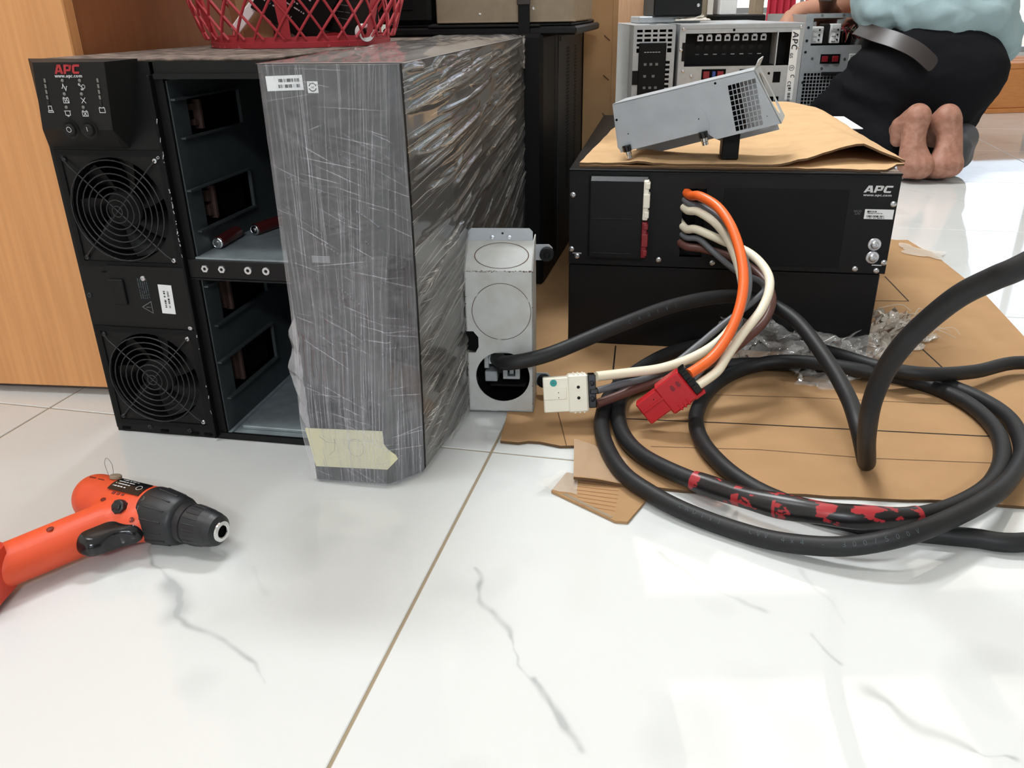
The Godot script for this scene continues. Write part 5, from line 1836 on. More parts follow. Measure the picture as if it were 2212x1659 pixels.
# ---------------------------------------------------------------- cardboard on the floor
func floor_card() -> void:
	var t := thing("floor_cardboard", "large flat sheet of brown cardboard on the white floor under the cable coil", "cardboard")
	var o := P2([-0.015, -0.853, 0.006, -0.848, 0.018, -0.851, 0.031, -0.849, 0.055, -0.838, 0.071, -0.838, 0.1, -0.81, 0.131, -0.751, 0.18, -0.736, 0.237, -0.729, 0.303, -0.725, 0.375, -0.714, 0.453, -0.707, 0.513, -0.695, 0.567, -0.686, 0.743, -0.971, 0.777, -1.153, 0.824, -1.35, 0.861, -1.632, 0.854, -1.658, 0.856, -1.726, 0.832, -1.727, 0.42, -2.05, 0.02, -2.05, 0.03, -1.452, 0.044, -1.368, 0.016, -1.12])
	var q := PackedVector2Array()
	for i in o.size():
		var a := o[i]
		var b := o[(i + 1) % o.size()]
		var m := maxi(1, int(a.distance_to(b) / 0.02))
		for k in m:
			var p := a.lerp(b, float(k) / m)
			if p.y > -0.86 and k > 0:
				p += Vector2(rng.randf_range(-0.0012, 0.0012), rng.randf_range(-0.0018, 0.0018))
			q.push_back(Vector2(p.x, -p.y))
	var flat := Basis(Vector3.RIGHT, -PI / 2)
	var b := Mb.new()
	var id := Geometry2D.triangulate_polygon(q)
	for p in q:
		b.vert(Vector3(p.x, 0.0038, -p.y), Vector3.UP)
	for k in range(0, id.size(), 3):
		b.face(id[k], id[k + 1], id[k + 2], Vector3.UP)
	obj("face", b, M.board, t)
	var e := Mb.new()
	for k in q.size():
		var p := Vector3(q[k].x, 0, -q[k].y)
		var r := Vector3(q[(k + 1) % q.size()].x, 0, -q[(k + 1) % q.size()].y)
		e.quad(p + Vector3.UP * 0.0003, r + Vector3.UP * 0.0003, r + Vector3.UP * 0.0038, p + Vector3.UP * 0.0038, Vector3.UP.cross(r - p) * -1.0)
	obj("cut_edge", e, M.board_edge, t)
	# printed outline and creases
	var pr := Mb.new()
	for l in [[0.132, -0.914, 0.139, -0.904, 0.278, -0.885, 0.548, -0.843, 0.56, -0.842], [0.157, -1.145, 0.143, -1.058, 0.132, -0.967, 0.124, -0.9], [0.5, -1.172, 0.606, -1.167, 0.597, -1.0, 0.588, -0.825, 0.6, -0.78], [0.698, -1.466, 0.679, -1.326, 0.636, -1.33, 0.45, -1.34]]:
		var z := P2(l)
		for k in z.size() - 1:
			stroke(pr, Vector2(z[k].x, -z[k].y), Vector2(z[k + 1].x, -z[k + 1].y), 0.0011)
		put("printed_line", pr.mesh(), M.bezel, t, Vector3(0, 0.0041, 0), flat)
		pr = Mb.new()
	var cr := Mb.new()
	for l in [[0.16, -0.832, 0.282, -0.82, 0.399, -0.796, 0.526, -0.781, 0.63, -0.77], [0.056, -0.95, 0.062, -0.838], [0.2, -0.975, 0.38, -0.955, 0.6, -0.92]]:
		var z := P2(l)
		for k in z.size() - 1:
			stroke(cr, Vector2(z[k].x, -z[k].y), Vector2(z[k + 1].x, -z[k + 1].y), 0.0007)
		put("crease", cr.mesh(), M.board_edge, t, Vector3(0, 0.004, 0), flat)
		cr = Mb.new()
	# taped offcuts in front
	var c1 := thing("taped_card_piece", "taped cardboard offcut against the front edge of the floor cardboard", "cardboard")
	var s1 := PackedVector3Array()
	for j in 6:
		for i in 10:
			var u := i / 9.0
			var v := j / 5.0
			var p := Vector2(0.0715, -0.846).lerp(Vector2(0.125, -0.80), u).lerp(Vector2(0.064, -0.755).lerp(Vector2(0.131, -0.741), u), v)
			s1.push_back(Vector3(p.x, 0.0078 + 0.0035 * v * (1.0 - u) + 0.001 * sin(u * 5.0), p.y))
	var m1 := Mb.new()
	m1.grid(s1, 10, 6, Vector3.UP)
	var u1 := PackedVector3Array()
	for p in s1: u1.push_back(p - Vector3.UP * 0.0032)
	m1.grid(u1, 10, 6, Vector3.DOWN)
	obj("face", m1, M.board, c1)
	var r1 := Mb.new()
	rim(r1, s1, 10, 6, 0.0032)
	obj("cut_edge", r1, M.board_edge, c1)
	var t1 := PackedVector3Array()
	for p in s1: t1.push_back(p + Vector3.UP * (0.0006 + rng.randf_range(0.0, 0.0006)))
	var tm := Mb.new()
	tm.grid(t1, 10, 6, Vector3.UP)
	obj("clear_tape", tm, M.tape_clear, c1)
	var c2 := thing("loose_card_piece", "loose cardboard offcut with clear tape at its left corner on the white floor", "cardboard")
	var l2 := [0.0395, 0.741, 0.1, 0.683, 0.112, 0.681, 0.1435, 0.731, 0.1, 0.765, 0.058, 0.778]
	var m2 := Mb.new()
	m2.prism(P2(l2), 0.0005, 0.0034, Transform3D(flat, Vector3.ZERO))
	obj("face", m2, M.board, c2)
	var gl := Mb.new()
	for k in 7:
		var a := Vector2(0.062 + k * 0.0012, 0.757 - k * 0.0075)
		stroke(gl, a, a + Vector2(0.05 - k * 0.003, -0.012), 0.0005)
	put("printed_line", gl.mesh(), mt(rgb(150, 100, 62), 0.85), c2, Vector3(0, 0.0036, 0), flat)
	var tc := PackedVector3Array()
	for j in 6:
		for i in 8:
			var u := i / 7.0
			var v := j / 5.0
			var p := Vector2(0.022, -0.743).lerp(Vector2(0.066, -0.73), u).lerp(Vector2(0.056, -0.783).lerp(Vector2(0.07, -0.772), u), v)
			tc.push_back(Vector3(p.x, 0.0042 + 0.006 * (1.0 - u) * (1.0 - v) + 0.0012 * sin(u * 9.0 + v * 7.0), p.y))
	var tcm := Mb.new()
	tcm.grid(tc, 8, 6, Vector3.UP)
	var cloudy := mt(Color(0.9, 0.88, 0.84, 0.35), 0.3)
	cloudy.transparency = BaseMaterial3D.TRANSPARENCY_ALPHA
	tag(obj("clear_tape", tcm, cloudy, c2), "crumpled clear tape", "")
	var bt := Mb.new()
	bt.prism(P2([0.05, 0.7335, 0.096, 0.688, 0.0985, 0.6895, 0.055, 0.7345]), 0.0034, 0.0037, Transform3D(flat, Vector3.ZERO))
	obj("brown_tape", bt, M.taupe, c2)


func coil() -> void:
	var raw := P3([-0.03, 0.058, -0.99, -0.018, 0.066, -0.955, -0.003, 0.077, -0.915, 0.048, 0.086, -0.92, 0.13, 0.106, -0.955, 0.207, 0.116, -1, 0.281, 0.116, -1.035, 0.33, 0.11, -1.035, 0.364, 0.099, -0.99, 0.379, 0.078, -0.915, 0.381, 0.061, -0.84, 0.373, 0.048, -0.78, 0.381, 0.015, -0.767, 0.358, 0.066, -0.73, 0.342, 0.118, -0.7, 0.338, 0.159, -0.68, 0.337, 0.196, -0.655, 0.344, 0.227, -0.635, 0.352, 0.257, -0.61, 0.364, 0.277, -0.59, 0.374, 0.291, -0.575, 0.42, 0.335, -0.55, 0.5, 0.375, -0.535, 0.62, 0.36, -0.56, 0.72, 0.25, -0.66, 0.77, 0.11, -0.82, 0.765, 0.03, -0.95, 0.692, 0.022, -1.014, 0.605, 0.026, -0.978, 0.528, 0.036, -0.951, 0.478, 0.036, -0.976, 0.44, 0.03, -1.041, 0.399, 0.02, -1.112, 0.336, 0.014, -1.136, 0.241, 0.014, -1.1, 0.172, 0.014, -1.029, 0.127, 0.014, -0.954, 0.107, 0.014, -0.878, 0.106, 0.014, -0.815, 0.117, 0.014, -0.756, 0.143, 0.012, -0.715, 0.173, 0.01, -0.684, 0.213, 0.009, -0.654, 0.25, 0.012, -0.63, 0.297, 0.02, -0.611, 0.347, 0.032, -0.608, 0.4, 0.034, -0.631, 0.464, 0.03, -0.675, 0.521, 0.02, -0.734, 0.566, 0.014, -0.795, 0.591, 0.014, -0.866, 0.584, 0.014, -0.926, 0.554, 0.014, -0.973, 0.494, 0.014, -1.006, 0.406, 0.016, -1.03, 0.328, 0.016, -1.04, 0.264, 0.014, -1.032, 0.194, 0.014, -0.997, 0.149, 0.014, -0.962, 0.131, 0.014, -0.909, 0.128, 0.014, -0.848, 0.14, 0.014, -0.8, 0.164, 0.016, -0.76, 0.2, 0.018, -0.721, 0.236, 0.024, -0.684, 0.276, 0.03, -0.655, 0.324, 0.03, -0.642, 0.384, 0.02, -0.657, 0.439, 0.014, -0.685, 0.491, 0.014, -0.722, 0.534, 0.014, -0.778, 0.561, 0.014, -0.843, 0.563, 0.014, -0.914, 0.535, 0.014, -0.971, 0.473, 0.028, -0.975, 0.406, 0.03, -1.007, 0.355, 0.024, -1.027, 0.306, 0.014, -1.019, 0.258, 0.014, -0.965, 0.224, 0.014, -0.892, 0.216, 0.014, -0.828, 0.226, 0.014, -0.769, 0.249, 0.012, -0.724, 0.282, 0.01, -0.692, 0.311, 0.009, -0.672, 0.345, 0.009, -0.655, 0.385, 0.009, -0.645, 0.428, 0.009, -0.636, 0.478, 0.009, -0.628, 0.62, 0.009, -0.66, 0.85, 0.009, -0.8, 1.1, 0.009, -0.86])
	var t := thing("black_power_cable", "thick black power cable looping from the grey junction cover into a coil on the cardboard", "cable", Vector3(0.35, 0, -0.85))
	var q := PackedVector3Array()
	for p in spline(raw, 6):
		q.push_back(p - t.position)
	var r := 0.0092
	var b := Mb.new()
	b.tube(q, r, 16)
	obj("sheath", b, M.cable_black, t)
	# red-painted tape on the inner front loop
	var i0 := nearest(q, Vector3(0.19, 0.018, -0.733) - t.position)
	var i1 := nearest(q, Vector3(0.39, 0.02, -0.659) - t.position)
	var w := 512
	var h := 128
	var f := noise(44, 0.02, 4)
	var g := noise(45, 0.006, 2)
	var tex := paint(w, h, func(x, y):
		var ends := 0.55 if (x < 12 or absi(x - 118) < 9 or absi(x - 205) < 4 or x > 504) else 0.0
		var n := f.get_noise_2d(x * 0.8, y * 2.0) + 0.8 * g.get_noise_2d(x * 2.0, y * 2.6) + ends - 0.17
		if x < 110 and x > 14: n -= 0.25
		return Color(0.64, 0.17, 0.19) if n > 0.0 else Color(0.09, 0.075, 0.08).lerp(Color(0.2, 0.1, 0.1), clampf(n + 0.3, 0, 1)))
	var tapem := mt(Color(1, 1, 1), 0.33)
	tapem.albedo_texture = tex
	var tq := q.slice(i0, i1)
	var rad := PackedFloat32Array()
	var run := 0.0
	for k in tq.size():
		if k: run += tq[k].distance_to(tq[k - 1])
		rad.push_back(r + 0.0013 + 0.0008 * sin(k * 0.7) + 0.0016 * exp(-pow((k - tq.size() * 0.45) / 8.0, 2.0)))
	var tm := Mb.new()
	tm.tube(tq, r, 20, rad)
	for k in tm.t.size():
		tm.t[k] = Vector2(tm.t[k].y / run, tm.t[k].x)
	tag(obj("paint_smeared_tape", tm, tapem, t), "black tape smeared with red paint", "")
	# embossed lettering along the outer front loop
	var s0 := nearest(q, Vector3(0.168, 0.01, -0.689) - t.position)
	var run2 := 0.0
	var k := s0
	for ch in "CADIVI - CVV 4x4 - 300/500V":
		if ch == " ":
			run2 = 0.0038
		while run2 > 0.0 and k < q.size() - 2:
			run2 -= q[k + 1].distance_to(q[k])
			k += 1
		run2 = 0.0038
		if ch == " ":
			continue
		var along := (q[k + 1] - q[k]).normalized()
		var out := Vector3(0, 0.72, 0.69)
		out = (out - along * out.dot(along)).normalized()
		var at := q[k] - along * (run2 * 0.0) + out * (r + 0.00015)
		text(ch, 0.0042, M.dim_print, t, at, Basis(along, out.cross(along), out))
	var s1 := nearest(q, Vector3(0.235, 0.148, -0.94) - t.position)
	k = s1 - 5
	for ch in "CADIVI":
		var along := (q[k + 1] - q[k]).normalized()
		var out := Vector3(0, 0.3, 0.95)
		out = (out - along * out.dot(along)).normalized()
		text(ch, 0.0042, M.dim_print, t, q[k] + out * (r + 0.00015), Basis(along, out.cross(along), out))
		run2 = 0.0036
		while run2 > 0.0:
			run2 -= q[k + 1].distance_to(q[k])
			k += 1


func nearest(q: PackedVector3Array, p: Vector3) -> int:
	var best := 0
	for i in q.size():
		if q[i].distance_squared_to(p) < q[best].distance_squared_to(p):
			best = i
	return best


func crumple(corners: Array, n: int, amp: float, seed_: int) -> Mb:
	var f := noise(seed_, 0.11, 3)
	f.noise_type = FastNoiseLite.TYPE_CELLULAR
	f.cellular_return_type = FastNoiseLite.RETURN_DISTANCE2_SUB
	var g := noise(seed_ + 1, 0.06, 2)
	var q := PackedVector3Array()
	for j in n:
		for i in n:
			var u := float(i) / (n - 1)
			var v := float(j) / (n - 1)
			var a: Vector3 = corners[0]
			var b: Vector3 = corners[1]
			var c: Vector3 = corners[2]
			var d: Vector3 = corners[3]
			var p := a.lerp(b, u).lerp(d.lerp(c, u), v)
			var edge := g.get_noise_2d(i * 1.4, j * 1.4)
			p += Vector3(edge, 0, g.get_noise_2d(j * 1.4 + 90.0, i * 1.4)) * 0.02
			p.y = maxf(0.006, p.y + amp * (f.get_noise_2d(i * 2.0, j * 2.0) + 0.6) + amp * 0.9 * edge)
			q.push_back(p)
	var m := Mb.new()
	m.grid(q, n, n, Vector3.UP)
	return m


func plastic() -> void:
	var hz := mt(Color(0.86, 0.85, 0.84, 0.14), 0.3)
	hz.transparency = BaseMaterial3D.TRANSPARENCY_ALPHA
	var hz2 := mt(Color(0.9, 0.86, 0.8, 0.5), 0.3)
	hz2.transparency = BaseMaterial3D.TRANSPARENCY_ALPHA
	var t := thing("crumpled_film", "crumpled clear plastic film at the foot of the rack unit behind the cable coil", "plastic film")
	var a := crumple([Vector3(0.29, 0.012, -1.06), Vector3(0.5, 0.012, -1.02), Vector3(0.53, 0.03, -1.08), Vector3(0.31, 0.06, -1.12)], 44, 0.016, 70)
	obj("sheet", a, hz, t)
	put("film_gloss", a.mesh(), M.film_fold, t, Vector3(0, 0.0006, 0))
	var b := crumple([Vector3(0.375, 0.008, -0.99), Vector3(0.44, 0.008, -0.965), Vector3(0.48, 0.02, -1.05), Vector3(0.38, 0.02, -1.06)], 26, 0.01, 75)
	obj("trailing_film", b, hz, t)
	put("film_gloss", b.mesh(), M.film_fold, t, Vector3(0, 0.0006, 0))
	var t2 := thing("shredded_film", "bunched shreds of clear plastic film on the cardboard right of the rack unit", "plastic film")
	var c := crumple([Vector3(0.525, 0.008, -1.06), Vector3(0.63, 0.006, -1.14), Vector3(0.63, 0.01, -1.2), Vector3(0.55, 0.05, -1.2)], 40, 0.018, 81)
	obj("sheet", c, hz2, t2)
	put("film_gloss", c.mesh(), M.film_fold, t2, Vector3(0, 0.0006, 0))
	var sh := Mb.new()
	for k in 22:
		var p := Vector3(rng.randf_range(0.54, 0.62), rng.randf_range(0.01, 0.045), rng.randf_range(-1.19, -1.1))
		var d := Vector3(rng.randf_range(0.01, 0.05), rng.randf_range(-0.02, 0.01), rng.randf_range(-0.02, 0.035))
		var mid := p + d * 0.5 + Vector3(0, rng.randf_range(0.0, 0.012), 0)
		var e := p + d
		e.y = maxf(e.y, 0.006)
		sh.tube(spline(PackedVector3Array([p, mid + Vector3(rng.randf_range(-0.008, 0.008), 0, 0), e]), 5), rng.randf_range(0.0004, 0.0009), 5)
	var so := obj("strands", sh, hz2, t2)
	so.set_meta("kind", "stuff")
	var t3 := thing("tape_scraps", "scraps of clear tape stuck on the far corner of the floor cardboard", "tape")
	var s3 := crumple([Vector3(0.8, 0.0055, -1.62), Vector3(0.86, 0.0055, -1.56), Vector3(0.88, 0.0055, -1.62), Vector3(0.83, 0.0055, -1.69)], 16, 0.003, 91)
	obj("scrap", s3, hz2, t3)


# ---------------------------------------------------------------- drill
func drill() -> void:
	var t := thing("cordless_drill", "orange cordless drill with black chuck lying on the white floor", "drill", Vector3(-0.421, 0, -0.703), 22.6)
	var ax := 0.0272
	var hb := body_mesh([
		[Vector3(0.006, ax + 0.001, -0.001), Vector3(0.074, ax, 0), 0.0245, 0.0262],
		[Vector3(0.046, 0.0265, 0.022), Vector3(0.009, 0.026, 0.112), 0.0185, 0.0172],
		[Vector3(0.053, 0.0265, 0.022), Vector3(0.016, 0.026, 0.112), 0.0178, 0.0168],
		[Vector3(0.066, 0.0265, 0.016), Vector3(0.074, 0.0265, 0.02), 0.019, 0.016]], 0.011, 0.0022)
	obj("housing", hb, M.drill_orange, t)
	var bs := Basis(Vector3.UP, deg_to_rad(22.0))
	var foot := Mb.new()
	foot.bb(-0.06, -0.0255, -0.018, 0.036, 0.0275, 0.03, 0.005)
	put("battery_pack", foot.mesh(), M.drill_red, t, Vector3(-0.005, 0.0285, 0.137), bs)
	var toX := Basis(Vector3.BACK, -PI / 2)
	var cx := Transform3D(toX, Vector3(0, ax, 0))
	var co := Mb.new()
	co.lathe([Vector2(0.024, 0.076), Vector2(0.0262, 0.0765), Vector2(0.0272, 0.079), Vector2(0.0272, 0.087), Vector2(0.0258, 0.1), Vector2(0.0232, 0.112), Vector2(0.0205, 0.1165), Vector2(0.015, 0.117)], 40, cx, true)
	for k in 14:
		var a := TAU * k / 14.0
		var p := PackedVector3Array()
		for s in 5:
			var x := lerpf(0.086, 0.108, s / 4.0)
			var r := lerpf(0.0272, 0.0243, s / 4.0) - 0.0002
			p.push_back(Vector3(x, ax + sin(a) * r, cos(a) * r))
		co.tube(p, 0.0009, 5)
	var coo := obj("torque_collar", co, M.drill_black, t)
	var nums := ["3", "1", "5", "7"]
	for k in 4:
		var a := 1.15 - k * 0.36
		var n := Vector3(0, sin(a), cos(a))
		text(nums[k], 0.004, M.grey_print, coo, Vector3(0.0815, ax, 0) + n * 0.02725, Basis(n.cross(Vector3.RIGHT) * -1.0, Vector3.LEFT * -1.0, n) if false else Basis(Vector3.RIGHT, n.cross(Vector3.RIGHT), n))
	var ck := Mb.new()
	ck.lathe([Vector2(0.014, 0.113), Vector2(0.0188, 0.1135), Vector2(0.0192, 0.1155), Vector2(0.0192, 0.124), Vector2(0.0182, 0.1245), Vector2(0.0182, 0.126), Vector2(0.0192, 0.1265), Vector2(0.0182, 0.142), Vector2(0.0165, 0.1505), Vector2(0.0145, 0.1565), Vector2(0.0105, 0.1592), Vector2(0.0088, 0.1596)], 40, cx)
	for k in 20:
		var a := TAU * k / 20.0
		var n := Vector3(0, sin(a), cos(a))
		ck.tube(PackedVector3Array([Vector3(0.1275, ax, 0) + n * 0.0187, Vector3(0.1345, ax, 0) + n * 0.0184, Vector3(0.143, ax, 0) + n * 0.0172]), 0.0011, 5)
	obj("chuck", ck, M.drill_black, t)
	var rg := Mb.new()
	rg.lathe([Vector2(0.0102, 0.1588), Vector2(0.0098, 0.1606), Vector2(0.0066, 0.1612), Vector2(0.0058, 0.1606), Vector2(0.0055, 0.152)], 32, cx)
	tag(obj("chuck_ring", rg, M.chrome, t), "bright steel ring", "")
	var bore := Mb.new()
	bore.lathe([Vector2(0.0056, 0.156), Vector2(0, 0.153)], 20, cx)
	obj("bore", bore, M.void, t)
	var tr := body_mesh([
		[Vector3(0.08, 0.0255, 0.03), Vector3(0.0615, 0.0255, 0.058), 0.0105, 0.0105],
		[Vector3(0.062, 0.0265, 0.03), Vector3(0.05, 0.0265, 0.056), 0.0125, 0.012],
		[Vector3(0.0905, 0.05, 0.054), Vector3(0.0905, 0.0, 0.054), 0.0165, 0.0165, true]], 0.008, 0.0018)
	obj("trigger", tr, M.gloss_black, t)
	var nn := Vector3(0, 0.63, 0.78).normalized()
	var up := Basis(Vector3.RIGHT, nn, Vector3.RIGHT.cross(nn))
	var sl := Mb.new()
	sl.lathe([Vector2(0.0072, -0.004), Vector2(0.0072, 0.0062), Vector2(0.006, 0.007), Vector2(0, 0.007)], 8, Transform3D(up, Vector3(0.064, 0.0445, 0.0215)))
	sl.box(Vector3(0.064, 0.0445, 0.0215) + nn * 0.0075, Vector3(0.009, 0.003, 0.005), 0.0008, up)
	obj("direction_switch", sl, M.drill_black, t)
	# screw recesses
	for q in [[Vector3(0.042, 0.0448, 0.0195), 0.0026], [Vector3(0.079, 0.0355, 0.0245), 0.0028], [Vector3(0.0325, 0.0441, 0.0745), 0.0032]]:
		var near := nearest(hb.p, q[0])
		var n2 := hb.n[near]
		var bb := Basis(Vector3.RIGHT, n2, Vector3.RIGHT.cross(n2))
		var rc := Mb.new()
		rc.lathe([Vector2(q[1], 0.0006), Vector2(q[1] * 0.9, 0.0009), Vector2(q[1] * 0.78, 0.0003), Vector2(0, 0.0001)], 16, Transform3D(bb, q[0]))
		put("screw_recess", rc.mesh(), mt(rgb(110, 30, 18), 0.6), t, hb.p[near] - q[0] + n2 * 0.0002)
	# rating label bent round the top
	var lb := Mb.new()
	lb.lathe([Vector2(0.0266, 0.035), Vector2(0.0274, 0.0352), Vector2(0.0275, 0.0735), Vector2(0.0268, 0.074)], 12, cx, false, PI / 2 - 0.02 - 0.38, 0.74)
	for k in lb.p.size():
		pass
	var lo := obj("rating_label", turned_top(lb, ax), M.gloss_black, t)
	for k in 4:
		var a := PI / 2 + 0.22 - k * 0.14
		var n3 := Vector3(0, sin(a), cos(a))
		put("printed_row", bars(0.022 - 0.002 * k, 0.0013, 131 + k, 0.7).mesh(), M.white_print, lo, Vector3(0.038, ax, 0) + n3 * 0.0277, Basis(Vector3.RIGHT, n3.cross(Vector3.RIGHT), n3))
	var mk := Mb.new()
	for s in 14:
		stroke(mk, Vector2.from_angle(TAU * s / 14) * 0.003, Vector2.from_angle(TAU * (s + 1) / 14) * 0.003, 0.0003)
	put("ring_mark", mk.mesh(), M.white_print, lo, Vector3(0.0675, ax + 0.0277, 0.001), Basis(Vector3.RIGHT, -PI / 2 + 0.04))
	for k in 3:
		for r in 2:
			put("cooling_slot", rect(-0.004, -0.0009, -0.0006, 0.004, 0.0009, 0.0006, 0.0003).mesh(), M.drill_red if false else mt(rgb(120, 34, 20), 0.6), t, Vector3(0.006 + r * 0.011, ax + 0.0253 - 0.0016 * absf(k - 1.0), -0.006 + 0.0055 * k), Basis(Vector3.RIGHT, -PI / 2 + (k - 1) * 0.24))
		put("cooling_slot", rect(-0.0018, -0.0014, -0.0006, 0.0018, 0.0014, 0.0006, 0.0003).mesh(), mt(rgb(120, 34, 20), 0.6), t, Vector3(0.045 + 0.0058 * k, ax + 0.0236, 0.0116), Basis(Vector3.RIGHT, -1.05))
	var pad := Mb.new()
	pad.lathe([Vector2(0.0058, -0.001), Vector2(0.0058, 0.0014), Vector2(0.0048, 0.0022), Vector2(0, 0.0022)], 18, Transform3D(Basis(Vector3.RIGHT, -0.3), Vector3(0.027, ax + 0.0258, -0.009)))
	tag(obj("felt_pad", pad, M.taupe, t), "small round beige pad", "")
	var hair := Mb.new()
	hair.tube(spline(P3([0.014, 0.05, -0.012, 0.011, 0.062, -0.013, 0.0155, 0.07, -0.013, 0.021, 0.064, -0.013, 0.022, 0.0535, -0.011]), 4), 0.00025, 5)
	obj("loose_thread", hair, M.grey_print, t)


# turns a lathe swept about x so that its middle lies on top
func turned_top(m: Mb, ax: float) -> Mb:
	var c := Vector3.ZERO
	for p in m.p:
		c += p
	c /= m.p.size()
	var a := atan2(c.z, c.y - ax)
	var b := Basis(Vector3.RIGHT, -a)
	for k in m.p.size():
		m.p[k] = b * (m.p[k] - Vector3(0, ax, 0)) + Vector3(0, ax, 0)
		m.n[k] = b * m.n[k]
	return m


# ---------------------------------------------------------------- row of grey chassis at the back
func back_row() -> void:
	# narrow chassis
	var a := thing("narrow_chassis", "narrow grey metal chassis with a black socket panel beside the wooden panel", "power supply", Vector3(0.266, 0, -1.85), 1.5)
	var ab := Mb.new()
	ab.bb(0.0, 0.0, -0.42, 0.0012, 0.434, -0.001); ab.bb(0.0858, 0.0, -0.42, 0.087, 0.434, -0.001)
	ab.bb(0.0, 0.4328, -0.42, 0.087, 0.434, -0.001); ab.bb(0.0, 0.0, -0.42, 0.087, 0.434, -0.418)
	obj("casing", ab, M.galv, a)
	obj("inside", rect(0.002, 0.002, -0.3, 0.085, 0.432, -0.012), M.void, a)
	var af := Mb.new()
	af.bb(0.0, 0.0, -0.002, 0.087, 0.38, 0.0)
	af.bb(0.0, 0.38, -0.002, 0.007, 0.4328, 0.0); af.bb(0.08, 0.38, -0.002, 0.087, 0.4328, 0.0)
	af.bb(0.007, 0.4255, -0.002, 0.08, 0.4328, 0.0)
	for y in [0.38, 0.3895, 0.3985, 0.408, 0.4165]:
		af.bb(0.007, y, -0.002, 0.08, y + (0.004 if y > 0.381 else 0.001), 0.0)
	for x in [0.0185, 0.036, 0.0495, 0.067]:
		af.bb(x, 0.381, -0.0019, x + 0.004, 0.4255, -0.0001)
	obj("front", af, M.galv, a)
	var ap := Mb.new()
	ap.bb(0.012, 0.25, 0.0, 0.069, 0.4, 0.004, 0.001)
	ap.bb(0.0, 0.318, 0.0, 0.014, 0.346, 0.003)
	var apo := obj("socket_panel", ap, M.black_matt, a)
	for k in 6:
		put("printed_mark", rect(0, 0, 0, 0.0042, 0.0012, 0.0006).mesh(), M.white_print, apo, Vector3(0.023 + k * 0.0058, 0.3815, 0.004))
	for r in [[0.3585, 3], [0.335, 2], [0.312, 3]]:
		for k in r[1]:
			put("switch", rect(-0.003, -0.0026, 0, 0.003, 0.0026, 0.0012, 0.0004).mesh(), M.grey_print, apo, Vector3(0.026 + k * (0.012 if r[1] == 3 else 0.018), r[0], 0.004))
	for k in 7:
		obj("side_slot", rect(0.069, 0.302 + k * 0.0095, -0.0005, 0.078, 0.3075 + k * 0.0095, 0.0006, 0.0004), M.void, a)
	obj("top_slot", rect(0.044, 0.4338, -0.1, 0.058, 0.4344, -0.08), M.void, a)
	# wide chassis with the row of outlets
	var b := thing("outlet_chassis", "wide grey metal chassis with a dark recessed row of eight outlets behind the folded carton", "power supply", Vector3(0.3585, 0, -1.83), 1.5)
	var W := 0.253
	var H := 0.4345
	var bc := Mb.new()
	bc.bb(0, 0, -0.5, 0.0012, H, -0.001); bc.bb(W - 0.0012, 0, -0.5, W, H, -0.001)
	bc.bb(0, H - 0.0012, -0.5, W, H, -0.001); bc.bb(0, 0, -0.5, W, H, -0.498); bc.bb(0, 0, -0.5, W, 0.0012, -0.001)
	obj("casing", bc, M.galv, b)
	var bf := Mb.new()
	bf.plate_rect(0, 0.345, W, H, 0.012, 0.3535, 0.232, 0.417, -0.0015, 0.0)
	bf.plate_rect(0, 0.0, W, 0.345, 0.196, 0.2, 0.216, 0.292, -0.0015, 0.0)
	bf.bb(0.002, H - 0.009, 0.0, W - 0.002, H - 0.0005, 0.0012, 0.0004)
	obj("front", bf, M.galv, b)
	var rc := Mb.new()
	rc.bb(0.012, 0.3535, -0.05, 0.232, 0.417, -0.046)
	rc.bb(0.012, 0.3535, -0.048, 0.2, 0.3555, -0.004)
	rc.bb(0.006, 0.364, -0.002, 0.0125, 0.4, 0.0008)
	var rco := obj("outlet_recess", rc, M.black_matt, b)
	obj("divider", rect(0.199, 0.3535, -0.04, 0.2015, 0.42, 0.002), M.galv, b)
	for k in 8:
		var x := 0.0465 + 0.0187 * k
		var o := Mb.new()
		o.plate_rect(x - 0.006, 0.4015, x + 0.006, 0.412, x - 0.0032, 0.4045, x + 0.0032, 0.4095, -0.03, -0.022)
		o.bb(x - 0.004, 0.4115, -0.03, x + 0.004, 0.4145, -0.02)
		obj("latch", o, M.steel, rco)
		obj("socket", cyl_mesh(0.0052, 0.002, Vector3(x, 0.3885, -0.045), 14), M.bezel, rco)
		obj("label_bar", rect(x - 0.004, 0.374, -0.046, x + 0.004, 0.3755, -0.0445), M.white_print if k % 3 else M.grey_print, rco)
	var br := Mb.new()
	br.bb(0.05, 0.327, 0.0, 0.1, 0.348, 0.0012)
	obj("breaker_plate", br, M.void, b)
	for q in [[0.053, M.dark_red], [0.0715, mt(rgb(40, 70, 140), 0.5)], [0.082, M.dark_red]]:
		obj("breaker", rect(q[0], 0.33, 0.001, q[0] + (0.013 if q[0] != 0.0715 else 0.007), 0.344, 0.0045, 0.0008), q[1], b)
	var vg := Mb.new()
	for k in 5:
		vg.bb(0.196, 0.2 + k * 0.0165, -0.0012, 0.216, 0.2015 + k * 0.0165, -0.0004)
	vg.bb(0.2055, 0.2, -0.0012, 0.2068, 0.292, -0.0004)
	vg.bb(0.1995, 0.32, -0.01, 0.2145, 0.341, 0.0004)
	obj("vent_grid", vg, M.galv, b)
	obj("dark_port", rect(0.1995, 0.32, 0.0, 0.2145, 0.341, 0.001), M.void, b)
	obj("grey_port", rect(0.128, 0.33, 0.0, 0.165, 0.347, 0.003, 0.001), M.bezel, b)
	var lb := obj("label", rect(0.2285, 0.285, 0.0, 0.2445, 0.421, 0.0005), M.sticker, b)
	text("APC", 0.0115, M.dark_print, lb, Vector3(0.2365, 0.4, 0.0008), Basis(Vector3.BACK, -PI / 2), true, 1.15, 0.12)
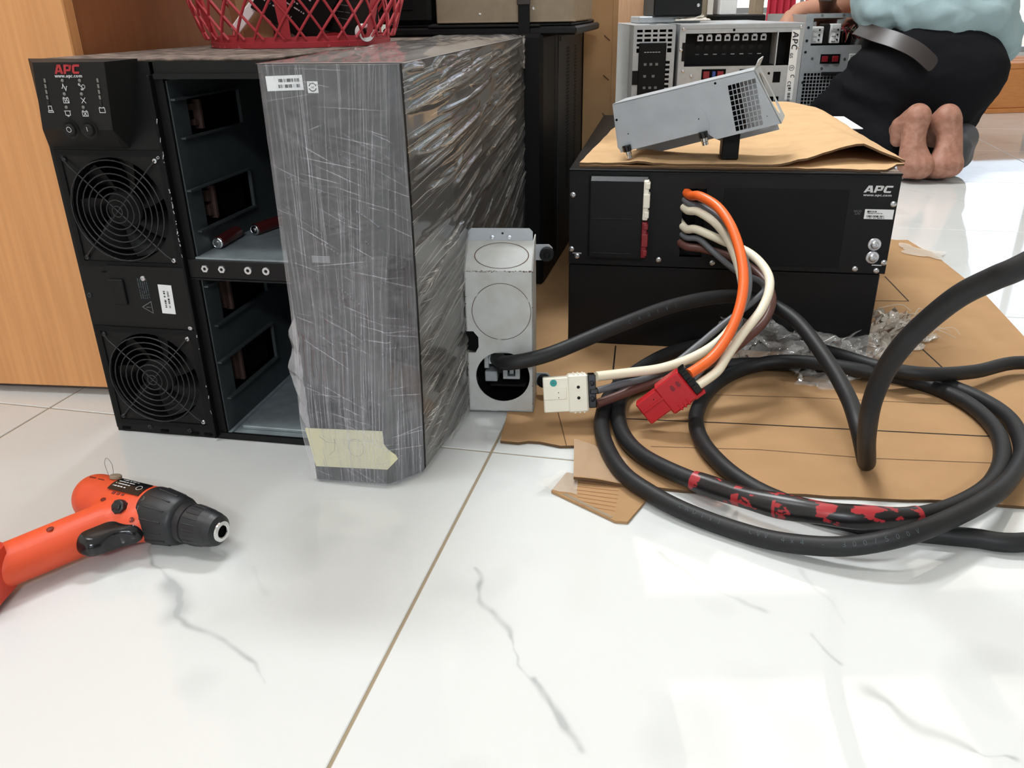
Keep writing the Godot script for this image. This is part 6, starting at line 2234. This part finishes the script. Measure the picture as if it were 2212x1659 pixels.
	text("CE", 0.007, M.dark_print, lb, Vector3(0.2345, 0.316, 0.0008), Basis(Vector3.BACK, -PI / 2), true, 1.1)
	text("GS", 0.006, M.dark_print, lb, Vector3(0.2325, 0.372, 0.0008), Basis(Vector3.BACK, -PI / 2), true)
	text("C", 0.008, M.dark_print, lb, Vector3(0.2395, 0.332, 0.0008), Basis(Vector3.BACK, -PI / 2), true)
	var ring := Mb.new()
	for k in 16:
		stroke(ring, Vector2.from_angle(TAU * k / 16) * 0.005, Vector2.from_angle(TAU * (k + 1) / 16) * 0.005, 0.0005)
	put("ring_mark", ring.mesh(), M.dark_print, lb, Vector3(0.236, 0.348, 0.0008))
	text("S", 0.0055, M.dark_print, lb, Vector3(0.236, 0.348, 0.0008), Basis(Vector3.BACK, -PI / 2), true)
	put("printed_row", bars(0.03, 0.006, 201, 0.55).mesh(), M.dark_print, lb, Vector3(0.2335, 0.3125, 0.0008), Basis(Vector3.BACK, -PI / 2))
	for q in [[0.007, 0.426], [0.2465, 0.427], [0.004, 0.386], [0.245, 0.389], [0.029, 0.335], [0.2405, 0.26], [0.011, 0.345]]:
		screw(b, Vector3(q[0], q[1], 0.0008), 0.0036, M.steel)
	for q in [[0.11, 0.4225], [0.19, 0.338], [0.108, 0.33]]:
		obj("screw_hole", cyl_mesh(0.0026, 0.0004, Vector3(q[0], q[1], 0.0006), 12), M.void, b)
	# opened chassis by the kneeling person
	var c := thing("opened_chassis", "opened grey metal chassis with a mesh vent that the kneeling person leans over", "power supply", Vector3(0.985, 0, -2.93), 2.0)
	var cw := 0.262
	var cc := Mb.new()
	cc.bb(0, 0, -0.5, 0.0015, 0.44, -0.001); cc.bb(cw - 0.0015, 0, -0.5, cw, 0.44, -0.001)
	cc.bb(0, 0, -0.5, cw, 0.44, -0.498); cc.bb(0, 0, -0.5, cw, 0.0015, 0)
	obj("casing", cc, M.galv, c)
	var cf := Mb.new()
	cf.plate_rect(0, 0.325, cw, 0.442, 0.024, 0.345, 0.25, 0.428, -0.002, 0.0)
	cf.plate_rect(0, 0.0, cw, 0.325, 0.012, 0.08, 0.15, 0.262, -0.002, 0.0)
	obj("front", cf, M.galv, c)
	obj("inside", rect(0.004, 0.002, -0.32, cw - 0.004, 0.38, -0.3), M.void, c)
	var gm := Mb.new()
	for k in 13:
		gm.bb(0.012 + k * 0.0112, 0.08, -0.0015, 0.0145 + k * 0.0112, 0.262, -0.0005)
	for k in 17:
		gm.bb(0.012, 0.08 + k * 0.0112, -0.0015, 0.15, 0.0825 + k * 0.0112, -0.0005)
	obj("mesh_vent", gm, M.galv, c)
	for k in 2:
		var tb := Mb.new()
		tb.bb(0.03 + k * 0.062, 0.35, -0.06, 0.068 + k * 0.056, 0.402 + k * 0.008, -0.02, 0.002)
		for j in 3:
			tb.bb(0.034 + k * 0.062, 0.358 + j * 0.015, -0.021, 0.044 + k * 0.062, 0.366 + j * 0.015, -0.016)
		obj("terminal_block", tb, M.white_card, c)
		for j in 3:
			obj("terminal_screw", cyl_mesh(0.003, 0.001, Vector3(0.054 + k * 0.06, 0.362 + j * 0.015, -0.018), 10), M.bezel, c)
	obj("contactor", rect(0.07, 0.348, -0.08, 0.09, 0.41, -0.03, 0.002), M.bezel, c)
	for k in 9:
		var p := Vector3(rng.randf_range(0.13, 0.17), 0.352, -0.03 - rng.randf() * 0.05)
		var w := Mb.new()
		w.tube(spline(PackedVector3Array([p, p + Vector3(rng.randf_range(-0.01, 0.015), 0.03, 0.01), p + Vector3(rng.randf_range(-0.02, 0.03), rng.randf_range(0.03, 0.06), 0.0), p + Vector3(rng.randf_range(0.02, 0.06), 0.01, -0.02)]), 4), 0.002, 6)
		obj("inner_wire", w, [M.red_print, M.white_pvc, M.black_matt, M.brown_pvc][k % 4], c)
	obj("breaker_plate", rect(0.062, 0.289, 0.0, 0.126, 0.318, 0.0015), M.void, c)
	for x in [0.066, 0.1]:
		obj("breaker", rect(x, 0.294, 0.001, x + 0.02, 0.312, 0.006, 0.001), M.dark_red, c)
	obj("clip", rect(0.155, 0.288, 0.0, 0.18, 0.318, 0.006, 0.002), M.box_paint, c)
	obj("dark_handle", rect(0.07, 0.253, 0.001, 0.16, 0.263, 0.008, 0.002), M.bezel, c)
	for q in [[0.035, 0.305], [0.142, 0.302], [0.07, 0.274], [0.013, 0.23], [0.012, 0.12], [0.01, 0.4], [0.01, 0.36], [0.01, 0.325], [0.05, 0.436], [0.12, 0.436], [0.19, 0.436]]:
		obj("screw_hole", cyl_mesh(0.0045, 0.0004, Vector3(q[0], q[1], 0.0006), 12), M.steel if q[0] > 0.03 else M.bezel, c)
	var la := Mb.new()
	for k in 24:
		la.bb(0, 0, 0, 0.001, 0.001, 0.001) if false else la.bb(-0.034, 0.03 + k * 0.011, -0.03, -0.006, 0.036 + k * 0.011, -0.026)
	la.bb(-0.036, 0.0, -0.4, -0.0335, 0.33, -0.024); la.bb(-0.0065, 0.0, -0.4, -0.004, 0.33, -0.024)
	var lv := thing("louvred_case", "dark louvred case standing between the outlet chassis and the opened chassis", "case", Vector3(0.975, 0, -2.93), 2.0)
	obj("louvre_frame", la, M.bezel, lv)
	obj("casing", rect(-0.3, 0.0, -0.42, -0.0045, 0.335, -0.032), M.bezel_dark, lv)
	obj("pale_top", rect(-0.3, 0.335, -0.42, -0.004, 0.352, -0.03, 0.002), M.taupe, lv)
	# panels and small things on and behind the row
	var wp := thing("wooden_desk", "pale wooden desk side behind the narrow grey chassis", "desk", Vector3(0.3, 0, -2.4), 3.0)
	obj("panel", rect(0.0, 0.0, -0.6, 0.094, 1.2, 0.0, 0.002), M.pale_wood, wp)
	obj("edge_strip", rect(-0.004, 0.0, -0.02, 0.0, 1.2, 0.001, 0.001), M.board, wp)
	var bd := thing("black_device", "black boxed device with screws lying on the narrow grey chassis", "equipment", Vector3(0.333, 0.4345, -2.02), 2.0)
	obj("body", rect(0.0, 0.0145, -0.2, 0.108, 0.12, 0.0, 0.003), M.black, bd)
	obj("foot", rect(-0.03, 0.0, -0.2, 0.11, 0.0145, -0.02, 0.002), M.galv, bd)
	screw(bd, Vector3(0.099, 0.036, 0.0006), 0.004, M.steel)
	var bx := thing("beige_case", "beige case behind the wide chassis under the white box", "case", Vector3(0.475, 0, -2.45), 2.0)
	obj("body", rect(0.0, 0.0, -0.3, 0.075, 0.62, 0.0, 0.004), M.taupe, bx)
	var bk := thing("dark_box", "dark flat box standing behind the wide grey chassis", "box", Vector3(0.574, 0, -2.42), 2.0)
	obj("body", rect(0.0, 0.0, -0.3, 0.128, 0.4465, 0.0, 0.003), M.bezel_dark, bk)
	var wb := thing("white_box", "small white box standing on the dark flat box", "box", Vector3(0.58, 0.4465, -2.43), 2.0)
	obj("body", rect(0.0, 0.0, -0.1, 0.045, 0.1, 0.0, 0.002), M.white_card, wb)
	var cp := thing("crumpled_paper", "crumpled translucent bag on top of the wide grey chassis", "bag", Vector3(0.372, 0.4345, -2.0))
	var cm := crumple([Vector3(0.0, 0.003, 0.06), Vector3(0.075, 0.004, 0.04), Vector3(0.085, 0.022, -0.05), Vector3(0.0, 0.01, -0.06)], 18, 0.006, 140)
	var hz := mt(Color(0.9, 0.87, 0.82, 0.7), 0.35)
	hz.transparency = BaseMaterial3D.TRANSPARENCY_ALPHA
	obj("bag", cm, hz, cp)
	var po := thing("beige_post", "beige upright carton between the wide chassis and the opened chassis", "carton", Vector3(0.925, 0, -3.0), 2.0)
	obj("body", rect(0.02, 0.352, -0.06, 0.072, 1.1, 0.0, 0.003) if false else rect(0.015, 0.0, -0.55, 0.052, 1.1, -0.46, 0.003), M.taupe, po)
	var dc := thing("dark_crate", "dark crate with a metal strip behind the opened chassis", "crate", Vector3(1.47, 0, -4.05), 0.0)
	obj("body", rect(0.0, 0.0, -0.3, 0.25, 0.43, 0.0, 0.004), M.bezel_dark, dc)
	obj("metal_strip", rect(-0.002, 0.4, -0.3, 0.252, 0.406, 0.002), M.galv, dc)
	var rc2 := thing("red_curtain", "red cloth hanging beside the bright narrow window", "curtain", Vector3(1.265, 0, -4.35))
	var q := PackedVector3Array()
	for j in 12:
		for i in 30:
			q.push_back(Vector3(i * 0.0046, 0.3 + j * 0.11, 0.012 * sin(i * 0.9 + j * 0.15)))
	var rm := Mb.new()
	rm.grid(q, 30, 12, Vector3.BACK)
	var q2 := PackedVector3Array()
	for p in q: q2.push_back(p - Vector3(0, 0, 0.004))
	rm.grid(q2, 30, 12, Vector3.FORWARD)
	obj("cloth", rm, M.red_cloth, rc2)
	obj("rail", rect(-0.05, 1.5, -0.01, 0.18, 1.515, 0.005), M.galv, rc2)
	var rs := Mb.new()
	rs.bb(-0.045, 0.0, -0.012, -0.03, 1.5, 0.003); rs.bb(0.16, 0.0, -0.012, 0.175, 1.5, 0.003)
	obj("stand", rs, M.galv, rc2)
	# low wooden pallet at the right edge
	var cr := thing("wooden_pallet", "low orange wooden pallet on the floor at the right behind the kneeling person", "pallet", Vector3(2.3, 0, -3.95), -6.0)
	for k in 3:
		obj("board", rect(-0.1, 0.19 + 0.0, -0.5 + k * 0.18, 1.1, 0.215, -0.36 + k * 0.18, 0.002), M.crate_wood, cr)
	for x in [-0.1, 0.35, 0.95]:
		obj("block", rect(x, 0.02, -0.5, x + 0.22, 0.19, 0.0, 0.003), M.crate_wood, cr)
	obj("bottom_board", rect(-0.1, 0.0, -0.1, 1.1, 0.02, 0.01, 0.002), M.crate_wood, cr)
	obj("gap_shade_sheet", rect(0.12, 0.03, -0.4, 0.35, 0.18, -0.38), M.void, cr)  # dark sheet standing in for the shade between two blocks


func kneeling_person() -> void:
	var t := thing("person", "kneeling barefoot person seen from behind in a teal shirt, black trousers and brown belt", "person", Vector3(1.22, 0, -2.45))
	var o := t.position
	var B := func(list: Array) -> Array:
		var r := []
		for k in list:
			var e := [Vector3(k[0], k[1], k[2]) - o, Vector3(k[3], k[4], k[5]) - o, k[6], k[7]]
			if k.size() > 8: e.push_back(true)
			r.push_back(e)
		return r
	# skin: feet with soles towards us, shins, forearms and hands, neck and head
	var m := body_mesh(B.call([
		[1.15, 0.18, -2.392, 1.149, 0.165, -2.41, 0.034, 0.036],
		[1.143, 0.165, -2.392, 1.137, 0.055, -2.366, 0.029, 0.03],
		[1.155, 0.17, -2.394, 1.152, 0.11, -2.38, 0.03, 0.021],
		[1.152, 0.11, -2.38, 1.169, 0.052, -2.362, 0.021, 0.033],
		[1.12, 0.15, -2.43, 1.122, 0.11, -2.43, 0.022, 0.02],
		[1.14, 0.046, -2.364, 1.168, 0.044, -2.362, 0.031, 0.034],
		[1.172, 0.03, -2.37, 1.176, 0.012, -2.41, 0.016, 0.012],
		[1.152, 0.026, -2.37, 1.155, 0.01, -2.415, 0.012, 0.009],
		[1.133, 0.026, -2.37, 1.134, 0.01, -2.41, 0.012, 0.009],
		[1.148, 0.16, -2.41, 1.145, 0.12, -2.47, 0.034, 0.04]]), 0.012, 0.005)
	body_mesh(B.call([
		[1.236, 0.177, -2.396, 1.236, 0.16, -2.412, 0.034, 0.036],
		[1.25, 0.16, -2.395, 1.256, 0.055, -2.366, 0.028, 0.03],
		[1.234, 0.165, -2.396, 1.238, 0.11, -2.38, 0.031, 0.023],
		[1.238, 0.11, -2.38, 1.224, 0.052, -2.362, 0.023, 0.033],
		[1.224, 0.045, -2.364, 1.256, 0.046, -2.362, 0.033, 0.031],
		[1.217, 0.03, -2.37, 1.214, 0.012, -2.41, 0.016, 0.012],
		[1.238, 0.026, -2.37, 1.237, 0.01, -2.415, 0.012, 0.009],
		[1.258, 0.026, -2.37, 1.262, 0.01, -2.405, 0.013, 0.01],
		[1.234, 0.156, -2.412, 1.25, 0.12, -2.47, 0.034, 0.04]]), 0.012, 0.005, m)
	body_mesh(B.call([
		[1.19, 0.68, -2.93, 1.17, 0.78, -3.0, 0.055, 0.05],
		[1.165, 0.83, -3.03, 1.16, 0.87, -3.05, 0.075, 0.078],
		[1.16, 0.79, -3.09, 1.158, 0.83, -3.11, 0.05, 0.055],
		[1.158, 0.815, -3.155, 1.158, 0.825, -3.15, 0.012, 0.012],
		[1.085, 0.83, -3.04, 1.085, 0.845, -3.035, 0.012, 0.014],
		[1.24, 0.83, -3.04, 1.24, 0.845, -3.035, 0.012, 0.014]]), 0.02, 0.007, m)
	for s in [[1.06, 0.53, -2.98, 1.12, 0.475, -3.13], [1.46, 0.42, -2.8, 1.3, 0.43, -3.06]]:
		var e := Vector3(s[0], s[1], s[2])
		var wr := Vector3(s[3], s[4], s[5])
		var d := (wr - e).normalized()
		var bones := [[e - o, wr - o, 0.042, 0.027], [wr - o, wr + d * 0.08 - o, 0.026, 0.03]]
		for k in 4:
			var off := d.cross(Vector3.UP).normalized() * (k - 1.5) * 0.018
			var k0 := wr + d * 0.085 + off
			var k1 := k0 + d * (0.04 + 0.006 * (1.5 - absf(k - 1.5))) + Vector3(0, -0.012, 0)
			bones.push_back([k0 - o, k1 - o, 0.0095, 0.009])
			bones.push_back([k1 - o, k1 + d * 0.022 + Vector3(0, -0.024, 0) - o, 0.009, 0.0075])
		var th := d.cross(Vector3.UP).normalized() * (0.04 if s[0] < 1.1 else -0.04)
		bones.push_back([wr + d * 0.03 + th * 0.4 - o, wr + d * 0.085 + th * 1.3 + Vector3(0, -0.01, 0) - o, 0.012, 0.009])
		body_mesh(bones, 0.008, 0.005, m)
	body_mesh(B.call([[1.145, 0.12, -2.47, 1.0, 0.085, -2.7, 0.036, 0.05], [1.25, 0.12, -2.47, 1.46, 0.09, -2.95, 0.036, 0.05], [1.0, 0.085, -2.7, 1.14, 0.28, -2.57, 0.05, 0.07], [1.46, 0.1, -2.95, 1.34, 0.28, -2.58, 0.05, 0.07], [1.14, 0.28, -2.57, 1.34, 0.28, -2.58, 0.08, 0.08], [1.24, 0.3, -2.6, 1.2, 0.68, -2.92, 0.1, 0.1], [1.2, 0.66, -2.9, 1.06, 0.66, -2.92, 0.07, 0.05], [1.06, 0.66, -2.92, 1.06, 0.53, -2.98, 0.05, 0.042], [1.2, 0.66, -2.9, 1.37, 0.66, -2.9, 0.07, 0.05], [1.37, 0.66, -2.9, 1.46, 0.42, -2.8, 0.05, 0.042]]), 0.02, 0.012, m)
	obj("body", m, M.skin, t)
	obj("hair", body_mesh(B.call([[1.165, 0.865, -3.02, 1.16, 0.9, -3.04, 0.082, 0.078], [1.165, 0.82, -2.985, 1.165, 0.86, -3.0, 0.06, 0.07]]), 0.02, 0.009), M.hair, t)
	var tr := body_mesh(B.call([
		[1.14, 0.285, -2.57, 1.34, 0.29, -2.575, 0.112, 0.112],
		[1.14, 0.22, -2.56, 1.32, 0.22, -2.57, 0.095, 0.1],
		[1.2, 0.35, -2.62, 1.28, 0.35, -2.62, 0.125, 0.125],
		[1.13, 0.27, -2.57, 0.99, 0.1, -2.72, 0.112, 0.075],
		[1.1, 0.19, -2.6, 1.03, 0.1, -2.64, 0.11, 0.085],
		[0.99, 0.08, -2.72, 1.11, 0.1, -2.52, 0.072, 0.068],
		[1.09, 0.07, -2.55, 1.13, 0.08, -2.49, 0.065, 0.045],
		[1.36, 0.28, -2.6, 1.48, 0.13, -2.97, 0.11, 0.08],
		[1.38, 0.27, -2.56, 1.41, 0.22, -2.62, 0.07, 0.06],
		[1.47, 0.08, -2.97, 1.28, 0.1, -2.52, 0.07, 0.062],
		[1.33, 0.13, -2.58, 1.41, 0.14, -2.64, 0.05, 0.05]]), 0.035, 0.012)
	var fw := noise(171, 5.0, 3)
	for k in tr.p.size():
		var p := tr.p[k]
		tr.p[k] = p + tr.n[k] * (0.007 * fw.get_noise_3d(p.x * 1.2, p.y * 2.4, p.z) + 0.005 * sin((p.x * 0.7 + p.y) * 75.0 + 3.0 * fw.get_noise_3d(p.x, p.y, p.z)) * smoothstep(0.16, 0.02, absf(p.x + 0.17)))
	tr.smooth()
	obj("trousers", tr, M.trousers, t)
	tag(obj("trouser_hem", body_mesh(B.call([[1.315, 0.085, -2.44, 1.345, 0.1, -2.5, 0.03, 0.045], [1.318, 0.05, -2.445, 1.345, 0.05, -2.5, 0.026, 0.04], [1.3, 0.1, -2.46, 1.28, 0.1, -2.48, 0.03, 0.03]]), 0.02, 0.007), mt(rgb(62, 62, 66), 0.45), t), "rumpled dark grey trouser hem", "")
	var sh := body_mesh(B.call([
		[1.23, 0.5, -2.68, 1.2, 0.64, -2.88, 0.165, 0.17],
		[1.1, 0.47, -2.62, 1.37, 0.47, -2.62, 0.085, 0.095],
		[1.215, 0.415, -2.56, 1.29, 0.415, -2.56, 0.058, 0.058],
		[1.16, 0.44, -2.565, 1.37, 0.43, -2.565, 0.062, 0.062],
		[1.075, 0.435, -2.59, 1.09, 0.5, -2.62, 0.045, 0.06],
		[1.06, 0.66, -2.92, 1.06, 0.53, -2.98, 0.075, 0.056],
		[1.37, 0.66, -2.9, 1.46, 0.5, -2.72, 0.08, 0.068],
		[1.46, 0.5, -2.72, 1.455, 0.38, -2.62, 0.07, 0.062],
		[1.445, 0.37, -2.6, 1.47, 0.345, -2.62, 0.05, 0.045],
		[1.41, 0.44, -2.57, 1.42, 0.41, -2.58, 0.035, 0.035],
		[1.14, 0.7, -2.92, 1.25, 0.7, -2.92, 0.09, 0.09]]), 0.04, 0.011)
	var f := noise(160, 6.0, 2)
	for k in sh.p.size():
		var p := sh.p[k]
		sh.p[k] = p + sh.n[k] * (0.0045 * sin(p.x * 46.0 + p.y * 62.0 + f.get_noise_3d(p.x, p.y, p.z) * 5.0) * smoothstep(0.2, 0.0, p.y - 0.42) + 0.004 * f.get_noise_3d(p.x * 3.0, p.y * 3.0, p.z * 3.0))
	sh.smooth()
	obj("shirt", sh, M.shirt, t)
	# belt following the left hip, its tongue hanging loose
	var q := PackedVector3Array()
	var path := spline(P3([1.03, 0.402, -2.6, 1.048, 0.388, -2.53, 1.085, 0.372, -2.475, 1.13, 0.348, -2.44, 1.168, 0.318, -2.428, 1.185, 0.302, -2.43]), 5)
	var m2 := path.size()
	for i in m2:
		var wd := 0.0225 * (1.0 if i < m2 - 5 else sqrt(maxf(0.02, 1.0 - pow((i - m2 + 5) / 4.4, 2.0))))
		var nn := Vector3(-0.35 + 0.4 * i / m2, 0.35, 0.85).normalized()
		var al := (path[mini(i + 1, m2 - 1)] - path[maxi(i - 1, 0)]).normalized()
		var ac := al.cross(nn).normalized()
		if ac.y < 0.0: ac = -ac
		for e in [-1.0, -0.85, 0.85, 1.0]:
			q.push_back(path[i] + ac * e * wd + nn * (0.012 - 0.002 * absf(e)) - o)
	var bm := Mb.new()
	bm.grid(q, 4, m2, Vector3(0, 0.3, 1))
	var q3 := PackedVector3Array()
	for i in q.size():
		q3.push_back(q[i] - Vector3(0, 0.001, 0.004))
	bm.grid(q3, 4, m2, Vector3(0, 0, -1))
	obj("belt", bm, M.leather, t)


func second_person() -> void:
	var t := thing("person", "person in a red top behind the opened chassis, reaching forearms into it", "person", Vector3(1.25, 0, -3.45))
	var o := t.position
	var m := body_mesh([
		[Vector3(1.05, 0.44, -3.2) - o, Vector3(1.2, 0.47, -3.22) - o, 0.036, 0.045],
		[Vector3(1.2, 0.47, -3.22) - o, Vector3(1.3, 0.62, -3.4) - o, 0.048, 0.055],
		[Vector3(1.05, 0.44, -3.2) - o, Vector3(1.0, 0.425, -3.14) - o, 0.03, 0.03],
		[Vector3(1.3, 0.46, -3.1) - o, Vector3(1.42, 0.55, -3.35) - o, 0.032, 0.05],
		[Vector3(1.36, 0.74, -3.62) - o, Vector3(1.36, 0.92, -3.6) - o, 0.05, 0.05],
		[Vector3(1.36, 0.95, -3.58) - o, Vector3(1.36, 1.0, -3.58) - o, 0.08, 0.085],
		[Vector3(1.36, 0.92, -3.5) - o, Vector3(1.36, 0.95, -3.495) - o, 0.04, 0.03]], 0.02, 0.01)
	for s in [[Vector3(1.0, 0.425, -3.14), Vector3(-0.4, -0.25, 0.75)], [Vector3(1.3, 0.46, -3.1), Vector3(-0.5, -0.1, 0.7)]]:
		var d: Vector3 = s[1].normalized()
		var sd := d.cross(Vector3.UP).normalized()
		var bones := [[s[0] - o, s[0] + d * 0.05 - o, 0.026, 0.028]]
		for k in 4:
			var k0: Vector3 = s[0] + d * 0.06 + sd * (k - 1.5) * 0.017
			bones.push_back([k0 - o, k0 + d * 0.035 - o, 0.009, 0.0085])
			bones.push_back([k0 + d * 0.035 - o, k0 + d * 0.055 + Vector3(0, -0.02, 0) - o, 0.0085, 0.007])
		bones.push_back([s[0] + d * 0.01 - sd * 0.02 - o, s[0] + d * 0.05 - sd * 0.045 - o, 0.011, 0.009])
		body_mesh(bones, 0.008, 0.006, m)
	body_mesh([[Vector3(1.36, 0.74, -3.62) - o, Vector3(1.36, 0.3, -3.6) - o, 0.08, 0.08], [Vector3(1.36, 0.7, -3.62) - o, Vector3(1.24, 0.69, -3.58) - o, 0.06, 0.05], [Vector3(1.24, 0.69, -3.58) - o, Vector3(1.3, 0.62, -3.4) - o, 0.05, 0.05], [Vector3(1.36, 0.7, -3.62) - o, Vector3(1.48, 0.69, -3.58) - o, 0.06, 0.05], [Vector3(1.48, 0.69, -3.58) - o, Vector3(1.42, 0.55, -3.35) - o, 0.05, 0.05]], 0.02, 0.014, m)
	obj("body", m, M.skin_second, t)
	obj("hair", body_mesh([[Vector3(1.36, 1.0, -3.61) - o, Vector3(1.36, 1.03, -3.6) - o, 0.085, 0.085]], 0.02, 0.012), M.hair, t)
	obj("top", body_mesh([
		[Vector3(1.36, 0.42, -3.6) - o, Vector3(1.36, 0.66, -3.62) - o, 0.15, 0.16],
		[Vector3(1.36, 0.7, -3.62) - o, Vector3(1.36, 0.74, -3.62) - o, 0.13, 0.1],
		[Vector3(1.22, 0.7, -3.6) - o, Vector3(1.28, 0.6, -3.42) - o, 0.075, 0.065],
		[Vector3(1.5, 0.7, -3.6) - o, Vector3(1.44, 0.58, -3.4) - o, 0.075, 0.065]], 0.04, 0.014), M.red_cloth, t)
	obj("trousers", body_mesh([
		[Vector3(1.36, 0.3, -3.6) - o, Vector3(1.36, 0.4, -3.6) - o, 0.15, 0.14],
		[Vector3(1.28, 0.28, -3.58) - o, Vector3(1.2, 0.1, -3.5) - o, 0.1, 0.08],
		[Vector3(1.44, 0.28, -3.58) - o, Vector3(1.55, 0.1, -3.5) - o, 0.1, 0.08],
		[Vector3(1.2, 0.08, -3.5) - o, Vector3(1.28, 0.07, -3.85) - o, 0.07, 0.055],
		[Vector3(1.55, 0.08, -3.5) - o, Vector3(1.45, 0.07, -3.85) - o, 0.07, 0.055]], 0.04, 0.016), M.trousers, t)
